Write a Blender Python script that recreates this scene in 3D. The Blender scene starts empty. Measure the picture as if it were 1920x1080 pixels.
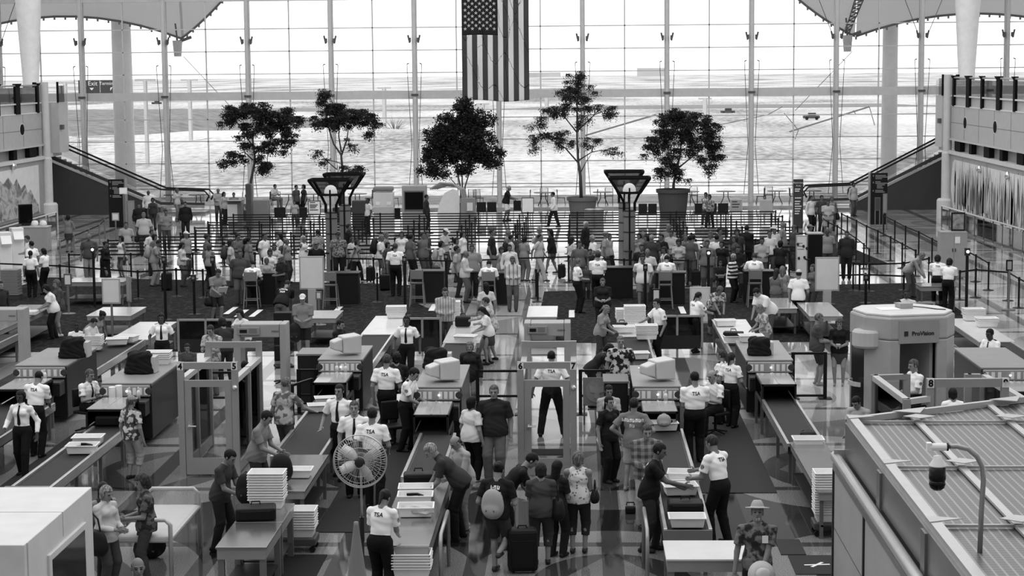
import bpy, math, random
import numpy as np
from mathutils import Vector, Matrix
from mathutils.bvhtree import BVHTree
PI = math.pi
rnd = random.Random(7)
SC = bpy.context.scene
COL = SC.collection
# ---------------------------------------------------------------- camera, world, light, exposure
FPX, HC = 3600.0, 7.7
YAW, PITCH, ROLL = math.radians(2.0), math.atan(408 / 3600.0), math.radians(0.5)
_fw = Vector((-math.sin(YAW) * math.cos(PITCH), math.cos(YAW) * math.cos(PITCH), -math.sin(PITCH)))
_r = Vector((math.cos(YAW), math.sin(YAW), 0)); _u = _r.cross(_fw)
CR = math.cos(ROLL) * _r - math.sin(ROLL) * _u
CU = math.sin(ROLL) * _r + math.cos(ROLL) * _u
cam = bpy.data.cameras.new('camera'); cam.sensor_width = 36.0; cam.lens = 36.0 * FPX / 1920
cam.clip_end = 8000; cam.clip_start = 0.5
co = bpy.data.objects.new('camera', cam); COL.objects.link(co); SC.camera = co
co.matrix_world = Matrix(((CR.x, CU.x, -_fw.x, 0), (CR.y, CU.y, -_fw.y, 0), (CR.z, CU.z, -_fw.z, HC), (0, 0, 0, 1)))
SC.view_settings.view_transform = 'Standard'; SC.view_settings.look = 'None'
SC.view_settings.gamma = 1.0; SC.view_settings.use_curve_mapping = False
SC.view_settings.exposure = 0.0
W = bpy.data.worlds.new('sky'); SC.world = W; W.use_nodes = True
nt = W.node_tree; nt.nodes.clear()
def _n(nt, t, **k):
    n = nt.nodes.new(t)
    for a, b in k.items():
        if a == 'op': n.operation = b
        else: setattr(n, a, b)
    return n
out = _n(nt, 'ShaderNodeOutputWorld'); bg = _n(nt, 'ShaderNodeBackground')
tc = _n(nt, 'ShaderNodeTexCoord'); sep = _n(nt, 'ShaderNodeSeparateXYZ')
nt.links.new(tc.outputs['Generated'], sep.inputs[0])
rz = _n(nt, 'ShaderNodeValToRGB'); ry = _n(nt, 'ShaderNodeValToRGB')
nt.links.new(sep.outputs['Z'], rz.inputs[0])
def ramp(r, pts):
    e = r.color_ramp.elements
    while len(e) > 1: e.remove(e[-1])
    e[0].position = pts[0][0]; e[0].color = (pts[0][1],) * 3 + (1,)
    for p, v in pts[1:]:
        q = e.new(p); q.color = (v,) * 3 + (1,)
ramp(rz, [(0.0, 0.62), (0.05, 0.6), (0.16, 0.42), (0.35, 0.26), (1.0, 0.36)])       # height in the sky
my = _n(nt, 'ShaderNodeMath', op='MULTIPLY_ADD'); my.inputs[1].default_value = 0.5; my.inputs[2].default_value = 0.5
nt.links.new(sep.outputs['Y'], my.inputs[0]); nt.links.new(my.outputs[0], ry.inputs[0])
ramp(ry, [(0.0, 0.22), (0.5, 0.40), (1.0, 1.0)])                                   # bright north sky, dim inner hall
mm = _n(nt, 'ShaderNodeMath', op='MULTIPLY'); nt.links.new(rz.outputs[0], mm.inputs[0]); nt.links.new(ry.outputs[0], mm.inputs[1])
m2 = _n(nt, 'ShaderNodeMath', op='MULTIPLY'); m2.inputs[1].default_value = 3.0
nt.links.new(mm.outputs[0], m2.inputs[0]); nt.links.new(m2.outputs[0], bg.inputs['Strength'])
bg.inputs['Color'].default_value = (1, 1, 1, 1)
nt.links.new(bg.outputs[0], out.inputs[0])

def area(name, loc, rot, sx, sy, power):
    l = bpy.data.lights.new(name, 'AREA'); l.shape = 'RECTANGLE'; l.size = sx; l.size_y = sy; l.energy = power
    o = bpy.data.objects.new(name, l); o.location = loc; o.rotation_euler = rot; COL.objects.link(o); return o
# daylight that comes down through the fabric roof of the hall
area('roof_daylight', (-4, 55, 23.2), (0, 0, 0), 50, 90, 19500)
sl = bpy.data.lights.new('sun', 'SUN'); sl.energy = 3.3; sl.angle = .01
so = bpy.data.objects.new('sun', sl); so.rotation_euler = (math.radians(28), math.radians(-14), 0); so.location = (0, -50, 60); COL.objects.link(so)

# ---------------------------------------------------------------- pixel -> place on the plan
def ray(x, y): return _fw + CR * ((x - 960) / FPX) + CU * ((540 - y) / FPX)
def G(x, y, h=0.0):
    d = ray(x, y); t = (h - HC) / d.z; return (d.x * t, d.y * t)
def AY(x, y, Y):
    d = ray(x, y); t = Y / d.y; return (d.x * t, HC + d.z * t)

# ---------------------------------------------------------------- materials
def lin(v):
    v = v / 255.0
    return v / 12.92 if v <= 0.04045 else ((v + 0.055) / 1.055) ** 2.4
MATS = {}
def M(v, rough=0.6, metal=0.0, pat=None, v2=None, sc=8.0, spec=0.2):
    """grey material; v, v2: sRGB grey of its own colour"""
    key = (v, rough, metal, pat, v2, sc, spec)
    if key in MATS: return MATS[key]
    m = bpy.data.materials.new('grey_%d_%s' % (v, pat or 'plain')); m.use_nodes = True
    t = m.node_tree; b = t.nodes['Principled BSDF']
    b.inputs['Roughness'].default_value = rough; b.inputs['Metallic'].default_value = metal
    b.inputs['Specular IOR Level'].default_value = spec
    a, c = lin(v), lin(v2 if v2 is not None else v)
    b.inputs['Base Color'].default_value = (a, a, a, 1)
    L = t.links.new
    def mixer(fac):
        x = _n(t, 'ShaderNodeMix', data_type='RGBA')
        x.inputs[6].default_value = (a, a, a, 1); x.inputs[7].default_value = (c, c, c, 1)
        L(fac, x.inputs[0]); L(x.outputs[2], b.inputs['Base Color'])
    if pat:
        tc = _n(t, 'ShaderNodeTexCoord'); mp = _n(t, 'ShaderNodeMapping'); L(tc.outputs['Object'], mp.inputs[0])
        mp.inputs['Scale'].default_value = (sc, sc, sc)
    if pat == 'strand':
        mp.inputs['Scale'].default_value = (34, 34, 5); no = _n(t, 'ShaderNodeTexNoise'); L(mp.outputs[0], no.inputs[0]); no.inputs['Scale'].default_value = 1.6; no.inputs['Detail'].default_value = 2.0
        r = _n(t, 'ShaderNodeValToRGB'); r.color_ramp.elements[0].position = .4; r.color_ramp.elements[1].position = .62; L(no.outputs[0], r.inputs[0]); mixer(r.outputs[0])
    if pat in ('floral', 'camo', 'mottle', 'speckle'):
        no = _n(t, 'ShaderNodeTexNoise'); L(mp.outputs[0], no.inputs[0]); no.inputs['Scale'].default_value = 2.0
        no.inputs['Detail'].default_value = 3.0
        r = _n(t, 'ShaderNodeValToRGB'); lo, hi = {'floral': (.47, .53), 'camo': (.44, .56), 'mottle': (.3, .7), 'speckle': (.42, .58)}[pat]
        r.color_ramp.elements[0].position = lo; r.color_ramp.elements[1].position = hi
        L(no.outputs[0], r.inputs[0]); mixer(r.outputs[0])
    elif pat == 'dots':
        vo = _n(t, 'ShaderNodeTexVoronoi'); L(mp.outputs[0], vo.inputs[0]); vo.inputs['Scale'].default_value = 2.5
        r = _n(t, 'ShaderNodeMath', op='LESS_THAN'); r.inputs[1].default_value = .32
        L(vo.outputs['Distance'], r.inputs[0]); mixer(r.outputs[0])
    elif pat in ('hstripe', 'vstripe', 'plaid', 'slats'):
        s = _n(t, 'ShaderNodeSeparateXYZ'); L(mp.outputs[0], s.inputs[0])
        def st(o, w=.5):
            f = _n(t, 'ShaderNodeMath', op='FRACT'); L(o, f.inputs[0])
            g = _n(t, 'ShaderNodeMath', op='LESS_THAN'); L(f.outputs[0], g.inputs[0]); g.inputs[1].default_value = w; return g.outputs[0]
        if pat == 'hstripe': mixer(st(s.outputs['Z']))
        elif pat == 'vstripe': mixer(st(s.outputs['X'], .3))
        elif pat == 'slats': mixer(st(s.outputs['Y'], .3))
        else:
            ad = _n(t, 'ShaderNodeMath', op='ADD'); L(st(s.outputs['Z']), ad.inputs[0]); L(st(s.outputs['X']), ad.inputs[1])
            h = _n(t, 'ShaderNodeMath', op='MULTIPLY'); L(ad.outputs[0], h.inputs[0]); h.inputs[1].default_value = .5; mixer(h.outputs[0])
    if pat in (None, 'mottle', 'speckle') and v > 20 and pat is None:
        # faint wear so that no large surface is perfectly even
        tc = _n(t, 'ShaderNodeTexCoord'); no = _n(t, 'ShaderNodeTexNoise'); L(tc.outputs['Object'], no.inputs[0])
        no.inputs['Scale'].default_value = 3.0; no.inputs['Detail'].default_value = 4.0
        x = _n(t, 'ShaderNodeMix', data_type='RGBA'); L(no.outputs[0], x.inputs[0])
        x.inputs[6].default_value = (a * .88,) * 3 + (1,); x.inputs[7].default_value = (min(1, a * 1.12),) * 3 + (1,)
        L(x.outputs[2], b.inputs['Base Color'])
    MATS[key] = m; return m
def emis(v, s):
    key = ('e', v, s)
    if key in MATS: return MATS[key]
    m = bpy.data.materials.new('lit_%d' % v); m.use_nodes = True; b = m.node_tree.nodes['Principled BSDF']
    b.inputs['Emission Color'].default_value = (1, 1, 1, 1); b.inputs['Emission Strength'].default_value = s
    b.inputs['Base Color'].default_value = (.8, .8, .8, 1); MATS[key] = m; return m
def glass(name='clear_glass', tint=.93, refl=1.0):
    if name in MATS: return MATS[name]
    m = bpy.data.materials.new(name); m.use_nodes = True; t = m.node_tree; t.nodes.clear(); L = t.links.new
    o = _n(t, 'ShaderNodeOutputMaterial'); tr = _n(t, 'ShaderNodeBsdfTransparent'); g = _n(t, 'ShaderNodeBsdfGlossy')
    tr.inputs[0].default_value = (tint,) * 3 + (1,); g.inputs['Roughness'].default_value = .03
    g.inputs[0].default_value = (refl,) * 3 + (1,)
    f = _n(t, 'ShaderNodeFresnel'); f.inputs[0].default_value = 1.45
    x = _n(t, 'ShaderNodeMixShader'); L(f.outputs[0], x.inputs[0]); L(tr.outputs[0], x.inputs[1]); L(g.outputs[0], x.inputs[2]); L(x.outputs[0], o.inputs[0])
    MATS[name] = m; return m
def cloth_translucent(v):
    key = ('ct', v)
    if key in MATS: return MATS[key]
    m = bpy.data.materials.new('thin_fabric'); m.use_nodes = True; t = m.node_tree; t.nodes.clear(); L = t.links.new
    o = _n(t, 'ShaderNodeOutputMaterial'); d = _n(t, 'ShaderNodeBsdfDiffuse'); r = _n(t, 'ShaderNodeBsdfTranslucent')
    for q in (d, r): q.inputs[0].default_value = (lin(v),) * 3 + (1,)
    x = _n(t, 'ShaderNodeMixShader'); x.inputs[0].default_value = .5; L(d.outputs[0], x.inputs[1]); L(r.outputs[0], x.inputs[2]); L(x.outputs[0], o.inputs[0])
    MATS[key] = m; return m

# ---------------------------------------------------------------- scene objects
def props(o, label=None, cat=None, group=None, kind=None):
    if label: o['label'] = label
    if cat: o['category'] = cat
    if group: o['group'] = group
    if kind: o['kind'] = kind
    return o
def thing(name, label, cat, loc=(0, 0, 0), rz=0.0, group=None, scale=1.0):
    o = bpy.data.objects.new(name, None); COL.objects.link(o); o.empty_display_size = .2
    o.location = loc; o.rotation_euler = (0, 0, rz); o.scale = (scale,) * 3
    return props(o, label, cat, group)
class MB:
    def __init__(s): s.v = []; s.f = []
    def add(s, v, f):
        n = len(s.v); s.v += [tuple(p) for p in v]; s.f += [tuple(i + n for i in q) for q in f]; return s
    def box(s, x0, x1, y0, y1, z0, z1):
        v = [(x, y, z) for z in (z0, z1) for y in (y0, y1) for x in (x0, x1)]
        return s.add(v, [(0, 2, 3, 1), (4, 5, 7, 6), (0, 1, 5, 4), (2, 6, 7, 3), (0, 4, 6, 2), (1, 3, 7, 5)])
    def cbox(s, cx, cy, z0, w, d, h): return s.box(cx - w / 2, cx + w / 2, cy - d / 2, cy + d / 2, z0, z0 + h)
    def obox(s, p, q, w, h, up=(0, 0, 1)):
        p, q = Vector(p), Vector(q); d = (q - p).normalized(); a = d.cross(Vector(up))
        if a.length < 1e-4: a = d.cross(Vector((1, 0, 0)))
        a.normalize(); b = a.cross(d); v = []
        for c in (p, q):
            for i, j in ((-1, -1), (1, -1), (1, 1), (-1, 1)): v.append(c + a * (i * w / 2) + b * (j * h / 2))
        return s.add(v, [(0, 1, 2, 3), (7, 6, 5, 4), (0, 4, 5, 1), (1, 5, 6, 2), (2, 6, 7, 3), (3, 7, 4, 0)])
    def tube(s, pts, r, n=8, cap=True):
        pts = [Vector(p) for p in pts]; rs = r if isinstance(r, (list, tuple)) else [r] * len(pts); v = []; ref = None
        for i, p in enumerate(pts):
            d = (pts[min(i + 1, len(pts) - 1)] - pts[max(i - 1, 0)]).normalized()
            if ref is None:
                ref = Vector((0, 0, 1)) if abs(d.z) < .9 else Vector((1, 0, 0))
            a = (ref - d * ref.dot(d)).normalized(); b = d.cross(a); ref = a
            for k in range(n):
                t = 2 * PI * k / n; v.append(p + a * (math.cos(t) * rs[i]) + b * (math.sin(t) * rs[i]))
        f = []
        for i in range(len(pts) - 1):
            for k in range(n):
                k2 = (k + 1) % n; f.append((i * n + k, i * n + k2, (i + 1) * n + k2, (i + 1) * n + k))
        if cap: f.append(tuple(range(n - 1, -1, -1))); f.append(tuple((len(pts) - 1) * n + k for k in range(n)))
        return s.add(v, f)
    def lathe(s, prof, n=16, c=(0, 0, 0)):
        v = []
        for r, z in prof:
            for k in range(n):
                t = 2 * PI * k / n; v.append((c[0] + r * math.cos(t), c[1] + r * math.sin(t), c[2] + z))
        f = []
        for i in range(len(prof) - 1):
            for k in range(n):
                k2 = (k + 1) % n; f.append((i * n + k, i * n + k2, (i + 1) * n + k2, (i + 1) * n + k))
        f.append(tuple(range(n - 1, -1, -1))); f.append(tuple((len(prof) - 1) * n + k for k in range(n)))
        return s.add(v, f)
    def prism(s, poly, axis, a0, a1):
        """poly: 2D outline; axis 'x','y','z' is the extrusion direction"""
        n = len(poly); v = []
        for a in (a0, a1):
            for p, q in poly: v.append({'x': (a, p, q), 'y': (p, a, q), 'z': (p, q, a)}[axis])
        return s.add(v, [tuple(range(n)), tuple(range(2 * n - 1, n - 1, -1))] + [(i, n + i, n + (i + 1) % n, (i + 1) % n) for i in range(n)])
    def mesh(s, name):
        me = bpy.data.meshes.new(name); me.from_pydata(s.v, [], s.f)
        import bmesh
        bm = bmesh.new(); bm.from_mesh(me); bmesh.ops.recalc_face_normals(bm, faces=bm.faces); bm.to_mesh(me); bm.free(); return me
    def build(s, name, mat, parent=None, bevel=0, smooth=False, loc=None):
        me = s.mesh(name); me.materials.append(mat)
        return link(name, me, parent, bevel, smooth, loc)
def link(name, me, parent=None, bevel=0, smooth=False, loc=None):
    o = bpy.data.objects.new(name, me); COL.objects.link(o)
    if parent is not None: o.parent = parent
    if loc: o.location = loc
    if smooth:
        me.polygons.foreach_set('use_smooth', [True] * len(me.polygons))
    if bevel:
        b = o.modifiers.new('bevel', 'BEVEL'); b.width = bevel; b.segments = 2; b.limit_method = 'ANGLE'; b.angle_limit = .7
    return o
def struct(name, mb, mat, parent=None, **k):
    o = mb.build(name, mat, parent, **k)
    if parent is None: o['kind'] = 'structure'
    return o
def children(o): return list(KIDS.get(o.name, [])) or [c for c in COL.objects if c.parent == o]
KIDS = {}
def copy_tree(src, loc=None, rz=None, label=None, group=None, name=None):
    """copy a thing with its parts and sub-parts"""
    if src.name not in KIDS:
        allc = {}
        for q in COL.objects:
            if q.parent is not None: allc.setdefault(q.parent.name, []).append(q)
        KIDS[src.name] = allc.get(src.name, [])
        for c in KIDS[src.name]: KIDS.setdefault(c.name, allc.get(c.name, []))
    c = src.copy(); COL.objects.link(c)
    if loc is not None: c.location = loc
    if rz is not None: c.rotation_euler = (0, 0, rz)
    if label: c['label'] = label
    if group: c['group'] = group
    for ch in KIDS[src.name]:
        k = ch.copy(); COL.objects.link(k); k.parent = c
        for g in KIDS.get(ch.name, []):
            d = g.copy(); COL.objects.link(d); d.parent = k
    return c
def text(name, s, mat, parent, size, loc, rot, ext=.004, align='CENTER', bold=0):
    cu = bpy.data.curves.new(name, 'FONT'); cu.body = s; cu.size = size; cu.extrude = ext; cu.align_x = align; cu.align_y = 'CENTER'
    cu.offset = bold
    o = bpy.data.objects.new(name, cu); COL.objects.link(o)
    dg = bpy.context.evaluated_depsgraph_get(); me = bpy.data.meshes.new_from_object(o.evaluated_get(dg))
    bpy.data.objects.remove(o); me.materials.clear(); me.materials.append(mat)
    o = link(name, me, parent); o.location = loc; o.rotation_euler = rot; return o
# ---------------------------------------------------------------- signed-distance bodies
class Fld:
    def __init__(s, lo, hi, h):
        s.lo = np.array(lo, float); s.h = h; n = np.ceil((np.array(hi) - s.lo) / h).astype(int) + 1
        s.n = n; s.F = np.full(n, 1.0, np.float32)
        s.ax = [(s.lo[i] + h * np.arange(n[i])).astype(np.float32) for i in range(3)]
    def sub(s, lo, hi):
        a = np.maximum(np.floor((np.array(lo) - s.lo) / s.h).astype(int), 0); b = np.minimum(np.ceil((np.array(hi) - s.lo) / s.h).astype(int) + 1, s.n)
        if np.any(b <= a): return None
        sl = tuple(slice(a[i], b[i]) for i in range(3))
        return sl, s.ax[0][sl[0]][:, None, None], s.ax[1][sl[1]][None, :, None], s.ax[2][sl[2]][None, None, :]
    def put(s, d, sl, k, mode='u'):
        A = s.F[sl]
        if mode == 'u':
            if k > 0:
                h = np.clip(.5 + .5 * (A - d) / k, 0, 1); s.F[sl] = A * (1 - h) + d * h - k * h * (1 - h)
            else: s.F[sl] = np.minimum(A, d)
        else:
            s.F[sl] = np.maximum(A, -d)
    def cone(s, a, b, r1, r2, k=.02, flat=0, mode='u'):
        a = np.array(a, float); b = np.array(b, float); m = max(r1, r2) + k + 2 * s.h
        q = s.sub(np.minimum(a, b) - m, np.maximum(a, b) + m)
        if q is None: return
        sl, X, Y, Z = q; ab = b - a; L = np.linalg.norm(ab) + 1e-9
        t = ((X - a[0]) * ab[0] + (Y - a[1]) * ab[1] + (Z - a[2]) * ab[2]) / L ** 2; tc = np.clip(t, 0, 1)
        d = np.sqrt((X - a[0] - tc * ab[0]) ** 2 + (Y - a[1] - tc * ab[1]) ** 2 + (Z - a[2] - tc * ab[2]) ** 2) - (r1 + tc * (r2 - r1))
        if flat & 1: d = np.maximum(d, (t - 1) * L)
        if flat & 2: d = np.maximum(d, -t * L)
        s.put(d.astype(np.float32), sl, k, mode)
    def ell(s, c, R, rad, k=.02, mode='u'):
        c = np.array(c, float); rad = np.array(rad, float); m = rad.max() + k + 2 * s.h
        q = s.sub(c - m, c + m)
        if q is None: return
        sl, X, Y, Z = q; X = X - c[0]; Y = Y - c[1]; Z = Z - c[2]
        u = [(X * R[i][0] + Y * R[i][1] + Z * R[i][2]) / rad[i] for i in range(3)]
        k0 = np.sqrt(u[0] ** 2 + u[1] ** 2 + u[2] ** 2) + 1e-6
        k1 = np.sqrt((u[0] / rad[0]) ** 2 + (u[1] / rad[1]) ** 2 + (u[2] / rad[2]) ** 2) + 1e-6
        s.put((k0 * (k0 - 1) / k1).astype(np.float32), sl, k, mode)
    def cut(s, p, n):
        """drop what lies on the side n of point p"""
        X, Y, Z = s.ax[0][:, None, None], s.ax[1][None, :, None], s.ax[2][None, None, :]
        s.F = np.maximum(s.F, ((X - p[0]) * n[0] + (Y - p[1]) * n[1] + (Z - p[2]) * n[2]).astype(np.float32))
    def mesh(s):
        F = s.F; F[0] = F[-1] = 1; F[:, 0] = F[:, -1] = 1; F[:, :, 0] = F[:, :, -1] = 1
        I = F < 0; c = np.zeros(tuple(np.array(F.shape) - 1), np.int8); cs = [(i, j, k) for i in (0, 1) for j in (0, 1) for k in (0, 1)]
        def sh(A, q): return A[q[0]:A.shape[0] - 1 + q[0], q[1]:A.shape[1] - 1 + q[1], q[2]:A.shape[2] - 1 + q[2]]
        for q in cs: c += sh(I, q)
        m = (c > 0) & (c < 8); idx = np.argwhere(m)
        if len(idx) == 0: return np.zeros((0, 3)), np.zeros((0, 4), int)
        V = [sh(F, q)[m] for q in cs]; P = np.zeros((len(idx), 3)); N = np.zeros(len(idx))
        for a in range(8):
            for b in range(a + 1, 8):
                qa, qb = np.array(cs[a]), np.array(cs[b])
                if abs(qa - qb).sum() != 1: continue
                w = (V[a] < 0) != (V[b] < 0); t = np.where(w, V[a] / np.where(w, V[a] - V[b], 1), 0)
                P += np.where(w[:, None], qa[None] + t[:, None] * (qb - qa)[None], 0); N += w
        P = (P / N[:, None] + idx) * s.h + s.lo
        vid = np.full(m.shape, -1, np.int64); vid[m] = np.arange(len(idx)); Q = []
        for ax in range(3):
            o1, o2 = [(1, 2), (2, 0), (0, 1)][ax]
            A = I.take(range(I.shape[ax] - 1), ax); B = I.take(range(1, I.shape[ax]), ax)
            e = np.argwhere(A != B); e = e[(e[:, o1] > 0) & (e[:, o2] > 0)]
            e = e[(e[:, o1] < m.shape[o1]) & (e[:, o2] < m.shape[o2])]
            ins = I[tuple(e.T)]; d1 = np.zeros(3, int); d1[o1] = 1; d2 = np.zeros(3, int); d2[o2] = 1
            q = np.stack([vid[tuple((e - d1 - d2).T)], vid[tuple((e - d2).T)], vid[tuple(e.T)], vid[tuple((e - d1).T)]], 1)
            q[~ins] = q[~ins][:, ::-1]; Q.append(q)
        return P, np.concatenate(Q)
def np_mesh(name, parts, mats_idx=None):
    """parts: list of (P,Q); one mesh"""
    P = np.concatenate([p for p, q in parts]); off = 0; Q = []
    for p, q in parts: Q.append(q + off); off += len(p)
    Q = np.concatenate(Q); me = bpy.data.meshes.new(name)
    me.vertices.add(len(P)); me.vertices.foreach_set('co', P.astype(np.float32).ravel())
    me.loops.add(len(Q) * 4); me.loops.foreach_set('vertex_index', Q.astype(np.int32).ravel())
    me.polygons.add(len(Q)); me.polygons.foreach_set('loop_start', np.arange(0, len(Q) * 4, 4, dtype=np.int32))
    me.polygons.foreach_set('use_smooth', np.ones(len(Q), bool))
    me.update(calc_edges=True)
    if mats_idx is not None: me.polygons.foreach_set('material_index', mats_idx.astype(np.int32))
    return me
def unit(v): v = np.array(v, float); return v / (np.linalg.norm(v) + 1e-9)
def ik(a, t, l1, l2, pole):
    a = np.array(a, float); t = np.array(t, float); d = t - a; L = np.linalg.norm(d)
    if L > (l1 + l2) * .995: t = a + d / L * (l1 + l2) * .995; d = t - a; L = np.linalg.norm(d)
    x = (l1 * l1 - l2 * l2 + L * L) / (2 * L); hh = math.sqrt(max(l1 * l1 - x * x, 0)); dn = d / L
    p = np.array(pole, float); p = p - dn * p.dot(dn); p = unit(p)
    return a + dn * x + p * hh, t
HB = 1.75
# local frame: x to the figure's left, -y forward, z up; fwd given as positive numbers below
POSES = {
 # lean, head pitch, wrists L/R (out, fwd, z) in units of height, feet L/R (out, fwd), options
 'stand': dict(l=(.155, .03, .475), r=(.155, .02, .475), fl=(.055, .0), fr=(.06, .01)),
 'stand2': dict(l=(.15, .0, .475), r=(.12, .14, .54), fl=(.05, .05), fr=(.07, -.03), lean=3),
 'hold': dict(l=(.045, .17, .60), r=(.045, .17, .60), fl=(.055, .0), fr=(.06, .02), hp=14),
 'read': dict(l=(.05, .19, .66), r=(.05, .19, .65), fl=(.06, .02), fr=(.055, -.01), hp=26),
 'cross': dict(l=(-.05, .125, .665), r=(-.05, .135, .64), fl=(.07, .0), fr=(.06, .03)),
 'hips': dict(l=(.13, .02, .57), r=(.13, .02, .57), fl=(.09, .0), fr=(.08, .02), el=1),
 'walk': dict(l=(.14, .12, .50), r=(.14, -.1, .50), fl=(.045, -.14), fr=(.045, .16), lean=4),
 'pull': dict(l=(.13, .10, .51), r=(.16, -.12, .46), fl=(.045, .13), fr=(.05, -.12), lean=4),
 'strap': dict(l=(.06, .10, .72), r=(.15, .03, .475), fl=(.06, .03), fr=(.06, -.03)),
 'lean': dict(l=(.08, .30, .50), r=(.08, .28, .50), fl=(.06, .0), fr=(.07, -.06), lean=30, hp=12),
 'reach': dict(l=(.10, .22, .58), r=(.06, .30, .62), fl=(.06, .03), fr=(.07, -.05), lean=12, hp=12),
 'reachR': dict(l=(.14, .05, .48), r=(.20, .24, .60), fl=(.06, .03), fr=(.07, -.05), lean=6, hp=8),
 'table': dict(l=(.07, .22, .56), r=(.06, .22, .55), fl=(.06, .03), fr=(.07, -.05), lean=12, hp=28),
 'sit': dict(l=(.08, .20, .44), r=(.08, .20, .44), fl=(.07, .24), fr=(.07, .22), pz=.318, lean=6, hp=10),
 'stool': dict(l=(.10, .22, .60), r=(.08, .22, .60), fl=(.07, .16), fr=(.08, .17), pz=.44, fz=.17, lean=16, hp=30),
 'wide': dict(l=(.22, .05, .50), r=(.22, .05, .50), fl=(.13, .0), fr=(.14, .0), hp=10),
 'phone': dict(l=(.06, .10, .88), r=(.12, .12, .60), fl=(.06, .0), fr=(.06, .02), hp=8),
 'tie': dict(l=(.19, .02, .50), r=(.17, .10, .55), fl=(.08, .12), fr=(.08, -.1)),
 'front': dict(l=(.03, .17, .50), r=(.17, .06, .47), fl=(.06, .04), fr=(.06, -.04), hp=-12),
 'kick': dict(l=(.12, .13, .56), r=(.10, .16, .58), fl=(.02, .0), fr=(.07, -.06), frz=.17, lean=8, hp=16),
 'bend': dict(l=(.06, .26, .44), r=(.04, .28, .44), fl=(.09, .02), fr=(.08, -.04), lean=42, hp=20),
 'squat': dict(l=(.10, .22, .34), r=(.08, .24, .34), fl=(.09, .08), fr=(.09, .02), pz=.30, lean=25, hp=10),
}
def skeleton(pose, b, fem):
    p = POSES[pose]; H = HB; th = math.radians(p.get('lean', 0)); pz = p.get('pz', .53)
    seated = 'pz' in p
    P = np.array([0, (.05 * math.sin(th) * H if not seated else 0), pz * H])
    s = np.array([0, -math.sin(th), math.cos(th)]); f = np.array([0, -math.cos(th), -math.sin(th)]); x = np.array([1., 0, 0])
    N = P + s * .30 * H; hp = math.radians(p.get('hp', 2)) + th * .55
    hs = np.array([0, -math.sin(hp), math.cos(hp)]); hf = np.array([0, -math.cos(hp), -math.sin(hp)])
    Hd = N + s * .012 * H + hs * .075 * H - hf * .0 + hf * .008 * H
    sw = (.104 if fem else .117) * (1 + .25 * (b - 1))
    J = dict(P=P, s=s, f=f, x=x, N=N, Hd=Hd, hs=hs, hf=hf, H=H, b=b, fem=fem, seated=seated)
    for sd, k in ((1, 'l'), (-1, 'r')):
        S = N - s * .046 * H + x * sd * sw * H; w = p[k]
        T = np.array([sd * w[0] * H * (1 + .45 * (b - 1) if w[0] > .1 else 1), -w[1] * H, w[2] * H])
        pole = np.array([sd * (1.5 if p.get('el') else .55), 1.0, -.25])
        E_, T = ik(S, T, .172 * H, .15 * H, pole)
        J['S' + k], J['E' + k], J['W' + k] = S, E_, T
        hipx = (.056 if fem else .05) * (1 + .3 * (b - 1))
        hip = P + x * sd * hipx * H - s * .01 * H
        fo = p['f' + k]; fz = p.get('f%sz' % k, p.get('fz', 0)) * H
        A = np.array([sd * fo[0] * H, -fo[1] * H, fz + .048 * H])
        if p.get('f%sz' % k): A[1] += .12 * H
        K, A = ik(hip, A, .245 * H, .245 * H, (sd * .12, -1, 0))
        J['T' + k], J['K' + k], J['A' + k] = hip, K, A
    return J
FRAME = lambda J: (J['x'], J['f'], J['s'])
def torso(F, J, o, k=.03, tank=False):
    H, b, P, s, f = J['H'], J['b'], J['P'], J['s'], J['f']; R = FRAME(J); fem = J['fem']
    F.ell(P + s * .005 * H, R, (np.array([(.104 if fem else .099) * b, .073 * b, .080]) * H + o), k)
    F.ell(P + s * .10 * H + f * .012 * (b - 1) * 4 * H * .5, R, (np.array([(.081 if fem else .091) * b, .064 * b ** 1.6, .10]) * H + o), k)
    F.ell(P + s * .19 * H, R, (np.array([(.092 if fem else .104) * (1 + .7 * (b - 1)), .068 * b, .100]) * H + o), k)
    if fem:
        for sd in (-1, 1): F.ell(P + s * .21 * H + f * .048 * b * H + J['x'] * sd * .042 * H, R, np.array([.038, .034, .036]) * H * b + o, k)
    r = .030 * H * b ** .5
    F.cone(J['Sl'], J['Sr'], r + o * .7, r + o * .7, k)
    for k_ in 'lr': F.cone(J['N'] - s * .005 * H, J['S' + k_] + s * .004 * H, .028 * H + o * .6, .026 * H + o * .6, k)
def hand(F, W, E_, sd, H, k, det):
    d = unit(W - E_); c = W + d * .035 * H
    side = unit(np.cross(d, [0, 1, .2])); nrm = np.cross(side, d)
    F.cone(W - d * .01 * H, W + d * .012 * H, .0165 * H, .016 * H, k)
    F.ell(c, (side, nrm, d), np.array([.0215, .0105, .031]) * H, k)
    if det:
        for i, (q, L) in enumerate(((-.0165, .036), (-.0055, .044), (.0055, .041), (.0165, .032))):
            a = c + side * q * H + d * .022 * H; m = a + d * L * .55 * H - nrm * .004 * H; e = m + unit(d * .8 - nrm * .7) * L * .5 * H
            F.cone(a, m, .0058 * H, .0054 * H, .002); F.cone(m, e, .0054 * H, .0044 * H, .002)
        sgn = -1 if sd > 0 else 1
        a = W + d * .018 * H + side * .014 * H * sgn; m = a + unit(side * sgn + d * .8) * .024 * H
        F.cone(a, m, .0075 * H, .0062 * H, .004); F.cone(m, m + unit(side * sgn * .3 + d) * .02 * H, .006 * H, .005 * H, .003)
def headframe(J): return J['Hd'], J['x'], J['hf'], J['hs']
def hp_(J, x, f, u): c, X, Ff, U = headframe(J); return c + X * x + Ff * f + U * u
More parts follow.
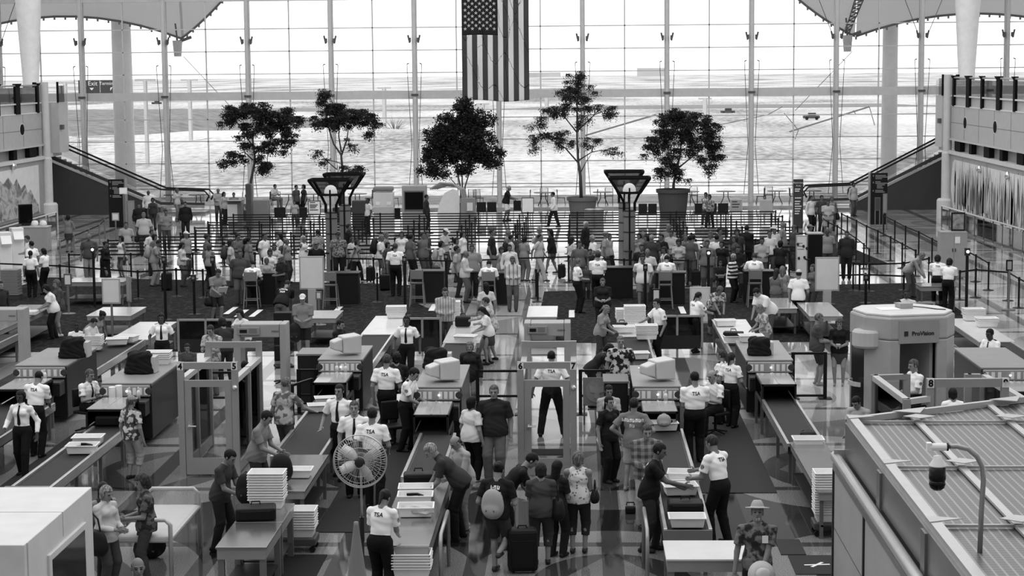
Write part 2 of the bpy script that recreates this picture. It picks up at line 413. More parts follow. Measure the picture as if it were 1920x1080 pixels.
def head(F, J, det):
    H = J['H']; R = (J['x'], J['hf'], J['hs'])
    F.ell(hp_(J, 0, -.008, .022), R, (.074, .096, .092), .01)
    F.ell(hp_(J, 0, .026, -.035), R, (.060, .068, .082), .03)
    F.cone(hp_(J, -.018, .07, -.098), hp_(J, .018, .07, -.098), .016, .016, .02)
    F.cone(hp_(J, 0, -.02, -.04), J['N'] - J['s'] * .03 * H, .052, .060, .02)
    F.cone(hp_(J, 0, .092, .008), hp_(J, 0, .113, -.03), .009, .014, .012)
    for sd in (-1, 1):
        F.ell(hp_(J, sd * .076, -.008, -.012), R, (.011, .02, .031), .008)
        F.cone(hp_(J, sd * .015, .086, .024), hp_(J, sd * .045, .074, .022), .010, .008, .012)
        F.ell(hp_(J, sd * .032, .102, .003), R, (.014, .014, .010), 0, 'c')
        F.ell(hp_(J, sd * .032, .080, .003), R, (.0135, .0135, .0125), 0)
    F.cone(hp_(J, -.018, .086, -.063), hp_(J, .018, .086, -.063), .0095, .0095, .006)
def bounds(J, pad=.14):
    pts = np.array([J[k] for k in J if k[0] in 'SEWTKA' and len(k) == 2] + [J['P'], J['N'], J['Hd']])
    lo = pts.min(0) - pad * 1.4; hi = pts.max(0) + pad * 1.4; lo[2] = -.05; return lo, hi
TIER = {0: (.0110, .0058, .0055), 1: (.018, .009, .009), 2: (.024, .0115, 0)}
def make_body(J, tier, tank):
    h, hh, hd = TIER[tier]; H = J['H']; lo, hi = bounds(J); F = Fld(lo, hi, h)
    torso(F, J, 0)
    b = J['b'] ** .5
    for sd, k in ((1, 'l'), (-1, 'r')):
        F.cone(J['S' + k], J['E' + k], .029 * H * b, .0225 * H * b, .02); F.cone(J['E' + k], J['W' + k], .0235 * H * b, .0155 * H, .012)
        F.cone(J['T' + k], J['K' + k], .051 * H * b, .033 * H * b, .02); F.cone(J['K' + k], J['A' + k], .033 * H * b, .021 * H, .012)
        m = J['K' + k] * .68 + J['A' + k] * .32; F.ell(m + np.array([0, .014 * H, 0]), np.eye(3), np.array([.027, .027, .06]) * H * b, .02)
        A = J['A' + k]; F.cone(A - [0, -.02 * H, .024 * H], A + [0, -.085 * H, -.030 * H], .021 * H, .016 * H, .012)
        if not hd: hand(F, J['W' + k], J['E' + k], sd, H, .012, False)
    F.cut((0, 0, 0), (0, 0, -1)); parts = [F.mesh()]
    c = J['Hd']; G_ = Fld(c - [.13, .15, .24], c + [.13, .15, .15], hh); head(G_, J, tier < 2); hm = G_.mesh(); parts.append(hm)
    if hd:
        for sd, k in ((1, 'l'), (-1, 'r')):
            d = unit(J['W' + k] - J['E' + k]); c = J['W' + k] + d * .045 * H; G_ = Fld(c - .125, c + .125, hd)
            G_.cone(J['W' + k] - d * .05 * H, J['W' + k], .018 * H, .0155 * H, .004)
            hand(G_, J['W' + k], J['E' + k], sd, H, .006, tier == 0); parts.append(G_.mesh())
    # face areas: 1 eye white-dark, 2 brow/lip
    nq = [len(q) for p, q in parts]; mi = np.zeros(sum(nq), int); P, Q = hm; cen = P[Q].mean(1) - J['Hd']
    x = cen @ J['x']; f = cen @ J['hf']; u = cen @ J['hs']; e = np.zeros(len(Q), int)
    e[(np.abs(np.abs(x) - .032) < .0145) & (np.abs(u - .002) < .0075) & (f > .07)] = 1
    e[(np.abs(np.abs(x) - .032) < .018) & (np.abs(u - .0235) < .006) & (f > .07)] = 2
    e[(np.abs(x) < .022) & (np.abs(u + .063) < .006) & (f > .08)] = 3
    mi[nq[0]:nq[0] + nq[1]] = e
    me = np_mesh('person', parts, mi)
    for _ in range(4): me.materials.append(None)
    return me
def wr(F, a=.004):
    X, Y, Z = F.ax[0][:, None, None], F.ax[1][None, :, None], F.ax[2][None, None, :]
    F.F = F.F + (a * np.sin(23 * X + 9 * np.sin(7 * Z + 3 * Y)) * np.sin(19 * Z + 11 * X * np.sign(X) + 5 * Y)).astype(np.float32)
def make_top(J, tier, kind):
    """kind: tee, polo, shirt (long sleeve), tank, jacket, dress, robe; +t = tucked in"""
    h = TIER[tier][0]; H, s, P = J['H'], J['s'], J['P']; lo, hi = bounds(J); tuck = kind.endswith('+'); kind = kind.rstrip('+')
    F = Fld(lo, hi, h); o = .014 if kind not in ('jacket', 'robe') else .024
    if tier == 0 and kind not in ('jacket', 'robe'): o = .010
    torso(F, J, o)
    hem = {'tee': -.055, 'polo': -.05, 'shirt': -.06, 'tank': -.035, 'jacket': -.09, 'dress': -.2, 'robe': -.42}[kind]
    if tuck: hem = .055
    if not tuck and not J['seated']:
        R = FRAME(J); b = J['b']; F.ell(P + s * .0 * H, R, np.array([.109 * b, .089 * b, .16]) * H + o + .006, .03)
        if kind in ('dress', 'robe'): F.cone(P, P + np.array([0, 0, hem * H]), .10 * H * b, .13 * H, .03, 1)
    F.cut(P + s * hem * H, -s)
    if not J['seated'] and kind in ('dress', 'robe'): pass
    F.cut(J['N'] + s * .012 * H, s)
    F.cone(J['N'] - s * .0, J['N'] + s * .05 * H + J['f'] * .03 * H, .037 * H, .04 * H, 0, 0, 'c') if kind not in ('polo', 'shirt', 'jacket') else None
    if kind == 'tank':
        for sd, k in ((1, 'l'), (-1, 'r')): F.ell(J['S' + k] + J['x'] * sd * .02 * H, FRAME(J), np.array([.052, .07, .06]) * H, 0, 'c')
    sl = {'tee': .62, 'polo': .66, 'dress': .4}.get(kind)
    for k in 'lr':
        S, E_, W = J['S' + k], J['E' + k], J['W' + k]; b = J['b'] ** .5
        if sl: F.cone(S, S + (E_ - S) * (sl + .08), .033 * H * b + o * .35, .040 * H * b + o * .35, .02, 1)
        elif kind != 'tank':
            F.cone(S, E_, .031 * H * b + o * .35, .029 * H + o * .3, .02); F.cone(E_, E_ + (W - E_) * .9, .030 * H + o * .3, .022 * H + o * .2, .01, 1)
    if kind in ('polo', 'shirt', 'jacket'):
        F.cone(J['N'] - s * .015 * H, J['N'] + s * .022 * H + J['hf'] * .004 * H, .043 * H, .037 * H, .004, 1)
    if tier < 2: wr(F, .004 if tier == 0 else .003)
    F.cut((0, 0, .01), (0, 0, -1))
    return np_mesh('shirt', [F.mesh()])
def make_bottom(J, tier, kind):
    """kind: trousers, jeans, capri, shorts, skirt"""
    h = TIER[tier][0]; H, s, P, b = J['H'], J['s'], J['P'], J['b']; lo, hi = bounds(J); F = Fld(lo, hi, h); R = FRAME(J); o = .012
    F.ell(P + s * .0 * H, R, np.array([(.104 if J['fem'] else .100) * b, .075 * b, .085]) * H + o, .02)
    F.ell(P + s * .07 * H, R, np.array([(.084 if J['fem'] else .093) * b, .063 * b ** 1.6, .07]) * H + o * .8, .02)
    F.cut(P + s * .062 * H, s)
    if kind == 'skirt' and not J['seated']:
        q = P + np.array([0, 0, -.22 * H]); F.ell(P - [0, 0, .07 * H], R, np.array([.112 * b, .09 * b, .2]) * H, .02); F.cut((0, 0, P[2] - .21 * H), (0, 0, -1))
    else:
        fr = {'trousers': 9, 'jeans': 9, 'capri': .5, 'shorts': 0, 'skirt': 0}[kind]
        for k in 'lr':
            T, K, A = J['T' + k], J['K' + k], J['A' + k]; bb = b ** .5; sl = 0 if kind != 'jeans' else -.003
            if fr == 0: F.cone(T, T + (K - T) * .93, .062 * H * bb, .055 * H * bb, .015, 1)
            else:
                F.cone(T, K, .062 * H * bb, (.048 + sl) * H * bb, .015); F.ell(K + np.array([0, .012 * H, 0]), np.eye(3), np.array([.043, .043, .05]) * H * bb, .015)
                F.cone(K, K + (A - K) * min(fr, 1.0) + (np.array([0, 0, -.022 * H]) if fr > 1 else 0), (.047 + sl) * H * bb, (.038 + sl) * H * bb, .012, 1)
                m = K * .62 + A * .38; F.ell(m + np.array([0, .01 * H, 0]), np.eye(3), np.array([.036, .036, .07]) * H * bb, .015) if fr > 1 else None
    if tier < 2: wr(F, .003)
    F.cut((0, 0, .012), (0, 0, -1))
    return np_mesh('trousers', [F.mesh()])
def make_shoes(J, tier):
    h = [.009, .014, .022][tier]; H = J['H']; parts = []
    for k in 'lr':
        A = J['A' + k]; F = Fld(A - [.08, .2, .1], A + [.08, .09, .05], h)
        F.cone(A - [0, -.025 * H, .026 * H], A + [0, -.09 * H, -.031 * H], .0245 * H, .0205 * H, .01)
        F.cone(A, A - [0, 0, .02 * H], .026 * H, .026 * H, .01, 2); F.cut(A + [0, 0, .004], (0, 0, 1))
        F.cut(A - [0, 0, .045 * H], (0, 0, -1)); parts.append(F.mesh())
    return np_mesh('shoes', parts)
def make_hair(J, tier, kind):
    h = [.0075, .011, .015][tier]; c = J['Hd']; F = Fld(c - [.16, .24, .42], c + [.16, .28, .19], h); R = (J['x'], J['hf'], J['hs'])
    inf = {'curly': .03, 'long': .018, 'bob': .02, 'short': .012, 'pony': .012, 'bun': .013, 'bald': .006, 'buzz': .006, 'fro': .04}[kind]
    F.ell(hp_(J, 0, -.012, .025), R, (.074 + inf, .096 + inf, .092 + inf), 0)
    X, Y, Z = F.ax[0][:, None, None] - c[0], F.ax[1][None, :, None] - c[1], F.ax[2][None, None, :] - c[2]
    f = X * J['hf'][0] + Y * J['hf'][1] + Z * J['hf'][2]; u = X * J['hs'][0] + Y * J['hs'][1] + Z * J['hs'][2]
    if kind == 'bald': F.F = np.maximum(F.F, np.maximum(f - .01, u - .035).astype(np.float32))
    face = np.minimum(f - (.03 - .35 * np.maximum(0, -u)), .062 - u)
    F.F = np.maximum(F.F, face.astype(np.float32))
    F.F = np.maximum(F.F, (-.055 - u + (.0 if kind not in ('long', 'bob', 'curly') else -.1)).astype(np.float32))
    if kind == 'long':
        F.cone(hp_(J, 0, -.06, .0), hp_(J, 0, -.075, -.22), .075, .055, .02)
        for sd in (-1, 1): F.cone(hp_(J, sd * .062, -.03, .0), hp_(J, sd * .07, -.045, -.19), .032, .02, .02)
    if kind in ('bob', 'curly'):
        F.cone(hp_(J, 0, -.05, .0), hp_(J, 0, -.06, -.075), .078, .062, .02)
        for sd in (-1, 1): F.cone(hp_(J, sd * .065, -.02, .01), hp_(J, sd * .066, -.015, -.075), .034, .026, .02)
    if kind == 'pony': F.cone(hp_(J, 0, -.105, .03), hp_(J, 0, -.135, -.16), .034, .018, .015); F.ell(hp_(J, 0, -.11, .03), R, (.03, .03, .03), .01)
    if kind == 'bun': F.ell(hp_(J, 0, -.115, .04), R, (.04, .035, .04), .01)
    if tier < 2:
        a = .008 if kind in ('curly', 'fro') else .003
        F.F = F.F + (a * np.sin(70 * X + 20 * Z) * np.sin(60 * Y) * np.sin(55 * Z)).astype(np.float32)
    return np_mesh('hair', [F.mesh()])
def make_hat(J, tier, kind):
    h = [.0075, .010, .014][tier]; c = J['Hd']; F = Fld(c - [.26, .28, .2], c + [.26, .28, .22], h); R = (J['x'], J['hf'], J['hs'])
    if kind == 'cap':
        F.ell(hp_(J, 0, -.008, .03), R, (.09, .112, .102), 0); F.cut(hp_(J, 0, 0, .045), -J['hs'])
        F.ell(hp_(J, 0, .11, .05), R, (.07, .08, .012), .01)
    else:
        F.ell(hp_(J, 0, -.012, .06), R, (.088, .105, .125), 0); F.cut(hp_(J, 0, 0, .055), -J['hs']); F.cut(hp_(J, 0, 0, .165), J['hs'])
        F.ell(hp_(J, 0, -.012, .062), R, (.165, .175, .013), .015)
    return np_mesh('hat', [F.mesh()])
CACHE = {}; PXY = {}
def cached(key, fn):
    if key not in CACHE: CACHE[key] = fn()
    return CACHE[key]
def setmats(o, mats):
    while len(o.data.materials) < len(mats): o.data.materials.append(None)
    for i, m in enumerate(mats): o.material_slots[i].link = 'OBJECT'; o.material_slots[i].material = m
def surf_decal(o_src, verts, faces, name, mat, parent, direction, lift=.006):
    """lay a flat outline on the cloth: verts in (x,z)-like plane already placed; shift along direction to the surface"""
    key = o_src.data.name
    bv = cached(('bvh', key), lambda: BVHTree.FromPolygons([v.co for v in o_src.data.vertices], [tuple(p.vertices) for p in o_src.data.polygons]))
    d = Vector(direction).normalized(); out = []
    last = None
    for v in verts:
        v = Vector(v); hit = bv.ray_cast(v - d * .8, d, 1.6)
        if hit[0] is not None: q = hit[0] - d * lift; last = (q - v).dot(d)
        else: q = v + d * (last if last is not None else 0)
        out.append(q)
    me = bpy.data.meshes.new(name); me.from_pydata([tuple(q) for q in out], [], faces); me.materials.append(mat)
    ob = link(name, me, parent); return ob
_TXT = {}
def letters(s, size):
    if (s, size) in _TXT: return _TXT[(s, size)]
    if s[0] == '#':                                  # print too small to read: rows of letter-sized blocks
        v, f = [], []
        for row, n in enumerate(s[1:]):
            for i in range(int(n)):
                w = size * .62; x = (i - (int(n) - 1) / 2) * w; y = -row * size * 1.15; k = (i * 7 + row * 3) % 4
                for a, b, c, d in ((x - w * .38, x - w * .12, y - size * .36, y + size * .36), (x - w * .12, x + w * .36, y + size * (.14 if k % 2 else -.36), y + size * (.36 if k % 2 else -.12)), (x + w * .12, x + w * .36, y - size * .3, y + size * (.1 + .08 * k))):
                    m = len(v); v += [(a, c, 0), (b, c, 0), (b, d, 0), (a, d, 0)]; f.append((m, m + 1, m + 2, m + 3))
        _TXT[(s, size)] = (v, f); return v, f
    cu = bpy.data.curves.new('letters', 'FONT'); cu.body = s; cu.size = size; cu.align_x = 'CENTER'; cu.align_y = 'CENTER'; cu.offset = size * .02
    o = bpy.data.objects.new('letters', cu); COL.objects.link(o); dg = bpy.context.evaluated_depsgraph_get()
    me = bpy.data.meshes.new_from_object(o.evaluated_get(dg)); bpy.data.objects.remove(o)
    r = ([tuple(v.co) for v in me.vertices], [tuple(p.vertices) for p in me.polygons]); _TXT[(s, size)] = r; return r
def person(x, y, h, face, pose, top, tv, bot, bv, hair, hv, label, tier=2, b=1.0, fem=0, skin=128, hat=None, hatv=200, tsa=0, pat=None, v2=None, psc=8., shoe=30, txt=None, tie=0, hz=None, xy=None, group=None, bpat=None, bv2=None, z0=0.0):
    """x, y: where the top of the head stands in the frame; hz: height of head top when it is not h"""
    p = POSES[pose]; J = skeleton(pose, b, fem); top_z = (J['Hd'] + J['hs'] * .118)
    tz = top_z[2] * h / HB + z0
    if xy is None:
        X, Y = G(x, y, tz); a = math.radians(face)
        off = -top_z[1] * h / HB      # head ahead of the feet
        X -= off * math.sin(a); Y -= -off * math.cos(a)
    else: X, Y = xy
    sk = (pose, b, fem, tier)
    bm = cached(('body',) + sk, lambda: make_body(J, tier, 0))
    o = link('person', bm); o.location = (X, Y, z0); o.rotation_euler = (0, 0, math.radians(face)); o.scale = (h / HB,) * 3
    setmats(o, [M(skin, .5), M(25, .3), M(max(20, hv - 40) if hv > 60 else 45, .7), M(max(40, skin - 30), .5)])
    props(o, label, 'person', group)
    tm = link('shirt', cached(('top', top) + sk, lambda: make_top(J, tier, top)), o)
    setmats(tm, [M(tv, .8, 0, pat, v2, psc)])
    if top != 'robe':
        bo = link('trousers' if bot in ('trousers', 'jeans', 'capri') else bot, cached(('bot', bot) + sk, lambda: make_bottom(J, tier, bot)), o); setmats(bo, [M(bv, .85, 0, bpat, bv2)])
    if shoe is not None:
        sh = link('shoes', cached(('shoe',) + sk, lambda: make_shoes(J, tier)), o); setmats(sh, [M(shoe, .5)])
    if hair: ha = link('hair', cached(('hair', hair) + sk, lambda: make_hair(J, tier, hair)), o); hq = int(hv * .8 if hv < 60 else 48 + (hv - 60) * .92); setmats(ha, [M(max(12, int(hq * .5)), .6, 0, 'strand', hq)])
    if hat: hh = link('hat', cached(('hat', hat) + sk, lambda: make_hat(J, tier, hat)), o); setmats(hh, [M(hatv, .8)])
    H = HB
    if tsa or txt:
        s = txt or 'TSA'; size = .088 if not txt else .085; vs, fs = letters(s, size); back = J['P'] + J['s'] * .230 * H
        vv = []
        for q in vs: t = back + np.array([-q[0], 0, 0]) + J['s'] * q[1] + J['f'] * 0.0; vv.append(t)
        surf_decal(tm, vv, fs, 'lettering', M(22 if not txt else 225, .8), tm, tuple(J['f']), .007)
    if tsa:
        for k, sd in (('l', 1), ('r', -1)):
            S, E_ = J['S' + k], J['E' + k]; c = S + (E_ - S) * .38; vs = [c] + [c + np.array([0, .036 * math.cos(t), .036 * math.sin(t)]) for t in np.linspace(0, 2 * PI, 13)[:-1]]
            if tier < 2: surf_decal(tm, vs, [(0, i, i % 12 + 1) for i in range(1, 13)], 'sleeve_patch', M(70, .8, 0, 'mottle', 150, 20), tm, (-sd, 0, 0), .006)
            S2 = J['N'] + J['x'] * sd * .075 * H; vs = [S2 + np.array([i, j, 0]) for i in (-.045, .045) for j in (-.026, .026)]
            if tie or tier == 0: surf_decal(tm, vs, [(0, 1, 3, 2)], 'epaulette', M(20, .8), tm, (0, 0, -1), .008)
    if tie:
        vs = []; fs = []
        for i, (z, w) in enumerate(((.295, .016), (.28, .022), (.27, .015), (.2, .024), (.14, .030), (.085, .036), (.065, .004))):
            c = J['P'] + J['s'] * z * H; vs += [c + np.array([-w, 0, 0]), c + np.array([w, 0, 0])]
            if i: fs.append((2 * i - 2, 2 * i - 1, 2 * i + 1, 2 * i))
        surf_decal(tm, vs, fs, 'tie', M(24, .6), tm, tuple(-np.array(J['f'])), .012)
    PXY[o.name] = (x, y, tz, -top_z[1] * h / HB)
    return o
# ---------------------------------------------------------------- floor
def floor_mat():
    m = bpy.data.materials.new('polished_terrazzo'); m.use_nodes = True; t = m.node_tree; b = t.nodes['Principled BSDF']; L = t.links.new
    b.inputs['IOR'].default_value = 1.75
    tc = _n(t, 'ShaderNodeTexCoord'); s = _n(t, 'ShaderNodeSeparateXYZ'); L(tc.outputs['Object'], s.inputs[0])
    def mth(op, a, c=None, d=None):
        q = _n(t, 'ShaderNodeMath', op=op)
        for i, v in enumerate((a, c, d)):
            if v is None: continue
            if isinstance(v, (int, float)): q.inputs[i].default_value = v
            else: L(v, q.inputs[i])
        return q.outputs[0]
    X, Y = s.outputs['X'], s.outputs['Y']
    def band(o, per, off, w): return mth('LESS_THAN', mth('MODULO', mth('ADD', o, off + per * 40), per), w)
    bx = band(X, 2.15, 1.80, .34); by = band(Y, 4.2, 3.05, .28)
    ux = mth('SUBTRACT', mth('MODULO', mth('ADD', X, 4.3 * 40 + 1.65), 4.3), 2.15)
    uy = mth('SUBTRACT', mth('MODULO', mth('ADD', Y, 8.4 * 40 + 1.2), 8.4), 4.2)
    r = mth('SQRT', mth('ADD', mth('MULTIPLY', ux, ux), mth('MULTIPLY', mth('MULTIPLY', uy, uy), .45)))
    light = mth('MULTIPLY', mth('GREATER_THAN', r, 1.25), mth('LESS_THAN', r, 2.3))
    dia = mth('LESS_THAN', mth('ADD', mth('ABSOLUTE', ux), mth('MULTIPLY', mth('ABSOLUTE', uy), .5)), .95)
    light = mth('MAXIMUM', light, mth('MULTIPLY', dia, .6))
    no = _n(t, 'ShaderNodeTexNoise'); L(tc.outputs['Object'], no.inputs[0]); no.inputs['Scale'].default_value = 55; no.inputs['Detail'].default_value = 2
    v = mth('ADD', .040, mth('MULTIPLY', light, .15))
    reflection_lift = mth('MINIMUM', mth('MAXIMUM', mth('DIVIDE', mth('SUBTRACT', Y, 35), 9), 0), 1); v = mth('ADD', v, mth('MULTIPLY', reflection_lift, .24))  # window reflection put into the albedo: floor gets paler towards the glass
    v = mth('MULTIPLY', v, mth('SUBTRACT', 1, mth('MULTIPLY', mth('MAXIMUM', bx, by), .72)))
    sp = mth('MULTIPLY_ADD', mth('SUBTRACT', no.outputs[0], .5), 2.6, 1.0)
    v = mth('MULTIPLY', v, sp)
    cb = _n(t, 'ShaderNodeCombineColor'); [L(v, cb.inputs[i]) for i in range(3)]; L(cb.outputs[0], b.inputs['Base Color'])
    n2 = _n(t, 'ShaderNodeTexNoise'); L(tc.outputs['Object'], n2.inputs[0]); n2.inputs['Scale'].default_value = 1.3
    L(mth('MULTIPLY_ADD', n2.outputs[0], .06, .03), b.inputs['Roughness'])
    return m
def carpet_mat(v=34, v2=58):
    m = bpy.data.materials.new('patterned_carpet'); m.use_nodes = True; t = m.node_tree; b = t.nodes['Principled BSDF']; L = t.links.new
    b.inputs['Roughness'].default_value = .95; b.inputs['Specular IOR Level'].default_value = .1
    tc = _n(t, 'ShaderNodeTexCoord'); mp = _n(t, 'ShaderNodeMapping'); L(tc.outputs['Object'], mp.inputs[0]); mp.inputs['Scale'].default_value = (2.2, 1.4, 1)
    vo = _n(t, 'ShaderNodeTexVoronoi', feature='DISTANCE_TO_EDGE'); L(mp.outputs[0], vo.inputs[0]); vo.inputs['Scale'].default_value = 1.6
    lt = _n(t, 'ShaderNodeMath', op='LESS_THAN'); L(vo.outputs['Distance'], lt.inputs[0]); lt.inputs[1].default_value = .08
    x = _n(t, 'ShaderNodeMix', data_type='RGBA'); L(lt.outputs[0], x.inputs[0]); x.inputs[6].default_value = (lin(v),) * 3 + (1,); x.inputs[7].default_value = (lin(v2),) * 3 + (1,)
    L(x.outputs[2], b.inputs['Base Color']); return m
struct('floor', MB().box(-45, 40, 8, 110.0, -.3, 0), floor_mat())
CM = carpet_mat(22, 40)
def carpet(poly, label): 
    o = MB().prism(poly, 'z', 0.0, .012).build('carpet', CM); props(o, label, 'carpet'); return o
carpet([(-22, 52.6), (-3.2, 52.6), (-3.2, 57), (-5.4, 63.5), (-5.7, 67.4), (-6.6, 69.3), (-20.2, 72.2)], 'dark patterned carpet under the left queue desks')
carpet([(-1.3, 54), (12, 54), (12.2, 66.8), (12.4, 68.9), (-1.2, 66.7)], 'dark patterned carpet under the right queue desks')
carpet([(5.5, 75.8), (12.2, 75.8), (11.4, 87), (5.8, 87)], 'dark carpet runner under the right end of the queue maze')
WM = M(205, .45, .05); WD = M(150, .45, .1)
# ---------------------------------------------------------------- window wall: one window per bay
BX0, BW, NB, YW = -42.78, 4.785, 15, 110.0
ROWS = [0.0, .55, 1.05, 1.25, 2.53, 3.79, 5.05, 6.36, 7.62, 8.9, 10.18, 11.4, 12.0, 13.9]
for i in range(NB):
    xa = BX0 + i * BW; xb = xa + BW; f = MB()
    f.box(xa - .14, xa + .14, YW - .1, YW + .22, 0, 14); f.box(xa - .09, xa + .09, YW - .24, YW - .1, 0, 14)
    if i == NB - 1: f.box(xb - .14, xb + .14, YW - .1, YW + .22, 0, 14)
    for z in ROWS:
        if abs(z - 6.36) < .01: f.box(xa + .14, xb - .14, YW - .06, YW + .2, 6.13, 6.60)
        elif abs(z - 12) < .01: f.box(xa + .14, xb - .14, YW - .06, YW + .2, 11.75, 12.2)
        elif z == 11.4: continue
        elif z == 0: f.box(xa + .14, xb - .14, YW - .05, YW + .2, 0, .2)
        else: f.box(xa + .14, xb - .14, YW, YW + .1, z - .03, z + .03)
    xm = (xa + xb) / 2; f.box(xm - .035, xm + .035, YW, YW + .1, .2, 6.13); f.box(xm - .035, xm + .035, YW, YW + .1, 6.6, 11.75); f.box(xm - .035, xm + .035, YW, YW + .1, 12.2, 14)
    o = struct('window_%d' % (i + 1), f, WM)
    MB().box(xa + .14, xb - .14, YW + .04, YW + .06, .2, 14).build('glass', glass('window_glass', .97, .5), o)
    k = MB()                                     # clamps, cables of the wall bracing
    for sx in (-1, 1):
        k.tube([(xa + sx * .24, YW - .3, 9.3), (xa + sx * .34, YW - .3, 9.75)], .05, 6); k.box(xa + sx * .24 - .06, xa + sx * .24 + .06, YW - .4, YW - .1, 9.35, 9.6)
        k.tube([(xa + sx * .42, YW - .3, 8.1), (xa + sx * .2, YW - .3, 3.4), (xa + sx * .42, YW - .3, .6)], .018, 5)
        k.tube([(xa + sx * .42, YW - .3, 8.1), (xa + sx * .3, YW - .3, 8.15)], .03, 5)
        k.tube([(xa + sx * 1.3, YW - .4, 12.1), (xa + sx * .3, YW - .4, 9.6)], .02, 5) if i in (1, 2, 12, 13) else None
    k.box(xa - .2, xa + .2, YW - .3, YW - .2, 6.3, 6.42)
    k.build('bracing', M(95, .4, .5), o)
struct('wall_back', MB().box(BX0 - 1, BX0 + BW * NB + 1, YW - .2, YW + .3, 14, 23.5), M(120, .9))  # unseen opaque panel, added above the glass to darken near floor reflections
# ---------------------------------------------------------------- ledge in front of the glass
struct('trim_1', MB().box(-24.6, 16.6, 106.6, 109.7, 0, .12), M(170, .25, 0))
# ---------------------------------------------------------------- outside
def ground():
    nx, ny = 60, 60; rs = random.Random(3); v = []; f = []
    for j in range(ny + 1):
        y = 111 + (j / ny) ** 2.2 * 2600
        for i in range(nx + 1):
            x = -60 - y * .35 + (120 + y * .7) * i / nx; z = -.35
            d = y - 111
            z += 1.2 * math.exp(-((y - 225) / 26) ** 2) * (1 if x < -10 else max(0, 1 - (x + 10) / 30)) 
            z += .25 * math.sin(x * .05) * math.sin(y * .04) * min(1, d / 40)
            v.append((x, y, z))
    for j in range(ny):
        for i in range(nx): a = j * (nx + 1) + i; f.append((a, a + 1, a + nx + 2, a + nx + 1))
    return v, f
gm = bpy.data.materials.new('dry_prairie_grass'); gm.use_nodes = True; t = gm.node_tree; b = t.nodes['Principled BSDF']; b.inputs['Roughness'].default_value = 1; b.inputs['Specular IOR Level'].default_value = 0
tc = _n(t, 'ShaderNodeTexCoord'); mp = _n(t, 'ShaderNodeMapping'); mp.inputs['Scale'].default_value = (.9, .35, 1); t.links.new(tc.outputs['Object'], mp.inputs[0])
no = _n(t, 'ShaderNodeTexNoise'); no.inputs['Scale'].default_value = 1.6; no.inputs['Detail'].default_value = 8; t.links.new(mp.outputs[0], no.inputs[0])
n2 = _n(t, 'ShaderNodeTexNoise'); n2.inputs['Scale'].default_value = .03; n2.inputs['Detail'].default_value = 2; t.links.new(mp.outputs[0], n2.inputs[0])
a_ = _n(t, 'ShaderNodeMath', op='MULTIPLY_ADD'); a_.inputs[1].default_value = .6; t.links.new(no.outputs[0], a_.inputs[0]); t.links.new(n2.outputs[0], a_.inputs[2])
r_ = _n(t, 'ShaderNodeValToRGB'); ramp(r_, [(.60, .26), (.78, .64), (.94, .84)]); t.links.new(a_.outputs[0], r_.inputs[0]); t.links.new(r_.outputs[0], b.inputs['Base Color'])
me = MB(); me.add(*ground()); g = me.build('ground', gm, smooth=True); g['kind'] = 'structure'
# access road, bank and far structures
props(MB().box(-260, 300, 395, 430, -.4, -.28).build('road', M(150, .9)), 'pale service road crossing the field beyond the glass', 'road')
k = MB(); rs = random.Random(2)
for i in range(24):
    for j in range(6): pass
v_ = []; f_ = []
for j in range(13):
    for i in range(41):
        x = -95 + i * 1.25 + j * 1.2; y = 205 + j * 9; e = math.sin(PI * j / 12) * math.sin(PI * min(1, (40 - i) / 14 + .0) / 2); v_.append((x, y, -.4 + 3.2 * e + .12 * math.sin(i * 1.3 + j)))
for j in range(12):
    for i in range(40): a = j * 41 + i; f_.append((a, a + 1, a + 42, a + 41))
props(MB().add(v_, f_).build('embankment', M(128, .95, 0, 'mottle', 165, .35), None, smooth=True), 'grey grassy embankment beyond the left part of the glass', 'embankment')
def outside_box(x, y, Y, w, h, d, v, name, label, cat, group=None):
    X, Z = AY(x, y, Y); o = thing(name, label, cat, (X, Y, -.3), 0, group)
    MB().box(-w / 2, w / 2, 0, d, 0, Z + .3).build('body', M(v, .9), o); MB().box(-w / 2 - .1, w / 2 + .1, -.1, d, Z + .3, Z + .6).build('roof', M(max(40, v - 30), .9), o); return o
outside_box(1225, 128, 2200, 36, 4, 20, 205, 'airport_building', 'low building pale with haze on the horizon above the right weeping tree', 'building')  # distance haze put into the colour: all horizon buildings share a pale grey
outside_box(1000, 137, 2200, 62, 4, 20, 205, 'airport_building', 'long low building on the horizon just right of the flag', 'building')
outside_box(528, 152, 2200, 14, 4, 20, 205, 'airport_building', 'small dark building on the horizon above the leftmost tree', 'building')
outside_box(765, 158, 2200, 10, 4, 20, 205, 'airport_building', 'small white building left of the flag in the far field', 'building')
outside_box(1620, 143, 2200, 70, 4, 20, 205, 'airport_building', 'long low building on the horizon at the right of the glass', 'building')
outside_box(400, 155, 2200, 34, 4, 20, 205, 'airport_building', 'long low shed on the horizon by the left tent anchor', 'building')
def light_mast(x, y, Y, k):
    X, Z = AY(x, y, Y); o = thing('light_mast', 'white light mast standing in the field, %s' % k, 'light mast', (X, Y, -.4), 0, 'light masts in the field')
    MB().tube([(0, 0, 0), (0, 0, Z + .4)], Y / 900, 6).build('pole', M(215, .5), o); MB().box(-.9, .9, -.15, .15, Z + .3, Z + .5).build('lamp_head', M(200, .5), o)
for a in ((272, 150, 170, 'right of the highway sign'), (355, 150, 210, 'left of the leftmost tree'), (720, 165, 260, 'above the second tree crown'), (122, 155, 200, 'by the left balcony end'), (1322, 185, 260, 'above the fifth tree'), (1025, 168, 300, 'right of the flag'), (905, 195, 260, 'under the flag')): light_mast(*a)
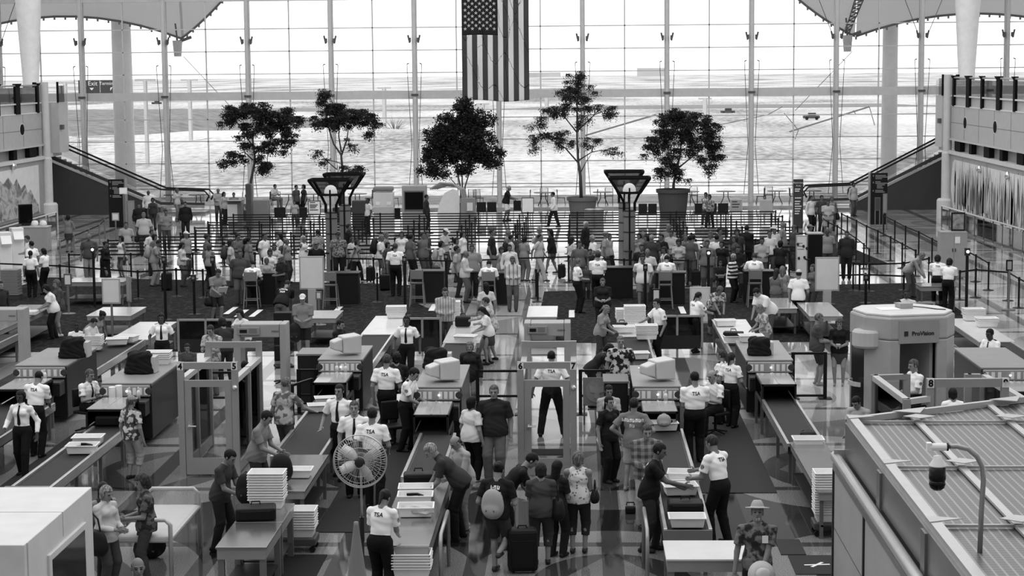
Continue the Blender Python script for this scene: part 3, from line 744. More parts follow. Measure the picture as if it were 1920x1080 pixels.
# highway sign gantry
X1, Z1 = AY(147, 168, 190); X2, Z2 = AY(216, 150, 190)
o = thing('highway_sign', 'dark overhead highway sign reading Exit and Terminal outside the left glass', 'road sign', (X1, 190, -.4))
w = X2 - X1
MB().box(0, w * .57, 0, .15, Z1 + .4 - .55, Z2 + .4).build('sign_panel', M(70, .6), o); MB().box(w * .59, w, 0, .15, Z1 + .4 - .55, Z2 + .4).build('sign_panel', M(70, .6), o)
MB().tube([(-.3, .2, 0), (-.3, .2, 1.9), (w + .3, .2, 1.9), (w + .3, .2, 0)], .09, 6).tube([(-.3, .2, 1.5), (w + .3, .2, 1.5)], .06, 6).build('gantry', M(190, .5), o)
zc = (Z1 + Z2) / 2 + .4
text('lettering', 't Exit', M(235, .6), o, .62, (w * .34, -.02, zc + .12), (PI / 2, 0, 0), .01); text('lettering', 'Terminal', M(235, .6), o, .46, (w * .795, -.02, zc + .12), (PI / 2, 0, 0), .01)
MB().prism([(w * .36, zc - .55), (w * .30, zc - .3), (w * .42, zc - .3)], 'y', -.02, .0).prism([(w * .86, zc - .6), (w * .93, zc - .22), (w * .86, zc - .3)], 'y', -.02, 0).build('arrows', M(235, .6), o)
# irrigation boom on the right field
o = thing('irrigation_boom', 'long thin irrigation boom with struts across the right field', 'farm machine', (0, 0, 0))
Yb = 215; pts = [AY(x, y, Yb) for x, y in ((985, 287), (1230, 215), (1480, 247), (1630, 200))]
k = MB()
for (xa, za), (xb, zb) in ((pts[0], pts[1]), (pts[2], pts[3])): k.tube([(xa, Yb, za), (xb, Yb, zb)], .09, 6)
k.build('boom', M(120, .5), o)
k = MB()
for x, y, x2, y2 in ((1497, 244, 1470, 212), (1497, 244, 1490, 262), (1630, 200, 1640, 235), (1600, 207, 1605, 215), (1345, 235, 1440, 215), (1440, 215, 1467, 200)):
    a, b2 = AY(x, y, Yb), AY(x2, y2, Yb); k.tube([(a[0], Yb, a[1]), (b2[0], Yb, b2[1])], .05, 5)
k.build('strut', M(120, .5), o)
# parked field vehicles
for x, y, lb in ((1365, 214, 'small dark utility truck parked in the right field'), (1522, 224, 'small grey trailer parked in the right field near the boom'), (293, 196, 'dark car passing on the road left of the mullions')):
    X, Yt = G(x, y, -.35); o = thing('truck', lb, 'vehicle', (X, Yt, -.42), 0, None, .85)
    MB().box(-1.5, 1.5, 0, 1.4, .25, .8).build('body', M(90, .5), o, bevel=.1); MB().box(-.6, .8, .1, 1.3, .8, 1.3).build('cab', M(70, .4), o, bevel=.1)
    for sx in (-1, 1):
        q = MB().lathe([(.3, -.1), (.3, .1)], 10).build('wheel', M(30), o); q.rotation_euler = (PI / 2, 0, 0); q.location = (sx * .9, -.05, .28)
# exterior columns
for x, wpx, lb in ((233, 39, 'thick white round column standing outside the left glass'), (1667, 30, 'thick white round column standing outside the right glass')):
    X, _ = AY(x, 250, 116.3); r = wpx * 116.3 / 3600 / 2
    o = thing('round_column', lb, 'column', (X, 116.3, -.4)); MB().lathe([(r * 1.05, 0), (r, .5), (r * .9, 15)], 32).build('shaft', M(252, .5), o, smooth=True); MB().lathe([(r * 1.2, 0), (r * 1.2, .3)], 32).build('base', M(200, .5), o)
# fabric canopy: lower scalloped edges
def canopy(pts, label, anchor=None):
    Y0 = 113.5; E_ = [AY(x, y, Y0) for x, y in pts]; v = []; n = len(E_)
    for i, (X, Z) in enumerate(E_): v.append((X, Y0, Z))
    for i, (X, Z) in enumerate(E_): v.append((X, Y0 - .8, max(Z + .5, 14.0)))
    for i, (X, Z) in enumerate(E_): v.append((X, Y0 - .6, max(Z + .5, 14.0)))
    for i, (X, Z) in enumerate(E_): v.append((X, Y0 + .1, Z))
    f = [(i, i + 1, n + i + 1, n + i) for i in range(n - 1)]
    o = thing('fabric_canopy', label, 'canopy', (0, 0, 0))
    m = MB(); m.add(v[:2 * n], f); q = m.build('fabric', cloth_translucent(222), o)
    k = MB(); P_ = [(X, Y0, Z) for X, Z in E_]; k.tube(P_, .07, 6); k.build('edge_cable', M(120, .6), o)
    k = MB(); 
    for a, c in zip(P_[:-1], P_[1:]):
        L = math.dist(a, c); m_ = max(1, int(L / .45))
        for j in range(m_):
            t_ = j / m_; p = [a[q] + (c[q] - a[q]) * t_ for q in range(3)]; k.box(p[0] - .05, p[0] + .05, p[1] - .05, p[1] + .05, p[2] - .2, p[2])
    k.build('edge_clamp', M(140, .6), o); return o
def arc(p, q, sag, n=10):
    return [(p[0] + (q[0] - p[0]) * i / n, p[1] + (q[1] - p[1]) * i / n - sag * 4 * (i / n) * (1 - i / n)) for i in range(n + 1)]
canopy(arc((-60, 60), (345, 74), 36), 'translucent tent fabric hanging outside above the left glass')
canopy(arc((340, 72), (450, -40), -8), 'narrow tent fabric rising right from the left anchor')
canopy(arc((1455, -40), (1603, 68), -10), 'translucent tent fabric falling to the right anchor from the left')
canopy(arc((1605, 68), (1990, 45), 30), 'wide translucent tent fabric above the far right glass')
for (x0, y0, x1, y1, lb) in ((323, 76, 343, 106, 'white tent anchor block hanging outside the left glass'), (1580, 66, 1598, 97, 'white tent anchor block hanging outside the right glass')):
    a = AY(x0, y1, 113); c = AY(x1, y0, 113); o = thing('tent_anchor', lb, 'anchor', (0, 0, 0))
    MB().lathe([(.22, a[1]), (.30, c[1])], 10, ((a[0] + c[0]) / 2, 113, 0)).build('block', M(215, .5), o)
    MB().tube([((a[0] + c[0]) / 2, 113, c[1]), ((a[0] + c[0]) / 2 - .1, 113, c[1] + 1.0)], .05, 6).tube([((a[0] + c[0]) / 2, 113, c[1] - .1), (c[0] + .5, 113, c[1] + .2)], .09, 6).build('shackle', M(110, .5, .5), o)
    MB().tube([(c[0], 113, a[1]), (c[0] + (3 if x0 < 900 else -3.2), 113.6, a[1] - 3.4)], .02, 5).build('stay_cable', M(170, .5), o)
a = AY(1588, 62, 113); c = AY(1612, -30, 113)
o = thing('lattice_strut', 'dark lattice strut rising from the right tent anchor', 'strut', (0, 0, 0)); k = MB()
A_, B_ = Vector((a[0], 113, a[1])), Vector((c[0] + .3, 113, c[1]))
for s_ in (-1, 1): k.tube([A_ + Vector((s_ * .12, 0, 0)), B_ + Vector((s_ * .3, 0, 0))], .04, 5)
for i in range(12):
    p = A_.lerp(B_, i / 12); q = A_.lerp(B_, (i + 1) / 12); k.tube([p + Vector((-.15 - i * .012, 0, 0)), q + Vector((.15 + i * .012, 0, 0))], .03, 4); k.tube([p + Vector((.15 + i * .012, 0, 0)), p + Vector((-.15 - i * .012, 0, 0))], .03, 4)
k.build('lattice', M(95, .5, .3), o)
# ---------------------------------------------------------------- side walls with murals, balconies, columns
PANEL = M(170, .5, .1); DK = M(20, .8, 0, None, None, 8.0, .1); WH = M(205, .4); GR = M(120, .5)
def side(sg, X, Y0, Y1, nm, pylon_x, pylon_y):
    """sg +1: right wall (faces -x)"""
    def bx(a, b, y0, y1, z0, z1):                # a,b: depth behind the wall face
        p, q = X + sg * a, X + sg * b; return (min(p, q), max(p, q), y0, y1, z0, z1)
    struct('wall_' + nm, MB().box(*bx(0, .6, Y0 - 30, Y1, 0, 3.35)), M(160, .5, .1))
    struct('baseboard_' + nm, MB().box(*bx(-.06, 0, Y0 - 30, Y1, 0, .45)), M(95, .5, .1))
    o = thing('balcony', '%s upper gallery front with glass railing and oval vents' % nm, 'balcony', (0, 0, 0))
    MB().box(*bx(.0, 4.5, Y0 - 30, Y1, 4.05, 5.72)).build('panel_front', M(172, .45, .1), o)
    k = MB()
    for i in range(22):
        y = Y1 - i * 3.4
        k.box(*bx(-.008, 0, y - .01, y + .01, 4.05, 5.72))
    k.box(*bx(-.008, 0, Y0 - 30, Y1, 4.88, 4.9)); k.build('panel_joint', M(95, .6), o)
    k = MB(); k.box(*bx(-.12, 4.5, Y0 - 30, Y1, 3.3, 3.48)); k.build('ledge', M(200, .4), o)
    MB().box(*bx(.25, 4.5, Y0 - 30, Y1, 3.48, 4.05)).build('recess_wall', M(140, .5, .1), o)
    for i in range(11):
        y = Y1 - 1.3 - i * 3.4; MB().box(*bx(.0, .24, y - (1.1 if i % 2 == 0 else .5), y + .1, 3.48, 4.0)).build('recess_fin', DK, o)
    MB().box(*bx(-.1, 0, Y0 - 30, Y1, 4.0, 4.1)).build('rail_strip', M(175, .35, .4), o)
    MB().box(*bx(.06, 4.5, Y0 - 30, Y1, 5.72, 6.2)).build('upper_band', M(178, .45, .1), o)
    MB().box(*bx(-.05, .1, Y0 - 30, Y1, 6.2, 6.27)).box(*bx(-.02, .06, Y0 - 30, Y1, 5.70, 5.76)).build('band_trim', M(205, .3, .4), o)
    MB().box(*bx(.0, .03, Y0 - 30, Y1, 6.27, 7.05)).build('railing_glass', glass('rail_glass', .86, 1), o)
    MB().tube([(X - sg * .02, Y0 - 30, 7.15), (X - sg * .02, Y1, 7.15)], .045, 8).build('handrail', M(185, .3, .6), o, smooth=True)
    for i in range(13):
        y = Y1 - .5 - i * 3.4; w = .75 if i % 2 else .34
        MB().box(*bx(-.06, .06, y - w, y, 5.72, 7.2)).prism([(X - sg * .06, 7.1), (X + sg * .1, 7.1), (X + sg * .1, 7.25), (X - sg * .16, 7.25)], 'y', y - w, y).build('railing_post', DK, o)
    for i in range(5):
        y = Y1 - 3.6 - i * 6.8; q = MB().lathe([(.0, 0), (.29, 0), (.29, .010)], 28).build('oval_vent', M(200, .4), o)
        q.location = (X - sg * .0, y, 4.95); q.rotation_euler = (0, -sg * PI / 2, 0); q.scale = (1.1, 1.5, 1)
        d = MB()
        for j in range(-4, 5): d.box(j * .05 - .016, j * .05 + .016, -.15, .15, .013, .022)
        d.lathe([(.25, 0), (.25, .014)], 24); d.build('grille', DK, q)
    # end return of the gallery behind the pillar
    MB().box(*bx(.3, 4.5, Y1 + .01, Y1 + 4.8, 3.5, 6.2)).build('end_panel', M(178, .45, .1), o); MB().box(*bx(.3, 4.5, Y1 + .01, Y1 + 4.8, 3.3, 3.5)).build('end_ledge', WH, o)
    MB().box(*bx(.2, .34, Y1 - .3, Y1 + .0, 3.3, 7.3)).build('railing_post', DK, o)
    MB().box(*bx(sg * .1 - .04, sg * .1 + .06, Y1 + 2.9, Y1 + 3.0, 6.2, 7.3)).build('railing_post', DK, o)
    MB().box(*bx(sg * .1, .3, Y1 + 3, Y1 + 4.8, 3.5, 6.2)).build('end_panel', M(190, .45, .1), o)
    MB().box(*bx(sg * .1, sg * .1 + .03, Y1 + 3, Y1 + 4.8, 6.2, 7.1)).build('railing_glass', glass('rail_glass'), o)
    MB().box(*bx(sg * .1 - .15, sg * .1, Y1 + 3.1, Y1 + 3.5, 4.75, 5.0)).build('wall_lamp_box', M(90), o)
    # pillar
    p = thing('pillar', 'slender light pillar at the corner of the %s side wall' % nm, 'pillar', (X - sg * .1, Y1 + .3, 0))
    MB().lathe([(.28, 0), (.28, 3.3), (.26, 3.35), (.22, 3.4), (.22, 7.3)], 24).build('shaft', M(200, .4), p, smooth=False); MB().lathe([(.5, 0), (.5, .9), (.42, 1.0)], 24).build('base', M(205, .4), p)
side(1, 18.95, 83, 98.6, 'right', 0, 0); side(-1, -27.95, 92, 99.6, 'left', 0, 0)
# murals
def mural_mat(kind):
    m = bpy.data.materials.new('mural_' + kind); m.use_nodes = True; t = m.node_tree; b = t.nodes['Principled BSDF']; L = t.links.new; b.inputs['Roughness'].default_value = .7
    tc = _n(t, 'ShaderNodeTexCoord'); mp = _n(t, 'ShaderNodeMapping'); L(tc.outputs['Object'], mp.inputs[0])
    mp.inputs['Scale'].default_value = (1, 1.6, .35) if kind == 'reeds' else (1, .55, 1.1)
    no = _n(t, 'ShaderNodeTexNoise'); L(mp.outputs[0], no.inputs[0]); no.inputs['Scale'].default_value = 1.5; no.inputs['Detail'].default_value = 6; no.inputs['Distortion'].default_value = .8
    r = _n(t, 'ShaderNodeValToRGB'); L(no.outputs[0], r.inputs[0])
    ramp(r, [(.36, lin(80)), (.48, lin(125)), (.6, lin(195))] if kind == 'reeds' else [(.38, lin(100)), (.55, lin(190)), (.65, lin(120))]); L(r.outputs[0], b.inputs['Base Color']); return m
o = thing('mural', 'tall pale mural of upright reed shapes on the right wall', 'mural', (18.88, 0, 0))
MB().prism([(97.3, .6), (98.0, 1.6), (97.6, 2.9), (97.2, 3.05), (82, 3.05), (60, 3.05), (60, .6)], 'x', 0, .05).build('painted_ground', M(205, .7, 0, 'mottle', 225, 1.0), o)
rs = random.Random(5); k = MB()
for i in range(420):
    y = 97.0 - rs.random() * 26; h = .7 + rs.random() * 1.6; w = .03 + rs.random() * .12; z = .6 + rs.random() * .5
    k.prism([(y - w, z), (y + w, z), (y + w * .8, z + h * .6), (y + w * (rs.random() - .5), z + h), (y - w * .8, z + h * .55)], 'x', -.02 + i * 1e-4, 0)
k.build('reed_shapes', mural_mat('reeds'), o)
o = thing('mural', 'mural of jagged mountain peaks under a pale sky on the left wall', 'mural', (-27.92, 0, 0))
MB().prism([(98.6, .6), (98.6, 3.05), (60, 3.05), (60, .6)], 'x', -.03, .0).build('painted_sky', M(225, .7), o)
pk = [(98.4, .6)]
for y, z in ((98.3, 1.0), (97.6, 1.4), (96.9, 1.9), (96.5, 1.7), (96.0, 2.2), (95.3, 2.0), (94.6, 2.55), (94.0, 2.25), (93.2, 2.7), (92.4, 2.4), (91, 2.9), (88, 2.2), (84, 2.8), (80, 2.2), (70, 2.8), (61, 2.0)): pk.append((y, z))
pk.append((61, .6)); MB().prism(pk, 'x', 0, .02).build('mountain_shape', mural_mat('peaks'), o)
for x, y, sg, lb in ((1840, 317, -1, 'round chrome wall lamp above the reed mural, nearer the glass'), (1893, 329, -1, 'round chrome wall lamp above the reed mural, farther from the glass'), (22, 312, 1, 'round chrome wall lamp above the mountain mural')):
    X = 18.9 if sg < 0 else -27.9; d = ray(x, y); t_ = X / d.x; o = thing('wall_lamp', lb, 'wall lamp', (X, d.y * t_, HC + d.z * t_))
    q = MB().lathe([(.05, 0), (.17, .05), (.19, .12), (.12, .2), (0, .22)], 16).build('dome', M(230, .15, .9), o, smooth=True); q.rotation_euler = (0, sg * PI / 2, 0)
# tapered inner columns standing on the galleries
for x, Y, lb, sg in ((58, 104, 'thick white tapering column rising from the left gallery', -1), (1812, 103.5, 'thick white tapering column rising from the right gallery', 1)):
    X, _ = AY(x, 150, Y); o = thing('tapered_column', lb, 'column', (X, Y, 6.0))
    MB().lathe([(.60, 0.15), (.44, .7), (.42, 1.0), (.62, 4.5), (.68, 5.2), (.7, 11)], 32).build('shaft', M(242, .45), o, smooth=True); MB().lathe([(.66, 0), (.66, .15)], 32).build('base', M(180, .45), o)
    MB().lathe([(.435, 1.0), (.445, 1.03), (.435, 1.06)], 32).lathe([(.435, .8), (.445, .83), (.435, .86)], 32).build('collar_ring', M(120, .45), o)
# ---------------------------------------------------------------- escalators
def escalator(sg, xt, zt, xb, Y, nm):
    o = thing('escalator', '%s escalator with dark side panel and black handrails' % nm, 'escalator', (0, 0, 0))
    y0, y1 = Y, Y + 1.4
    xe = xb + (-sg) * 2.4
    MB().prism([(xt, 0), (xb, 0), (xb, .35), (xt, zt - .2)], 'y', y0, y0 + .1).build('side_panel', M(62, .45), o)
    MB().prism([(xt, zt - .2), (xb, .35), (xe, .35), (xe, .5), (xb, .5), (xt, zt - .05)], 'y', y0 - .03, y0 + .12).build('skirt_trim', M(215, .2, .8), o)
    MB().prism([(xt, zt - .02), (xb, .52), (xe, .50), (xe, .62), (xb, .68), (xt, zt + .18)], 'y', y0 + .0, y0 + .1).build('skirt_trim', M(70, .4, .4), o)
    for yy in (y0 + .04, y1):
        MB().prism([(xt, zt + .18), (xb, .65), (xe, .6), (xe - (-sg) * .0, 1.25), (xb, 1.35), (xt, zt + .9)], 'y', yy, yy + .02).build('glass_panel', glass('rail_glass'), o)
        MB().tube([(xt, yy, zt + .92), (xb, yy, 1.38), (xe, yy, 1.28), (xe + (-sg) * .25, yy, 1.0), (xe + (-sg) * .1, yy, .7)], .05, 8).build('handrail', M(28, .4), o, smooth=True)
    k = MB(); n = 22
    for i in range(n):
        a = i / n; b2 = (i + 1) / n; xa = xt + (xb - xt) * a; xc = xt + (xb - xt) * b2; z = zt + (.15 - zt) * a
        k.box(min(xa, xc), max(xa, xc), y0 + .12, y1, z - .35, z)
    k.build('steps', M(110, .5, .3), o)
    MB().box(min(xe, xb), max(xe, xb), y0 + .12, y1, .0, .12).build('landing_plate', M(150, .3, .6), o)
    return o
escalator(-1, -29.3, 3.3, -22.9, 104.6, 'left'); escalator(1, 20.2, 3.2, 14.9, 104.6, 'right')
ORD = ['first', 'second', 'third', 'fourth', 'fifth', 'sixth', 'seventh', 'eighth', 'ninth', 'tenth', 'eleventh', 'twelfth', 'thirteenth', 'fourteenth']
# ---------------------------------------------------------------- roof of the hall and the sun on the field
struct('ceiling', MB().add([(-60, -60, 23.6), (55, -60, 23.6), (55, 104, 23.6), (-60, 104, 23.6)], [(0, 1, 2, 3)]), cloth_translucent(200))
# ---------------------------------------------------------------- flag
def flag():
    Y0 = 100.0; x0, _ = AY(866, 100, Y0); x1, _ = AY(992, 100, Y0); _, zb = AY(930, 189, Y0); W_ = x1 - x0; L_ = W_ * 1.62; zt = zb + L_
    o = thing('flag', 'large stars and stripes flag hanging vertically before the glass wall', 'flag', (x0, Y0, 0)); nx, nz = 104, 90
    def pt(u, v): return (W_ * u - .10 * (1 - u) * v * 0, .07 * math.sin(u * 16 + v * 2.2) * (.4 + .6 * v) + .05 * math.sin(u * 5 + v * 9), zb + L_ * v + .05 * math.sin(u * 7) * (1 - v))
    def piece(name, mat, sel):
        v = []; f = []
        for i in range(nx):
            for j in range(nz):
                if sel((i + .5) / nx, (j + .5) / nz):
                    n = len(v)
                    for a, b in ((i, j), (i + 1, j), (i + 1, j + 1), (i, j + 1)): v.append(pt(a / nx, b / nz))
                    f.append((n, n + 1, n + 2, n + 3))
        m = MB(); m.add(v, f); q = m.build(name, mat, o, smooth=True); s = q.modifiers.new('weld', 'WELD'); s.merge_threshold = .001; s = q.modifiers.new('t', 'SOLIDIFY'); s.thickness = .006; return q
    can = lambda u, v: u < 7 / 13 and v > .6
    piece('dark_stripes', cloth_translucent(95), lambda u, v: not can(u, v) and int(u * 13) % 2 == 0)
    piece('pale_stripes', cloth_translucent(238), lambda u, v: not can(u, v) and int(u * 13) % 2 == 1)
    piece('canton', cloth_translucent(62), can)
    k = MB()
    for c in range(9):                           # rows of the canton run down the left side
        for r in range(6 if c % 2 == 0 else 5):
            u = (7 / 13) * (1 - (c + 1) / 10.0); v = .6 + .4 * ((r + (1 if c % 2 == 0 else 1.5)) / 7.0 if True else 0); P_ = []
            for q in range(10):
                a = PI / 2 + q * PI / 5; rr = .105 if q % 2 == 0 else .042; du, dv = rr * math.cos(a) / W_, rr * math.sin(a) / L_
                x, y, z = pt(u + du, v + dv); P_.append((x, y - .02, z))
            k.add(P_, [tuple(range(10))])
    k.build('stars', cloth_translucent(240), o)
    MB().tube([(-.1, .05, zt + .05), (W_ + .1, .05, zt + .05)], .04, 8).tube([(W_ / 2, .05, zt), (W_ / 2, .05, 23.5)], .02, 5).build('hanging_bar', M(120, .4, .5), o)
flag()
# ---------------------------------------------------------------- trees in planters
LEAF = M(40, .6); BARK = M(70, .9)
def tree(name, label, Y, trunk, blobs, nleaf, leaf, base, planter, seed, droop=1):
    """trunk: list of branch polylines in the frame; blobs: leaf masses (x, y, rx, ry)"""
    r = random.Random(seed); bx, _ = AY(base[0], 370, Y); o = thing(name, label, 'tree', (bx, Y, 0))
    def w(x, y, d=0): X, Z = AY(x, y, Y); return Vector((X - bx, d, Z))
    px = Y / 3600; k = MB()
    for pts, r0, r1 in trunk:
        P_ = [w(x, y, .0) + Vector((0, r.uniform(-.1, .1) * (i > 0), 0)) for i, (x, y) in enumerate(pts)]; n = len(P_)
        k.tube(P_, [r0 + (r1 - r0) * i / (n - 1) for i in range(n)], 7)
    fv = []; ff = []; tot = sum(b[2] * b[3] * (b[4] if len(b) > 4 else 1) for b in blobs)
    tips = [w(*p) for pts, _, _ in trunk for p in pts[-2:]]
    for b in blobs:
        x, y, rx, ry = b[:4]; den = b[4] if len(b) > 4 else 1; n = int(nleaf * rx * ry * den / tot); c = w(x, y)
        t0 = min(tips, key=lambda t: (t - c).length)
        if (t0 - c).length < 3: k.tube([t0, t0.lerp(c, .5) + Vector((0, 0, .12)), c], [.03, .022, .012], 5)
        twigs = max(4, int(rx * ry * den / 26))
        cl = []
        for _ in range(twigs):
            while True:
                q = Vector((r.uniform(-1, 1), r.uniform(-1, 1), r.uniform(-1, 1)))
                if q.length < 1: break
            p = c + Vector((q.x * rx * px * 1.12, q.y * rx * px * .85, q.z * ry * px * 1.12)); cl.append(p)
            k.tube([c.lerp(p, .15), c.lerp(p, .6) + Vector((0, 0, .06)), p], [.010, .007, .004], 3)
        for _ in range(n):
            p = r.choice(cl) + Vector((r.gauss(0, .13), r.gauss(0, .13), -abs(r.gauss(0, .16)) if droop else r.gauss(0, .12)))
            a = r.uniform(0, 2 * PI); tl = r.uniform(-.9, .9); s = leaf * r.uniform(.6, 1.3)
            d = Vector((math.cos(a) * math.cos(tl), math.sin(a) * math.cos(tl), math.sin(tl) - (.8 if droop else 0))).normalized(); e = d.cross(Vector((r.uniform(-1, 1), r.uniform(-1, 1), r.uniform(-1, 1)))).normalized() * s * .28
            m_ = len(fv); fv += [tuple(p), tuple(p + d * s * .5 + e), tuple(p + d * s), tuple(p + d * s * .5 - e)]; ff.append((m_, m_ + 1, m_ + 2, m_ + 3))
    k.build('trunk', BARK, o, smooth=True)
    me = bpy.data.meshes.new('foliage'); me.from_pydata(fv, [], ff); me.materials.append(LEAF); link('foliage', me, o)
    if planter:
        rt, rb, h, lb, v = planter; q = o
        MB().lathe([(rb, 0), (rt * .95, h - .2), (rt * 1.04, h - .18), (rt * 1.06, h), (rt * .97, h), (rt * .93, h - .1)], 32).build('planter', M(v, .7), q, smooth=False); MB().lathe([(0, h - .12), (rt * .95, h - .1)], 24).build('soil', M(40, .95), q)
    return o
tree('weeping_fig', 'leftmost indoor tree with drooping layered crown and long bare trunk', 100,
     [([(468, 385), (470, 340), (478, 300), (474, 260), (482, 225)], .09, .03), ([(474, 300), (458, 285), (440, 290)], .04, .015), ([(476, 290), (505, 265), (525, 245)], .045, .015), ([(478, 280), (450, 240), (435, 212)], .04, .015)],
     [(440, 207, 28, 12), (478, 205, 34, 16), (515, 215, 34, 18), (535, 240, 14, 34), (500, 240, 20, 16), (425, 225, 12, 14, .6), (525, 270, 14, 14, .7), (492, 290, 18, 34, .55), (440, 290, 26, 10, .7), (425, 305, 10, 12, .5), (500, 315, 14, 20, .4), (455, 265, 16, 12, .6), (470, 235, 20, 14)], 27000, 0.105, (468, 0), (.62, .5, .85, '', 70), 1)
tree('acacia_tree', 'indoor tree with flat spreading crown between the two leftmost crowns and the flag', 99,
     [([(642, 385), (642, 322), (640, 290), (626, 270), (615, 238)], .08, .03), ([(640, 292), (650, 262), (655, 232)], .05, .02), ([(640, 285), (635, 255), (637, 225)], .045, .02), ([(632, 318), (610, 300), (600, 285)], .03, .012)],
     [(615, 195, 22, 12, 1), (603, 180, 16, 8, .6), (612, 172, 10, 8, .5), (640, 208, 45, 14), (590, 225, 32, 9), (565, 226, 14, 10, .6), (680, 218, 28, 12), (705, 225, 12, 8), (640, 224, 30, 10), (690, 240, 10, 12, .5), (652, 315, 34, 7, .6), (602, 292, 12, 14, .35), (655, 270, 8, 14, .35)], 20160, 0.098, (642, 0), (.5, .4, .7, '', 60), 2)
tree('broadleaf_tree', 'dense dark broadleaf tree in a planter directly left of the hanging flag', 100,
     [([(865, 385), (863, 350), (857, 320), (848, 290)], .05, .025), ([(868, 385), (867, 350), (866, 300), (868, 260)], .05, .025), ([(872, 385), (872, 350), (884, 310), (895, 280)], .05, .02), ([(860, 352), (845, 335), (835, 318)], .03, .012)],
     [(866, 205, 20, 16), (845, 235, 26, 22), (888, 235, 26, 26), (825, 262, 26, 20), (865, 262, 36, 28), (905, 262, 22, 24), (850, 290, 34, 20), (895, 292, 26, 18), (812, 290, 18, 14), (805, 317, 22, 10, .9), (825, 325, 14, 8, .7), (935, 282, 12, 8, .8), (925, 305, 14, 9, .8), (870, 310, 16, 14, .8), (915, 225, 12, 8, .6)], 32400, 0.140, (868, 0), (.55, .45, .8, '', 90), 3, 0)
tree('tiered_tree', 'tallest indoor tree, with airy tiers of branches, right of the flag', 101,
     [([(1090, 385), (1088, 330), (1084, 302), (1082, 260), (1082, 200), (1085, 150)], .10, .03), ([(1084, 305), (1060, 278), (1035, 262), (1015, 255)], .045, .015), ([(1086, 300), (1110, 285), (1140, 280)], .04, .012), ([(1083, 250), (1055, 215), (1025, 205)], .04, .012), ([(1083, 245), (1115, 215), (1140, 205)], .04, .012), ([(1088, 325), (1098, 305), (1108, 290)], .03, .012)],
     [(1086, 140, 20, 8), (1083, 155, 26, 8), (1080, 172, 38, 8), (1075, 185, 30, 7), (1050, 200, 34, 8), (1115, 200, 34, 7), (1030, 212, 30, 7, .8), (1012, 225, 14, 8, .6), (1140, 215, 16, 12, .6), (1020, 255, 30, 9, .7), (1050, 245, 26, 9, .6), (1115, 262, 30, 10, .45), (1000, 268, 14, 12, .5), (1150, 283, 22, 8, .55), (1060, 265, 26, 12, .45), (1095, 225, 18, 10, .6), (1000, 232, 12, 6, .4)], 18720, 0.083, (1092, 0), (.78, .62, 1.05, '', 105), 4)
tree('weeping_fig', 'rightmost indoor tree with dense rounded drooping crown', 100,
     [([(1262, 385), (1263, 345), (1270, 315), (1276, 285), (1280, 240)], .09, .03), ([(1272, 315), (1300, 292), (1325, 270)], .045, .015), ([(1266, 330), (1255, 300), (1250, 260)], .04, .015)],
     [(1275, 208, 26, 9), (1255, 215, 24, 12), (1300, 222, 34, 16), (1330, 238, 20, 22), (1270, 240, 34, 24), (1310, 262, 34, 26), (1340, 282, 12, 28), (1235, 262, 20, 18, .8), (1220, 280, 18, 16, .6), (1255, 285, 22, 24, .8), (1248, 315, 20, 22, .9), (1275, 330, 14, 16, .6), (1325, 300, 16, 22, .6), (1240, 232, 14, 14, .7)], 34200, 0.091, (1262, 0), (.84, .66, 1.5, '', 75), 5)
for i, (x, y, s) in enumerate(((740, 252, 34), (800, 262, 14), (560, 262, 14), (590, 258, 12))):
    X, Y = G(x, y, -.3); r = random.Random(i + 20); n = 600; v = []; f = []; R_ = s * Y / 3600
    o = thing('bush', ('pale leafless bush standing in the field, the larger one' if i == 0 else 'small pale bush low in the field, %s' % ('right of the large one' if i == 1 else 'by the acacia crown, %s' % ('left one' if i == 2 else 'right one'))), 'bush', (X, Y, -.35))
    k = MB()
    for j in range(70):
        a = r.uniform(0, 2 * PI); e = r.uniform(.2, 1.4); d = Vector((math.cos(a) * math.cos(e), math.sin(a) * math.cos(e), math.sin(e))) * R_ * r.uniform(.7, 1.1); k.tube([(0, 0, 0), d * .5 + Vector((0, 0, .1 * R_)), d], [.03, .02, .01], 3)
    k.build('twigs', M(125, .9), o)
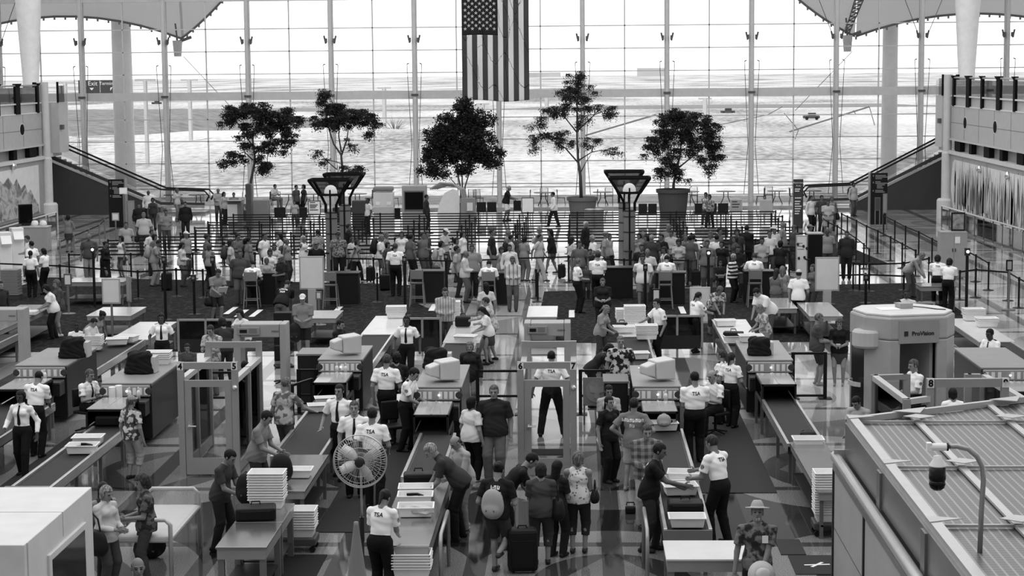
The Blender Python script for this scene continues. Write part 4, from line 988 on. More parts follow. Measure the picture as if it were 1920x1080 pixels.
# ---------------------------------------------------------------- torchiere lamps
def torchiere(x, Y, label, k_=1.0):
    X, _ = AY(x, 350, Y); o = thing('torchiere', label, 'lamp', (X, Y, 0), 0, None, k_)
    c = MB().lathe([(.22, 0), (.22, 2.44)], 20).build('column', M(118, .5, .2), o)
    MB().box(-.03, .03, -.26, -.2, 0, 3.3).build('dark_rib', DK, o)
    for z in (.9, 1.62, 2.2, 2.42): MB().lathe([(.235, z), (.235, z + .035)], 20).build('band', M(40, .4), o)
    t, b = .76, .40; zt, zb = 3.67, 3.11; fr = MB()
    C1 = [(-t, -t * .75, zt), (t, -t * .75, zt), (t, t * .75, zt), (-t, t * .75, zt)]; C2 = [(-b, -b * .75, zb), (b, -b * .75, zb), (b, b * .75, zb), (-b, b * .75, zb)]
    for i in range(4):
        fr.obox(C1[i], C1[(i + 1) % 4], .07, .09); fr.obox(C2[i], C2[(i + 1) % 4], .06, .08); fr.obox(C1[i], C2[i], .07, .07)
    fr.add(C1, [(0, 1, 2, 3)]) if False else None
    fr.build('shade_frame', DK, o)
    pn = MB(); 
    for i in range(4): pn.add([C1[i], C1[(i + 1) % 4], C2[(i + 1) % 4], C2[i]], [(0, 1, 2, 3)])
    pn.build('mesh_panel', glass('dark_mesh', .30, .5), o)
    q = MB().lathe([(.25, 0), (.24, .1), (.19, .22), (.1, .29), (0, .31)], 20).build('light_dome', emis(255, 1.6), o, smooth=True); q.location = (0, 0, 3.16)
    MB().box(-b, b, -b * .7, b * .7, 3.1, 3.14).build('shade_floor', M(60), o)
    for s in (-1, 1): MB().obox((s * b * .95, 0, 3.1), (s * .2, 0, 2.72), .09, .09, (0, 1, 0)).box(s * .2 - .05, s * .2 + .05, -.05, .05, 2.4, 2.74).build('arm', DK, o)
torchiere(620, 72, 'dark torchiere of the left pair with glowing dome, the front one'); torchiere(646, 76, 'dark torchiere of the left pair, the rear one half hidden')
torchiere(1180, 72, 'dark torchiere of the right pair with glowing dome, the front one'); torchiere(1170, 76.5, 'dark torchiere of the right pair, the rear one half hidden')
# ---------------------------------------------------------------- stanchions
SEG = []
BK = M(22, .4); BELT = M(20, .7)
def stanchion_proto(L, v=22, low=False):
    o = thing('stanchion', 'x', 'stanchion', (0, -500, 0)); m = M(v, .4)
    MB().lathe([(.032, .02), (.032, .9)], 10).build('post', m, o, smooth=False); MB().lathe([(.04, .88), (.04, .99), (.03, 1.0)], 10).build('belt_head', m, o)
    MB().lathe([(.19, 0), (.19, .012), (.06, .035), (.03, .06)], 18).build('base', m, o)
    if L: MB().box(.03, L - .03, -.003, .003, .91, .965).build('belt', BELT, o)
    if low: MB().box(.03, L - .03, -.003, .003, .42, .475).build('belt', BELT, o)
    return o
SP = {}
def stanchion(X, Y, L, rz, label, group=None, v=22, low=False):
    SEG.append((X, Y, X + L * math.cos(rz), Y + L * math.sin(rz)))
    key = (round(L, 1), v, low)
    if key not in SP:
        p = stanchion_proto(key[0], v, low); SP[key] = p; p.location = (X, Y, 0); p.rotation_euler = (0, 0, rz); p['label'] = label
        if group: p['group'] = group
        return p
    c = copy_tree(SP[key], (X, Y, 0), rz, label)
    if group: c['group'] = group
    elif 'group' in c: del c['group']
    return c
TORCH = [o.location[:2] for o in COL.objects if o.name.startswith('torchiere')]
SEG += [(c[0], c[1], c[0], c[1]) for c in TORCH]
LX = [-18.85, -16.5, -14.15, -11.8, -9.45, -7.1, -4.75, -2.4, -.05, 2.3, 4.65, 7.0, 9.35]
for k in range(14):
    Y = 91.2 - 1.52 * k; j = .22 * (k % 3)
    for i, X in enumerate(LX):
        if i == 0 and k < 8: continue
        last = (i == len(LX) - 1) or (k % 2 == 0 and i == len(LX) - 2 and k < 0)
        X_ = X + (-.35 if k % 2 else .0) + .12 * k * 0
        if k > 10 and i in (7, 8): continue
        if min(math.hypot(X_ - c[0], Y - c[1]) for c in TORCH) < .5: continue
        nxt = 2.35 if not (k > 10 and i == 6) else 0
        stanchion(X_, Y, 0 if last else nxt, 0, 'black maze stanchion, %s row from the glass, %s post from the left' % (ORD[k], ORD[i - (1 if k < 8 else 0)]), 'stanchions of the queue maze')
def chain(pts, label, v=22, close=True, z=.97, low=False):
    P_ = [G(x, y, z) for x, y in pts]
    for i, (X, Y) in enumerate(P_):
        if i < len(P_) - 1:
            X2, Y2 = P_[i + 1]; L = math.hypot(X2 - X, Y2 - Y); a = math.atan2(Y2 - Y, X2 - X)
        else: L, a = 0, 0
        stanchion(X, Y, L, a, label % ORD[i] if '%s' in label else label, None, v, low)
chain([(1578, 400), (1589, 405), (1606, 413), (1625, 423), (1646, 432), (1670, 444), (1692, 456), (1717, 469)], 'black stanchion on the long diagonal belt right of the maze, %s from the glass')
chain([(1657, 403), (1678, 414), (1698, 424), (1723, 434), (1748, 447), (1766, 456)], 'black stanchion on the far right diagonal belt by the directory, %s from the glass')
chain([(1530, 398), (1553, 416), (1570, 423), (1605, 445), (1620, 457), (1630, 467)], 'black stanchion edging the carpet runner at the right, %s from the glass')
chain([(1600, 493), (1612, 494), (1630, 494), (1695, 492), (1742, 483)], 'black stanchion in the cross belt behind the right carpet, %s from the left')
chain([(1556, 515), (1623, 513), (1695, 516)], 'black stanchion in the nearer cross belt behind the right carpet, %s from the left')
chain([(1805, 466), (1830, 478), (1854, 492)], 'black stanchion in the short belt at the far right, %s from the cabinet')
chain([(1800, 508), (1830, 504), (1891, 509), (1911, 521), (1935, 533)], 'black stanchion in the belt at the right edge, %s from the left')
chain([(-20, 492), (112, 497), (258, 508), (330, 504), (380, 506)], 'black stanchion in the long cross belt of the left side, %s from the left')
chain([(112, 452), (138, 441), (166, 430), (186, 421), (196, 412)], 'grey stanchion by the left entry lane, %s from the column side', 105)
chain([(640, 483), (700, 484), (760, 486), (860, 488), (966, 483), (1066, 480), (1170, 486), (1260, 486), (1290, 487)], 'black stanchion in the cross belt just behind the desks, %s from the left')
chain([(1440, 480), (1480, 471), (1517, 487)], 'black stanchion in the short belt right of the last desk, %s from the left')
for x, y, lb in ((707, 513, 'black stanchion alone between two desks left of the aisle'), (1005, 506, 'black beltless stanchion pair at the aisle mouth, the rear one'), (1008, 512, 'black beltless stanchion pair at the aisle mouth, the front one'), (1161, 508, 'black stanchion with a bag on it right of the aisle')):
    X, Y = G(x, y, .97); stanchion(X, Y, 0, 0, lb)
def lane_light(x, ytop, ybase, lb, lit=1):
    X, Y = G(x, ybase, 0); _, h = AY(x, ytop, Y); o = thing('lane_light', lb, 'lane light', (X, Y, 0))
    MB().lathe([(.2, 0), (.2, .02), (.045, .04), (.045, h - .2)], 12).build('post', BK, o); MB().box(-.07, .07, -.07, .07, h - .22, h).build('head', M(40, .4), o)
    q = MB().lathe([(.0, 0), (.045, 0), (.045, .02), (0, .02)], 12).build('lamp', emis(255, 2.0) if lit else M(120), o); q.rotation_euler = (PI / 2, 0, 0); q.location = (0, -.075, h - .1)
for a in ((178, 462, 577, 'tall black lane light post at the far left lane, light on', 1), (311, 480, 600, 'tall black lane light post behind the dark haired officer with the tie', 0), (365, 515, 590, 'slim dark lane post between two light posts on the left', 0), (402, 480, 600, 'tall dark lane post right of the slim one on the left carpet', 0), (838, 475, 600, 'tall dark lane light post at the infeed left of the aisle', 0), (760, 480, 592, 'tall dark lane post by the empty desk chair', 0), (1210, 495, 588, 'tall dark lane light post before the desk right of the aisle', 0), (1328, 468, 592, 'tall black lane light post with lit lamp by the easel', 1), (1811, 465, 625, 'tall black lane light post with lit lamp at the right side', 1), (1623, 514, 575, 'short black lane post behind the body scanner', 0)): lane_light(*a)
# ---------------------------------------------------------------- furniture before the glass
STEEL = M(165, .22, .85); TABLE = M(190, .3, .3)
def sign(name, x0, y0, x1, y1, Y, label, v=205, fr=150, base='post', cat='sign', txt=None, tv=40, ts=.1, thick=.05, zb=None, rz=0):
    """board hanging between two frame corners at distance Y, on its stand"""
    X0, Z0 = AY(x0, y1, Y); X1, Z1 = AY(x1, y0, Y); w = X1 - X0; o = thing(name, label, cat, ((X0 + X1) / 2, Y, 0), rz)
    if zb is not None: Z0 = zb
    MB().cbox(0, 0, Z0, w, thick, Z1 - Z0).build('frame', M(fr, .4, .3), o, bevel=.01); MB().box(-w / 2 + .04, w / 2 - .04, -thick / 2 - .006, -thick / 2, Z0 + .05, Z1 - .05).build('panel', M(v, .5), o)
    if base == 'post': MB().lathe([(.22, 0), (.22, .03), (.035, .05), (.035, Z0 + .02)], 14).build('post', M(120, .4, .4), o)
    if base == 'thick': MB().box(-.12, .12, -.08, .08, .03, Z0 + .02).cbox(0, 0, 0, .6, .5, .04).build('post', M(175, .4, .2), o)
    if base == 'legs':
        for s in (-1, 1): MB().box(s * w / 2 * .8 - .02, s * w / 2 * .8 + .02, -.03, .03, 0, Z0 + .02).box(s * w / 2 * .8 - .02, s * w / 2 * .8 + .02, -.2, .2, 0, .03).build('leg', M(110, .4, .4), o)
    if txt:
        n = len(txt)
        k = MB()
        for i, (s, f) in enumerate(txt):
            if s[0].isalpha(): text('lettering', s, M(tv, .6), o, ts, (0, -thick / 2 - .012, Z0 + (Z1 - Z0) * f), (PI / 2, 0, 0), .002); continue
            hw = w * .36 * (.6 + .4 * ((i * 37) % 10) / 10); zc_ = Z0 + (Z1 - Z0) * f; k.box(-w * .36, -w * .36 + 2 * hw, -thick / 2 - .012, -thick / 2 - .006, zc_ - ts * .22, zc_ + ts * .22)
        if k.v: k.build('small_print', M(tv, .6), o)
    return o
sign('notice_sign', 978, 370, 1001, 400, 99, 'white blank poster board on a stand before the glass, right of the flag', 225, 90, 'legs')
sign('notice_sign', 578, 376, 601, 403, 97, 'white notice sheet with dark heading left of the torchieres', 220, 80, 'legs', txt=[('-', .86), ('-', .7), ('-', .6), ('-', .5), ('-', .35)], ts=.1)
sign('notice_sign', 1369, 373, 1392, 398, 98, 'grey lined notice board right of the rightmost tree, left one of two', 150, 190, 'legs', txt=[('- - - - -', .8), ('- - - -', .6), ('- - - - -', .4)], ts=.1)
sign('notice_sign', 1424, 374, 1448, 400, 98, 'plain grey notice board right of the rightmost tree, right one of two', 165, 190, 'legs')
sign('banner_sign', 1487, 336, 1506, 425, 93, 'tall dark banner reading Restricted Area before the right glass', 62, 55, None, 'sign', [('Restricted', .93), ('Area', .87), ('-', .80), ('-', .76), ('- - -', .62), ('- - - -', .55), ('- - -', .5), ('- - - -', .45), ('- - -', .4), ('- - - -', .35), ('- - -', .3)], 210, .12, .12, 0)
for x0, x1, y0, Y, sd, lb in ((205, 232, 336, 96, 1, 'dark directory pylon with white lines beside the left escalator'), (1632, 1664, 324, 95, -1, 'dark directory pylon with white lines beside the right escalator')):
    X0, _ = AY(x0, 400, Y); X1, Z1 = AY(x1, y0, Y); w = X1 - X0; o = thing('directory_pylon', lb, 'directory', ((X0 + X1) / 2, Y, 0))
    MB().cbox(0, .0, 0, w, .12, Z1).build('front_panel', M(22, .4), o); MB().cbox(sd * (w / 2 + .02) - sd * .0, .25, 0, .06, .5, Z1 + .03).build('side_panel', M(135, .4, .2), o); MB().cbox(0, .25, 0, w, .38, Z1 - .02).build('body', M(60, .5), o)
    k = MB()
    for f, a_, wd in ((.95, 0, .4), (.92, 0, .46), (.89, 0, .25), (.83, 0, .2), (.80, 0, .45), (.77, .08, .3), (.74, .08, .2), (.71, .08, .25), (.66, 0, .3), (.63, 0, .36)): k.box(-w * .24 + a_, -w * .24 + a_ + wd * w * 1.6, -.068, -.062, Z1 * f - .025, Z1 * f + .025)
    for f in (.945, .815, .655): k.box(-w * .4, -w * .32, -.068, -.062, Z1 * f - .02, Z1 * f + .02).box(-w * .375, -w * .345, -.069, -.062, Z1 * f - .05, Z1 * f + .05)
    k.build('small_print', M(120, .6), o)
sign('lane_sign', 210, 399, 223, 414, 88, 'small white sheet on a stand before the left directory pylon', 210, 150)
sign('lit_sign', 224, 352, 238, 364, 92, 'small glowing white sign on a pole in front of the left directory', 250, 240, 'post')
sign('poster_sign', 239, 376, 252, 425, 90, 'slanted grey poster panel right of the left directory', 130, 120, None, zb=.0, rz=.5)
sign('poster_sign', 1655, 363, 1664, 400, 92, 'narrow grey poster panel right of the right directory', 130, 120, 'legs', rz=-.4)
sign('poster_sign', 1640, 370, 1651, 395, 90, 'small dark poster panel before the right directory', 70, 90, 'legs')
# whiteboard style signs on the carpets
sign('blank_sign', 562, 480, 607, 543, 58.6, 'large blank white sign on a thick post, left of the aisle', 208, 165, 'thick')
sign('blank_sign', 1528, 482, 1574, 546, 58.0, 'large blank white sign on a thick post at the right', 205, 165, 'thick')
sign('blank_sign', 192, 522, 225, 570, 54.5, 'blank white sign on a slim pole at the left', 205, 165, 'post')
sign('blank_sign', 234, 518, 249, 566, 57.2, 'smaller grey sign turned sideways behind the left blank sign', 150, 140, 'post', rz=-.9)
sign('easel_board', 1293, 538, 1332, 592, 57, 'white easel board behind the officer with a ponytail', 200, 190, 'legs', zb=.15)
sign('info_case', 1492, 441, 1514, 480, 68.5, 'white safety poster with small pictures on the side of the black case', 215, 170, None, 'sign', [('-', .84), ('-', .78), ('-', .72)], 120, .06, .08, 0)
PO = [o for o in COL.objects if o.name.startswith('info_case')][0]
k = MB()
for x_, z_ in ((-.14, 1.45), (.06, 1.38), (.18, 1.3), (-.1, .95), (.1, .98)): k.prism([(x_ - .05, z_), (x_ - .01, z_ - .06), (x_ + .05, z_ - .03), (x_ + .03, z_ + .06), (x_ - .03, z_ + .05)], 'y', -.056, -.05)
k.build('pictogram', M(50), PO)
X, Y = G(1541, 500, 0); X0, Z0 = AY(1516, 440, 69); X1, _ = AY(1543, 440, 69)
o = thing('display_case', 'tall black display case beside the safety poster', 'display case', ((X0 + X1) / 2, 69.1, 0)); MB().cbox(0, .3, .05, X1 - X0, .7, Z0 - .05).build('body', M(18, .4), o, bevel=.02); MB().cbox(0, .3, 0, X1 - X0 - .1, .6, .05).build('base', M(60, .4), o); MB().cbox(0, .3, Z0, X1 - X0 + .04, .74, .04).build('top', M(150, .4), o)
sign('queue_sign', 1886, 487, 1899, 508, 61, 'small framed sign on the stanchion at the far right', 150, 30, 'post')
sign('lane_notice', 120, 513, 134, 536, 61, 'small white notice on the belt at the left lane', 210, 90, 'post')
sign('warning_sign', 877, 668, 899, 700, 44.5, 'white information sheet on a black frame by the aisle gate', 215, 30, 'legs', txt=[('- -', .86), ('- - -', .68), ('- - -', .55), ('-', .42)], ts=.06)
sign('desk_notice', 1223, 541, 1238, 580, 58.5, 'small dark framed notice behind the young officer', 200, 40, 'legs')
sign('podium_notice', 592, 546, 603, 562, 58, 'small white notice beside the thick sign post', 205, 120, 'post')
# seal board in the gate
X0, Z0 = AY(1093, 765, 41.3); X1, Z1 = AY(1146, 712, 41.3); w = X1 - X0
o = thing('seal_board', 'grey board with a faint round eagle seal on the gate bar', 'sign', ((X0 + X1) / 2, 41.35, 0)); MB().cbox(0, 0, .42, w, .03, .62).build('panel', M(112, .5), o)
q = MB().lathe([(0, 0), (.25, 0), (.25, .006), (.23, .006), (.23, .003), (.0, .003)], 28).build('seal_ring', M(128, .5), o); q.rotation_euler = (PI / 2, 0, 0); q.location = (0, -.018, .74)
MB().prism([(0, .9), (.05, .82), (.18, .88), (.14, .72), (.05, .7), (.06, .6), (0, .56), (-.06, .6), (-.05, .7), (-.14, .72), (-.18, .88), (-.05, .82)], 'y', -.032, -.024).build('eagle_emblem', M(140, .5), o)
for s in (-1, 1): MB().box(s * .28 - .02, s * .28 + .02, -.02, .02, 0, .45).build('leg', M(90), o)
# kiosks
def kiosk(x0, x1, y0, Y, lb, cat, v, kind):
    X0, _ = AY(x0, 400, Y); X1, Z1 = AY(x1, y0, Y); w = X1 - X0; o = thing('kiosk', lb, cat, ((X0 + X1) / 2, Y, 0)); MB().cbox(0, .3, 0, w, .6, Z1 * (.86 if kind == 'atm' else 1)).build('body', M(v, .4), o, bevel=.04)
    if kind == 'atm':
        MB().cbox(0, .25, Z1 * .88, w, .6, Z1 * .12).build('hood', M(120, .4), o, bevel=.08); MB().cbox(-w * .28, -.01, Z1 * .55, w * .2, .03, .15).build('slot_panel', M(225, .4), o); MB().cbox(w * .28, -.01, Z1 * .55, w * .2, .03, .15).build('slot_panel', M(225, .4), o); MB().cbox(0, -.02, 0, w * .98, .04, Z1 * .5).build('lower_panel', M(175, .4), o)
    if kind == 'screen': MB().cbox(0, -.02, Z1 * .42, w * .82, .05, Z1 * .46).build('bezel', M(90, .4), o); MB().cbox(0, -.035, Z1 * .45, w * .74, .03, Z1 * .40).build('screen', M(16, .15), o)
    if kind == 'desk': MB().cbox(-.1, -.02, Z1 * .2, w * .72, .05, Z1 * .7).build('front_panel', M(190, .4), o); MB().cbox(0, .2, Z1, w * 1.05, .8, .05).build('desk_top', M(70, .3), o)
kiosk(427, 452, 378, 95, 'information desk with white front panel under the leftmost tree', 'desk', 110, 'desk')
kiosk(472, 503, 375, 96, 'plain grey counter right of the information desk', 'counter', 120, 'plain')
kiosk(660, 690, 376, 93, 'low dark counter where the lone agent stands behind the left torchieres', 'counter', 60, 'plain')
kiosk(700, 737, 350, 95, 'pale banking machine with rounded grey hood', 'machine', 200, 'atm')
kiosk(754, 799, 348, 94, 'grey kiosk with large black screen left of the arched display', 'kiosk', 150, 'screen')
kiosk(461, 470, 345, 94, 'slim dark panel standing right of the leftmost tree trunk', 'panel', 70, 'plain')
# arched display
Y = 93; X, _ = AY(845, 400, Y); o = thing('arched_display', 'white arched display stand with curved ribs between screen kiosk and dense tree', 'display', (X, Y, 0))
MB().prism([(-.6, 0), (.35, 0), (.45, 1.0), (.4, 1.9), (.1, 2.0), (-.3, 1.8), (-.55, 1.3), (-.65, .8)], 'y', 0, .12).build('white_panel', M(205, .4), o)
for i in range(4): MB().tube([(-1.0 + i * .1, .1 + i * .1, 2.0), (-.5 + i * .1, .1 + i * .1, 2.3 - i * .05), (.1 + i * .1, .1 + i * .1, 2.25 - i * .05), (.5 + i * .06, .1 + i * .1, 1.95), (.62 + i * .05, .1 + i * .1, 1.3)], .045, 6).build('arch_rib', M(150, .4, .3), o)
MB().cbox(.85, .1, 0, .7, .5, 1.55).build('side_post', M(130, .4), o); MB().cbox(.95, -.2, .95, .28, .05, .4).build('small_screen', M(200, .4), o)
# seats
def gate_seats(x0, x1, y, Y, n, lb):
    X0, _ = AY(x0, y, Y); X1, Zt = AY(x1, y, Y); w = (X1 - X0) / n
    for i in range(n):
        o = thing('waiting_chair', 'black waiting seat %s' % (lb if n == 1 else '%s, %s from the left' % (lb, ORD[i])), 'chair', (X0 + w * (i + .5), Y, 0), 0, None)
        MB().cbox(0, 0, .40, w * .9, .5, .07).build('seat', M(24, .5), o, bevel=.02); MB().cbox(0, -.26, .42, w * .9, .06, .48).build('backrest', M(24, .5), o, bevel=.02)
        MB().cbox(0, 0, .34, w, .06, .06).build('beam', M(120, .3, .6), o)
        for s in (-1, 1): MB().box(s * w * .46 - .015, s * w * .46 + .015, -.2, .2, 0.0, .03).box(s * w * .46 - .015, s * w * .46 + .015, -.02, .02, 0, .4).build('leg', M(120, .3, .6), o)
gate_seats(514, 538, 384, 97, 1, 'left of the seated woman'); gate_seats(560, 578, 384, 97, 1, 'right of the seated woman'); gate_seats(893, 932, 366, 100, 2, 'right of the dense tree planter'); gate_seats(1196, 1232, 381, 98, 2, 'between torchiere and tall planter'); gate_seats(1301, 1366, 378, 98, 3, 'right of the rightmost planter'); gate_seats(738, 752, 385, 96, 1, 'between the two kiosks'); gate_seats(962, 978, 362, 101, 1, 'behind the man in the dark polo')
def cafe_table(x, y, Y, lb, w=.55):
    X, Z = AY(x, y, Y); z0 = .12; o = thing('cafe_table', lb, 'table', (X, Y, z0)); MB().lathe([(w, .72), (w, .75)], 24).build('tabletop', M(70, .3), o)
    MB().tube([(-.12, 0, .72), (-.12, 0, .4), (-.3, 0, 0)], .025, 6).tube([(.12, 0, .72), (.12, 0, .4), (.3, 0, 0)], .025, 6).build('pedestal', M(60, .4), o)
def cafe_chair(x, y, Y, rz, lb):
    X, Z = AY(x, y, Y); z0 = .12; o = thing('cafe_chair', lb, 'chair', (X, Y, z0), math.radians(rz))
    MB().cbox(0, 0, .43, .45, .45, .03).build('seat', M(60, .4), o); k = MB()
    for i in range(9): k.box(-.2 + i * .05 - .006, -.2 + i * .05 + .006, .2, .215, .45, .88)
    k.tube([(-.22, .2, .43), (-.22, .24, .9), (.22, .24, .9), (.22, .2, .43)], .018, 6).build('backrest', M(60, .4), o)
    for s in (-1, 1):
        for t in (-1, 1): MB().tube([(s * .2, t * .18, .43), (s * .2, t * .24, 0)], .016, 6).build('leg', M(60, .4), o)
for a in ((372, 372, 108, 'dark cafe table on the ledge left of the leftmost tree'), (325, 372, 108, 'dark cafe table near the left escalator foot'), (545, 366, 108, 'cafe table on the ledge beside the seated man in white'), (592, 366, 108, 'cafe table on the ledge left of the torchieres'), (670, 366, 107.9, 'cafe table on the ledge behind the lone agent'), (1019, 362, 107.9, 'round cafe table on the ledge behind the walking waiter'), (1293, 358, 108, 'small cafe table behind the tall dark planter'), (1361, 360, 108, 'round cafe table on the ledge right of the two women'), (1457, 358, 108, 'cafe table on the ledge left of the banner sign'), (1522, 358, 108, 'cafe table on the ledge right of the banner sign'), (1130, 360, 108, 'small cafe table on the ledge behind the right torchieres')): cafe_table(*a)
for a in ((500, 370, 108, -90, 'cafe chair left of the seated man in white'), (517, 370, 107.3, 0, 'cafe chair before the seated man in white'), (574, 366, 108, 90, 'cafe chair at the table left of the torchieres'), (694, 362, 108.6, -60, 'cafe chair above the lone agent'), (737, 362, 108.4, 60, 'cafe chair peeking right of the banking machine'), (885, 362, 108.3, 0, 'cafe chair above the dense tree planter, left one'), (897, 362, 108, 30, 'cafe chair above the dense tree planter, right one'), (987, 362, 107.9, -90, 'cafe chair left of the round table behind the waiter'), (1020, 360, 109.1, 0, 'cafe chair behind the round table behind the waiter'), (1052, 362, 107.9, 90, 'cafe chair right of the round table behind the waiter'), (1113, 362, 108, -90, 'cafe chair left of the small table by the right torchieres'), (1142, 358, 109.1, 0, 'cafe chair behind the small table by the right torchieres'), (1301, 358, 109.1, 0, 'cafe chair behind the table above the tall dark planter'), (1426, 358, 108, -90, 'cafe chair left of the table near the banner sign'), (1442, 358, 109.1, 0, 'cafe chair behind the table near the banner sign'), (1488, 360, 108, 90, 'cafe chair right of the table near the banner sign')): cafe_chair(*a)
for x, y, lb in ((1106, 395, 'light round waste bin under the tallest tree planter, left one'), (1122, 395, 'grey round waste bin under the tallest tree planter, right one')):
    X, _ = AY(x, y, 93); o = thing('waste_bin', lb, 'bin', (X, 93, 0)); MB().lathe([(.26, 0), (.27, .95), (.2, 1.0)], 20).build('body', M(150, .3, .5), o); MB().lathe([(.28, .9), (.28, .94)], 20).build('rim', M(60), o)
# rails at both sides
def rail_fence(pts, lb):
    o = thing('glass_railing', lb, 'railing', (0, 0, 0)); P_ = [G(x, y, 1.0) for x, y in pts]
    MB().tube([(x, y, 1.0) for x, y in P_], .04, 8).build('handrail', M(190, .25, .7), o)
    for (a, b) in zip(P_[:-1], P_[1:]):
        n = max(1, int(math.dist(a, b) / 1.5))
        MB().obox((a[0], a[1], .5), (b[0], b[1], .5), .015, .75).build('glass_panel', glass('rail_glass'), o)
        for i in range(n + (b is P_[-1])):
            q = (a[0] + (b[0] - a[0]) * i / n, a[1] + (b[1] - a[1]) * i / n); MB().lathe([(.06, 0), (.03, .04), (.03, .98)], 8, (q[0], q[1], 0)).build('post', M(110, .3, .6), o)
rail_fence([(-40, 439), (105, 398)], 'glass railing with metal handrail along the left wall'); rail_fence([(1766, 386), (1960, 442)], 'glass railing with metal handrail along the reed mural wall')
# cabinet with framed picture at the right
X, Y = G(1795, 530, 0); o = thing('cabinet', 'tall light metal cabinet left of the right wall railing', 'cabinet', (X + .1, 70.5, 0)); _, zt = AY(1795, 433, 70.5)
MB().cbox(0, 0, 0.05, .95, .7, zt - .05).build('body', M(150, .45, .2), o, bevel=.02)
for s in (-1, 1): d = MB().cbox(s * .24, -.355, .1, .46, .02, zt - .2).build('door', M(155, .45, .2), o); MB().cbox(s * .05, -.38, 1.0, .03, .03, .12).build('handle', M(60), d)
MB().cbox(.12, -.37, zt - .42, .18, .02, .24).build('notice', M(225), o)
o = thing('picture_frame', 'dark framed picture standing on top of the light metal cabinet', 'picture', (X + .3, 70.5, zt)); MB().cbox(0, 0, 0, .5, .06, .68).build('frame', M(28), o); MB().cbox(0, -.035, .06, .4, .01, .56).build('picture', M(90, .5, 0, 'mottle', 160, 3), o)
X, Y = G(1847, 1, 0) if False else (0, 0)
# check-in terminals at the far left
for x, y, lb in ((10, 505, 'white self service terminal at the far left edge'), (33, 495, 'white self service terminal beside the group of officers')):
    X, Y = G(x, y, 0); o = thing('terminal', lb, 'terminal', (X, Y, 0), .5); MB().cbox(0, 0, 0, .5, .5, 1.5).build('body', M(215, .4), o, bevel=.03); MB().prism([(-.22, .9), (-.5, 1.05), (-.22, 1.4)], 'x', -.2, .2).build('screen_housing', M(225, .4), o)
X, Y = G(68, 470, 0); o = thing('terminal_counter', 'light grey counter under the dark screen at the left', 'counter', (X, Y, 0)); MB().cbox(0, 0, 0, 1.2, .7, 1.05).build('body', M(150, .5), o, bevel=.02); MB().cbox(-.0, 0, 1.05, 1.25, .75, .04).build('top', M(190, .4), o)
o = thing('monitor', 'large dark flat screen turned sideways on the left counter', 'screen', (X - .45, Y + .1, 1.09), .6); MB().cbox(0, 0, 0.1, .62, .08, .85).build('casing', M(20, .4), o); MB().cbox(0, -.045, .15, .54, .01, .75).build('screen', M(14, .1), o); MB().cbox(0, 0, 0, .3, .2, .1).build('foot', M(30), o)
for i, (dx, lb) in enumerate(((-.02, 'white rounded pack on the left counter, left one'), (.35, 'white rounded pack on the left counter, right one'))):
    o = thing('supply_pack', lb, 'pack', (X + dx, Y, 1.09)); MB().lathe([(.15, 0), (.17, .1), (.12, .22), (.0, .25)], 14).build('wrap', M(215, .6), o, smooth=True)
X, Y = G(22, 560, 0); o = thing('bin_stack_cart', 'tall stack of ribbed grey trays at the left edge', 'tray stack', (X, Y, 0)); k = MB()
for i in range(16): k.cbox(0, 0, .15 + i * .055, .62 - .03 * (i % 2), .5, .045)
k.build('trays', M(125, .5), o); MB().cbox(0, 0, 0, .6, .5, .12).build('trolley', M(60), o)
